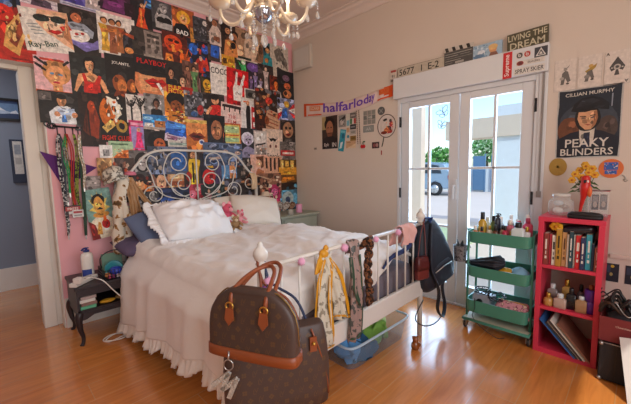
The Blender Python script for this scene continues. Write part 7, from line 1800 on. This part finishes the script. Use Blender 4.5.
# on top: glass jar, flowers with parrot, photo box, black case
M_jar = plastic('jar_glass', 'e2e2dc', .3, .05)
zt = SH + .0085
t = thing('glass_jar', 'big ribbed glass jar with stopper on top of the red shelf', 'jar', (2.73, .39, zt))
bm = new_bm()
m = 48
pr = [(.052, 0), (.066, .006), (.070, .03), (.070, .085), (.062, .105), (.046, .114), (.046, .122), (.052, .126), (.050, .128)]
rr = [[bm.verts.new((2.73 + r * (1 + .02 * math.cos(12 * 2 * PI * k / m)) * math.cos(2 * PI * k / m), .385 + r * (1 + .02 * math.cos(12 * 2 * PI * k / m)) * math.sin(2 * PI * k / m), zt + z)) for k in range(m)] for r, z in pr]
bm.faces.new(rr[0][::-1])
for a, c in zip(rr, rr[1:]):
    for k in range(m): bm.faces.new((a[k], a[(k + 1) % m], c[(k + 1) % m], c[k])).smooth = True
obj('body', bm, M_jar, t)
bm = new_bm(); lathe(bm, [(.046, .126), (.052, .13), (.05, .142), (.02, .146), (0, .146)], (2.73, .385, zt), 24); obj('lid', bm, mat('frosted_lid', 'cfcac2', .25), t)
for k, (c, p, s) in enumerate((('d8d0c8', (2.72, .40, zt + .03), .03), ('8a6a58', (2.74, .37, zt + .055), .027), ('c8ccd0', (2.735, .40, zt + .08), .025))):
    bm = new_bm(); ball(bm, p, s, (1, 1, .7))
    for v in bm.verts: v.co += V((nz(*v.co, 30), nz(v.co.y, v.co.z, v.co.x, 30), 0)) * .006
    tag(obj('cotton_wad', bm, mat('wad_' + c, c, .9), smooth=True), ('pale wad at the bottom of the glass jar', 'brown wad in the middle of the glass jar', 'bluish white wad at the top of the glass jar')[k], 'wad', 'wads inside the glass jar')
vs_ = thing('vase', 'slim clear vase holding yellow flowers on the red shelf', 'vase', (2.78, .255, zt))
bm = new_bm(); lathe(bm, [(.024, 0), (.028, .004), (.022, .06), (.020, .12), (.027, .17), (.025, .17), (.018, .12), (.02, .06), (.022, .01)], (2.78, .255, zt), 20); obj('glass', bm, M_jar, vs_)
rg = random.Random(21)
M_stem, M_petal, M_petal2 = mat('stem_green', '4f6a3a', .7), mat('yellow_petal', 'd9a02c', .7), mat('orange_centre', 'b8641c', .7)
fl = [(-.012, .045, .30), (-.03, .012, .325), (-.015, -.02, .31), (-.035, .065, .275), (-.045, -.005, .285), (-.04, .03, .255), (.0, .02, .335), (-.03, .08, .235), (-.035, -.035, .27)]
names = ('highest but one', 'tallest', 'near the orange disc side', 'toward the gold disc', 'in the middle front', 'low in the middle', 'at the very back', 'lowest, toward the gold disc', 'lowest, toward the orange disc')
for k, (dx_, dy, dz) in enumerate(fl):
    c = V((2.78 + dx_, .255 + dy, zt + dz))
    t = thing('yellow_flower', 'yellow flower in the slim vase, ' + names[k], 'flower', (2.78, .255, zt + .02), 0, 'yellow flowers in the vase')
    bm = new_bm(); tube(bm, bez([(2.78 + rg.uniform(-.006, .006), .255 + rg.uniform(-.006, .006), zt + .02), (2.78 + dx_ * .25, .255 + dy * .25, zt + .16), c], 5), .0022, 6)
    for s in (-1, 1):
        q = V((2.78, .255, zt)).lerp(c, .68); f = bm.faces.new([bm.verts.new(q), bm.verts.new(q + V((-.01, s * .02, .012))), bm.verts.new(q + V((-.018, s * .045, -.012))), bm.verts.new(q + V((-.008, s * .022, -.004)))])
    obj('stem', bm, M_stem, t)
    bm = new_bm()
    for j in range(6):
        a = 2 * PI * j / 6; ball(bm, c + V((-.006, .013 * math.cos(a), .013 * math.sin(a))), .0105, (.45, 1, 1), 8)
    obj('petals', bm, M_petal, t)
    bm = new_bm(); ball(bm, c + V((-.010, 0, 0)), .007, n=8); obj('centre', bm, M_petal2, t)
# parrot
pt_ = thing('parrot_figure', 'red parrot figure with blue wing perched against the vase', 'figurine', (2.72, .268, zt + .06))
M_pr, M_pb = mat('parrot_red', 'c8241c', .4, var=.08), mat('parrot_orange', 'd8642c', .4)
bm = new_bm(); tube(bm, bez([(2.725, .262, zt + .265), (2.72, .262, zt + .235), (2.718, .262, zt + .19), (2.722, .266, zt + .145), (2.728, .276, zt + .085), (2.73, .282, zt + .03), (2.732, .284, zt + .004)], 5), [.012, .018, .022, .024, .024, .023, .023, .025, .027, .028, .029, .028, .027, .025, .022, .02, .017, .015, .013, .012, .011, .010, .009, .009, .008, .008, .007, .007, .006, .006, .005], 14); obj('body', bm, M_pr, pt_)
bm = new_bm(); ball(bm, (2.708, .238, zt + .165), .022, (.6, .6, 1.7)); obj('wing', bm, M_pb, pt_)
bm = new_bm(); ball(bm, (2.705, .252, zt + .225), .011, (.6, .8, 1.5)); obj('face', bm, mat('parrot_white', 'ddd5cc', .5), pt_)
bm = new_bm(); lathe(bm, [(.009, 0), (.007, .01), (.002, .018), (0, .019)], (2.70, .262, zt + .235), 10, Matrix.Rotation(math.radians(-150), 4, 'Y')); obj('beak', bm, M_dark, pt_)
bm = new_bm(); ball(bm, (2.712, .236, zt + .19), .012, (.4, .7, 1.4)); obj('wing_patch', bm, mat('parrot_blue', '2a4a9a', .4), pt_)
# acrylic photo box
t = thing('photo_box', 'clear acrylic box showing photos on the red shelf', 'box', (2.80, .19, zt))
bm = new_bm(); box(bm, (2.76, .148, zt), (2.86, .235, zt + .165)); obj('box', bm, M_clr, t)
for k, (x, cy, c) in enumerate(((2.80, .215, '3a3436'), (2.83, .175, '57524e'))):
    bm = print_bm((x, cy, zt + .09), RIGHT, .035, .10, c, [('r', .1, .5, .9, .9, '8a8280'), ('e', .5, .35, .3, .2, 'b8a090')]); obj('photo', bm, PRINT, t, normals=False)
bm = new_bm(); tube(bm, [(2.86, .1465, zt + .165), (2.76, .1465, zt + .165), (2.76, .236, zt + .165), (2.86, .236, zt + .165)], .0035, 6, closed=True); obj('rim', bm, mat('rosy_rim', 'a85a60', .4), t)
t = thing('glasses_case', 'long black glasses case lying at the shelf top edge', 'case', (2.61, .245, zt))
Mg = Matrix.Translation((2.615, .245, zt)) @ Matrix.Rotation(PI / 2 - .06, 4, 'Z')
bm = new_bm(); loft(bm, [(0, .082, .028), (.004, .088, .032), (.02, .088, .033)], Mg, 3.2); obj('base', bm, mat('black_case', '1c1c20', .5), t)
bm = new_bm(); loft(bm, [(.0205, .088, .033), (.032, .084, .03), (.04, .07, .02), (.0425, .05, .01)], Mg, 3.2); obj('lid', bm, mat('black_case', '1c1c20', .5), t)

# ------------------------------------------------------------------ black flight case, red crate, white panel
M_tolex = mat('black_tolex', '1d1e22', .6, var=.2, scale=40, bump=.3, bscale=200)
t = thing('amplifier_case', 'black upright case with silver corners on the floor beside the red shelf', 'case', (2.60, .07, 0))
bm = new_bm(); box(bm, (2.462, -.02, .008), (2.76, .128, .235)); obj('body', bm, M_tolex, t, bevel=.006)
for y in (-.018, .126):
    for z in (.01, .233):
        bm = new_bm(); ball(bm, (2.466, y + (.006 if y < .05 else -.006), z + (.005 if z < .1 else -.005)), .0125, (1, 1, 1), 12); obj('corner', bm, mat('steel', 'b8b6b2'), t)
bm = new_bm(); box(bm, (2.459, .052, .02), (2.462, .056, .225)); obj('seam', bm, M_dark, t)
bm = new_bm(); tube(bm, [(2.461, .128, .236), (2.461, -.02, .236)], .003, 6); obj('edge_trim', bm, mat('steel', 'b8b6b2'), t)
t = thing('red_crate', 'dark red crate with small pale lettering on top of the black case', 'crate', (2.58, .05, .24))
M_crate = mat('dark_red_card', '7a2a2c', .6, var=.08)
for nm, lo, hi in (('front_panel', (2.478, -.10, .262), (2.488, .136, .385)), ('back_panel', (2.72, -.10, .262), (2.73, .136, .385)), ('side_panel', (2.488, .128, .262), (2.72, .136, .385)), ('bottom_panel', (2.478, -.10, .2415), (2.73, .136, .262))):
    bm = new_bm(); box(bm, lo, hi); fp = obj(nm, bm, M_crate, t)
    if nm == 'front_panel':
        bm = print_bm((2.4776, .03, .34), RIGHT, .09, .016, '7a2a2c', [('t', 'Chocolates', .5, .5, .7, 'd8b8a8')], 0, .0002); obj('lettering', bm, PRINT, fp, normals=False)
GJ = 'heap of straps in the red crate'
rg = random.Random(8)
for k, lab in enumerate(('black strap looped highest in the red crate', 'black strap looped lowest over the red crate front', 'dark brown strap at the far side of the red crate', 'thin black cord loop sticking out of the red crate', 'grey metal chain draped in the red crate', 'black strap at the near end of the red crate')):
    cx, cy, cz = 2.58 + rg.uniform(-.05, .05), (.04, .06, .09, .10, .03, -.03)[k], .40 + (.05, .0, .02, .06, .03, .02)[k]
    pts = [(cx + .05 * math.cos(a) + .01 * math.sin(3 * a), cy + .05 * math.sin(a), cz + .035 * math.sin(2 * a + k) + .004 * a) for a in [i * .5 for i in range(18)]]
    bm = new_bm(); tube(bm, bez(pts, 3), (.008, .009, .008, .004, .003, .008)[k], 7)
    tag(obj('strap_loop', bm, (M_dark, M_dark, mat('brown_strap', '3a2a22', .6), M_dark, mat('steel', 'b8b6b2'), M_dark)[k]), lab, 'strap', GJ)
bm = new_bm(); ball(bm, (2.58, .03, .35), .09, (1.0, .95, .6), 20)
for v in bm.verts: v.co += V((nz(*v.co, 16), nz(v.co.y, v.co.z, v.co.x, 16), nz(v.co.z, v.co.y, v.co.x, 16))) * .02
tag(obj('dark_bag', bm, mat('charcoal_cloth', '2a282c', .8), smooth=True), 'charcoal cloth bag filling the red crate', 'bag')
bm = new_bm(); box(bm, (2.30, -.45, 0), (2.318, .0, .335), Matrix.Translation((2.30, -.008, 0)) @ Matrix.Rotation(math.radians(24), 4, 'Y') @ Matrix.Rotation(math.radians(-9), 4, 'X') @ Matrix.Translation((-2.30, 0, 0)))
tag(obj('white_panel', bm, mat('white_laminate', 'cfcac4', .4)), 'pale laminate board leaning back against the black case', 'board')

# ------------------------------------------------------------------ chandelier
M_cg = mat('cream_blown_glass', 'dccab2', .12, var=.08, coat=.8)
M_cr = mat('crystal', 'ece8e2', .04, var=0, coat=1.0)
M_cr.node_tree.nodes['Principled BSDF'].inputs['Transmission Weight'].default_value = .55
M_silver = mat('mercury_glass', 'b0b4c2', .08, .9, var=.1)
CH = V((1.13, 1.50, 0))
ch = thing('chandelier', 'pale blown glass chandelier with crystal drops over the bed', 'chandelier', (CH.x, CH.y, 2.0))
bm = new_bm(); lathe(bm, [(0, 2.085), (.012, 2.088), (.035, 2.10), (.05, 2.125), (.046, 2.15), (.03, 2.165), (.045, 2.18), (.05, 2.2), (.03, 2.23), (.02, 2.30), (.035, 2.36), (.02, 2.42), (.012, 2.55), (.012, 2.86)], (CH.x, CH.y, 0), 24); obj('stem', bm, M_cg, ch)
bm = new_bm(); lathe(bm, [(0, 2.066), (.02, 2.07), (.042, 2.09), (.053, 2.12), (.052, 2.135), (.03, 2.14)], (CH.x, CH.y, 0), 24); obj('hub_bowl', bm, M_silver, ch)
bm = new_bm(); lathe(bm, [(.06, 2.97), (.065, 3.0)], (CH.x, CH.y, 0), 24); lathe(bm, [(.02, 2.86), (.05, 2.93), (.06, 2.97)], (CH.x, CH.y, 0), 24); obj('ceiling_cup', bm, M_cg, ch)
M_bulb = bulb_mat('warm_bulb', 'ffd9a0', 5)
def strand(p, n, drop, bmx):
    p = V(p)
    for k in range(n):
        ball(bmx, p - V((0, 0, .014 * k)), .0058, n=8)
    z = p - V((0, 0, .014 * n))
    lathe(bmx, [(0, -drop), (.008, -drop * .9), (.0125, -drop * .62), (.009, -drop * .28), (.002, 0), (0, .002)], z, 10)
for k in range(6):
    a = math.radians(15 + 60 * k)
    d = V((math.cos(a), math.sin(a), 0))
    P_ = lambda r, z: CH + d * r + V((0, 0, z))
    bm = new_bm(); tube(bm, bez([P_(.03, 2.17), P_(.075, 2.165), P_(.125, 2.085), P_(.18, 2.065), P_(.225, 2.10), P_(.235, 2.155)], 6), .0095, 10); arm = obj('arm', bm, M_cg, ch)
    bm = new_bm(); mm = 32
    pr = [(.012, 2.145), (.03, 2.15), (.052, 2.168), (.056, 2.19), (.05, 2.195), (.03, 2.18), (.012, 2.175)]
    rr = [[bm.verts.new(P_(.235, z) + V((r * (1 + .05 * math.cos(16 * 2 * PI * j / mm)) * math.cos(2 * PI * j / mm), r * (1 + .05 * math.cos(16 * 2 * PI * j / mm)) * math.sin(2 * PI * j / mm), 0))) for j in range(mm)] for r, z in pr]
    for u_, w_ in zip(rr, rr[1:]):
        for j in range(mm): bm.faces.new((u_[j], u_[(j + 1) % mm], w_[(j + 1) % mm], w_[j])).smooth = True
    bm.faces.new(rr[0][::-1]); obj('drip_bowl', bm, M_cg, arm)
    bm = new_bm(); lathe(bm, [(.010, 2.178), (.010, 2.26), (0, 2.26)], P_(.235, 0), 12); cnd = obj('candle_tube', bm, mat('ivory_candle', 'e6dcc8', .5), arm)
    bm = new_bm(); lathe(bm, [(.006, 2.26), (.013, 2.28), (.012, 2.295), (.004, 2.32), (0, 2.325)], P_(.235, 0), 12); obj('bulb', bm, M_bulb, arm)
    for q_, n_, dr in ((P_(.235, 2.14), 2, .045), (P_(.29, 2.165), 3, .04), (P_(.18, 2.05), 2, .04)):
        bm = new_bm(); strand(q_, n_, dr, bm); obj('crystal_strand', bm, M_cr, arm)
    b2 = math.radians(45 + 60 * k)
    bm = new_bm(); strand(CH + V((math.cos(b2) * .06, math.sin(b2) * .06, 2.115)), 6 + k % 4, .06, bm)
    obj('crystal_strand', bm, M_cr, ch)
bm = new_bm(); strand(CH + V((0, 0, 2.06)), 5, .05, bm); obj('crystal_strand', bm, M_cr, ch)
light('chandelier_glow', 'POINT', (CH.x, CH.y, 2.42), 14, (1.0, .80, .56), shadow_soft_size=.12)
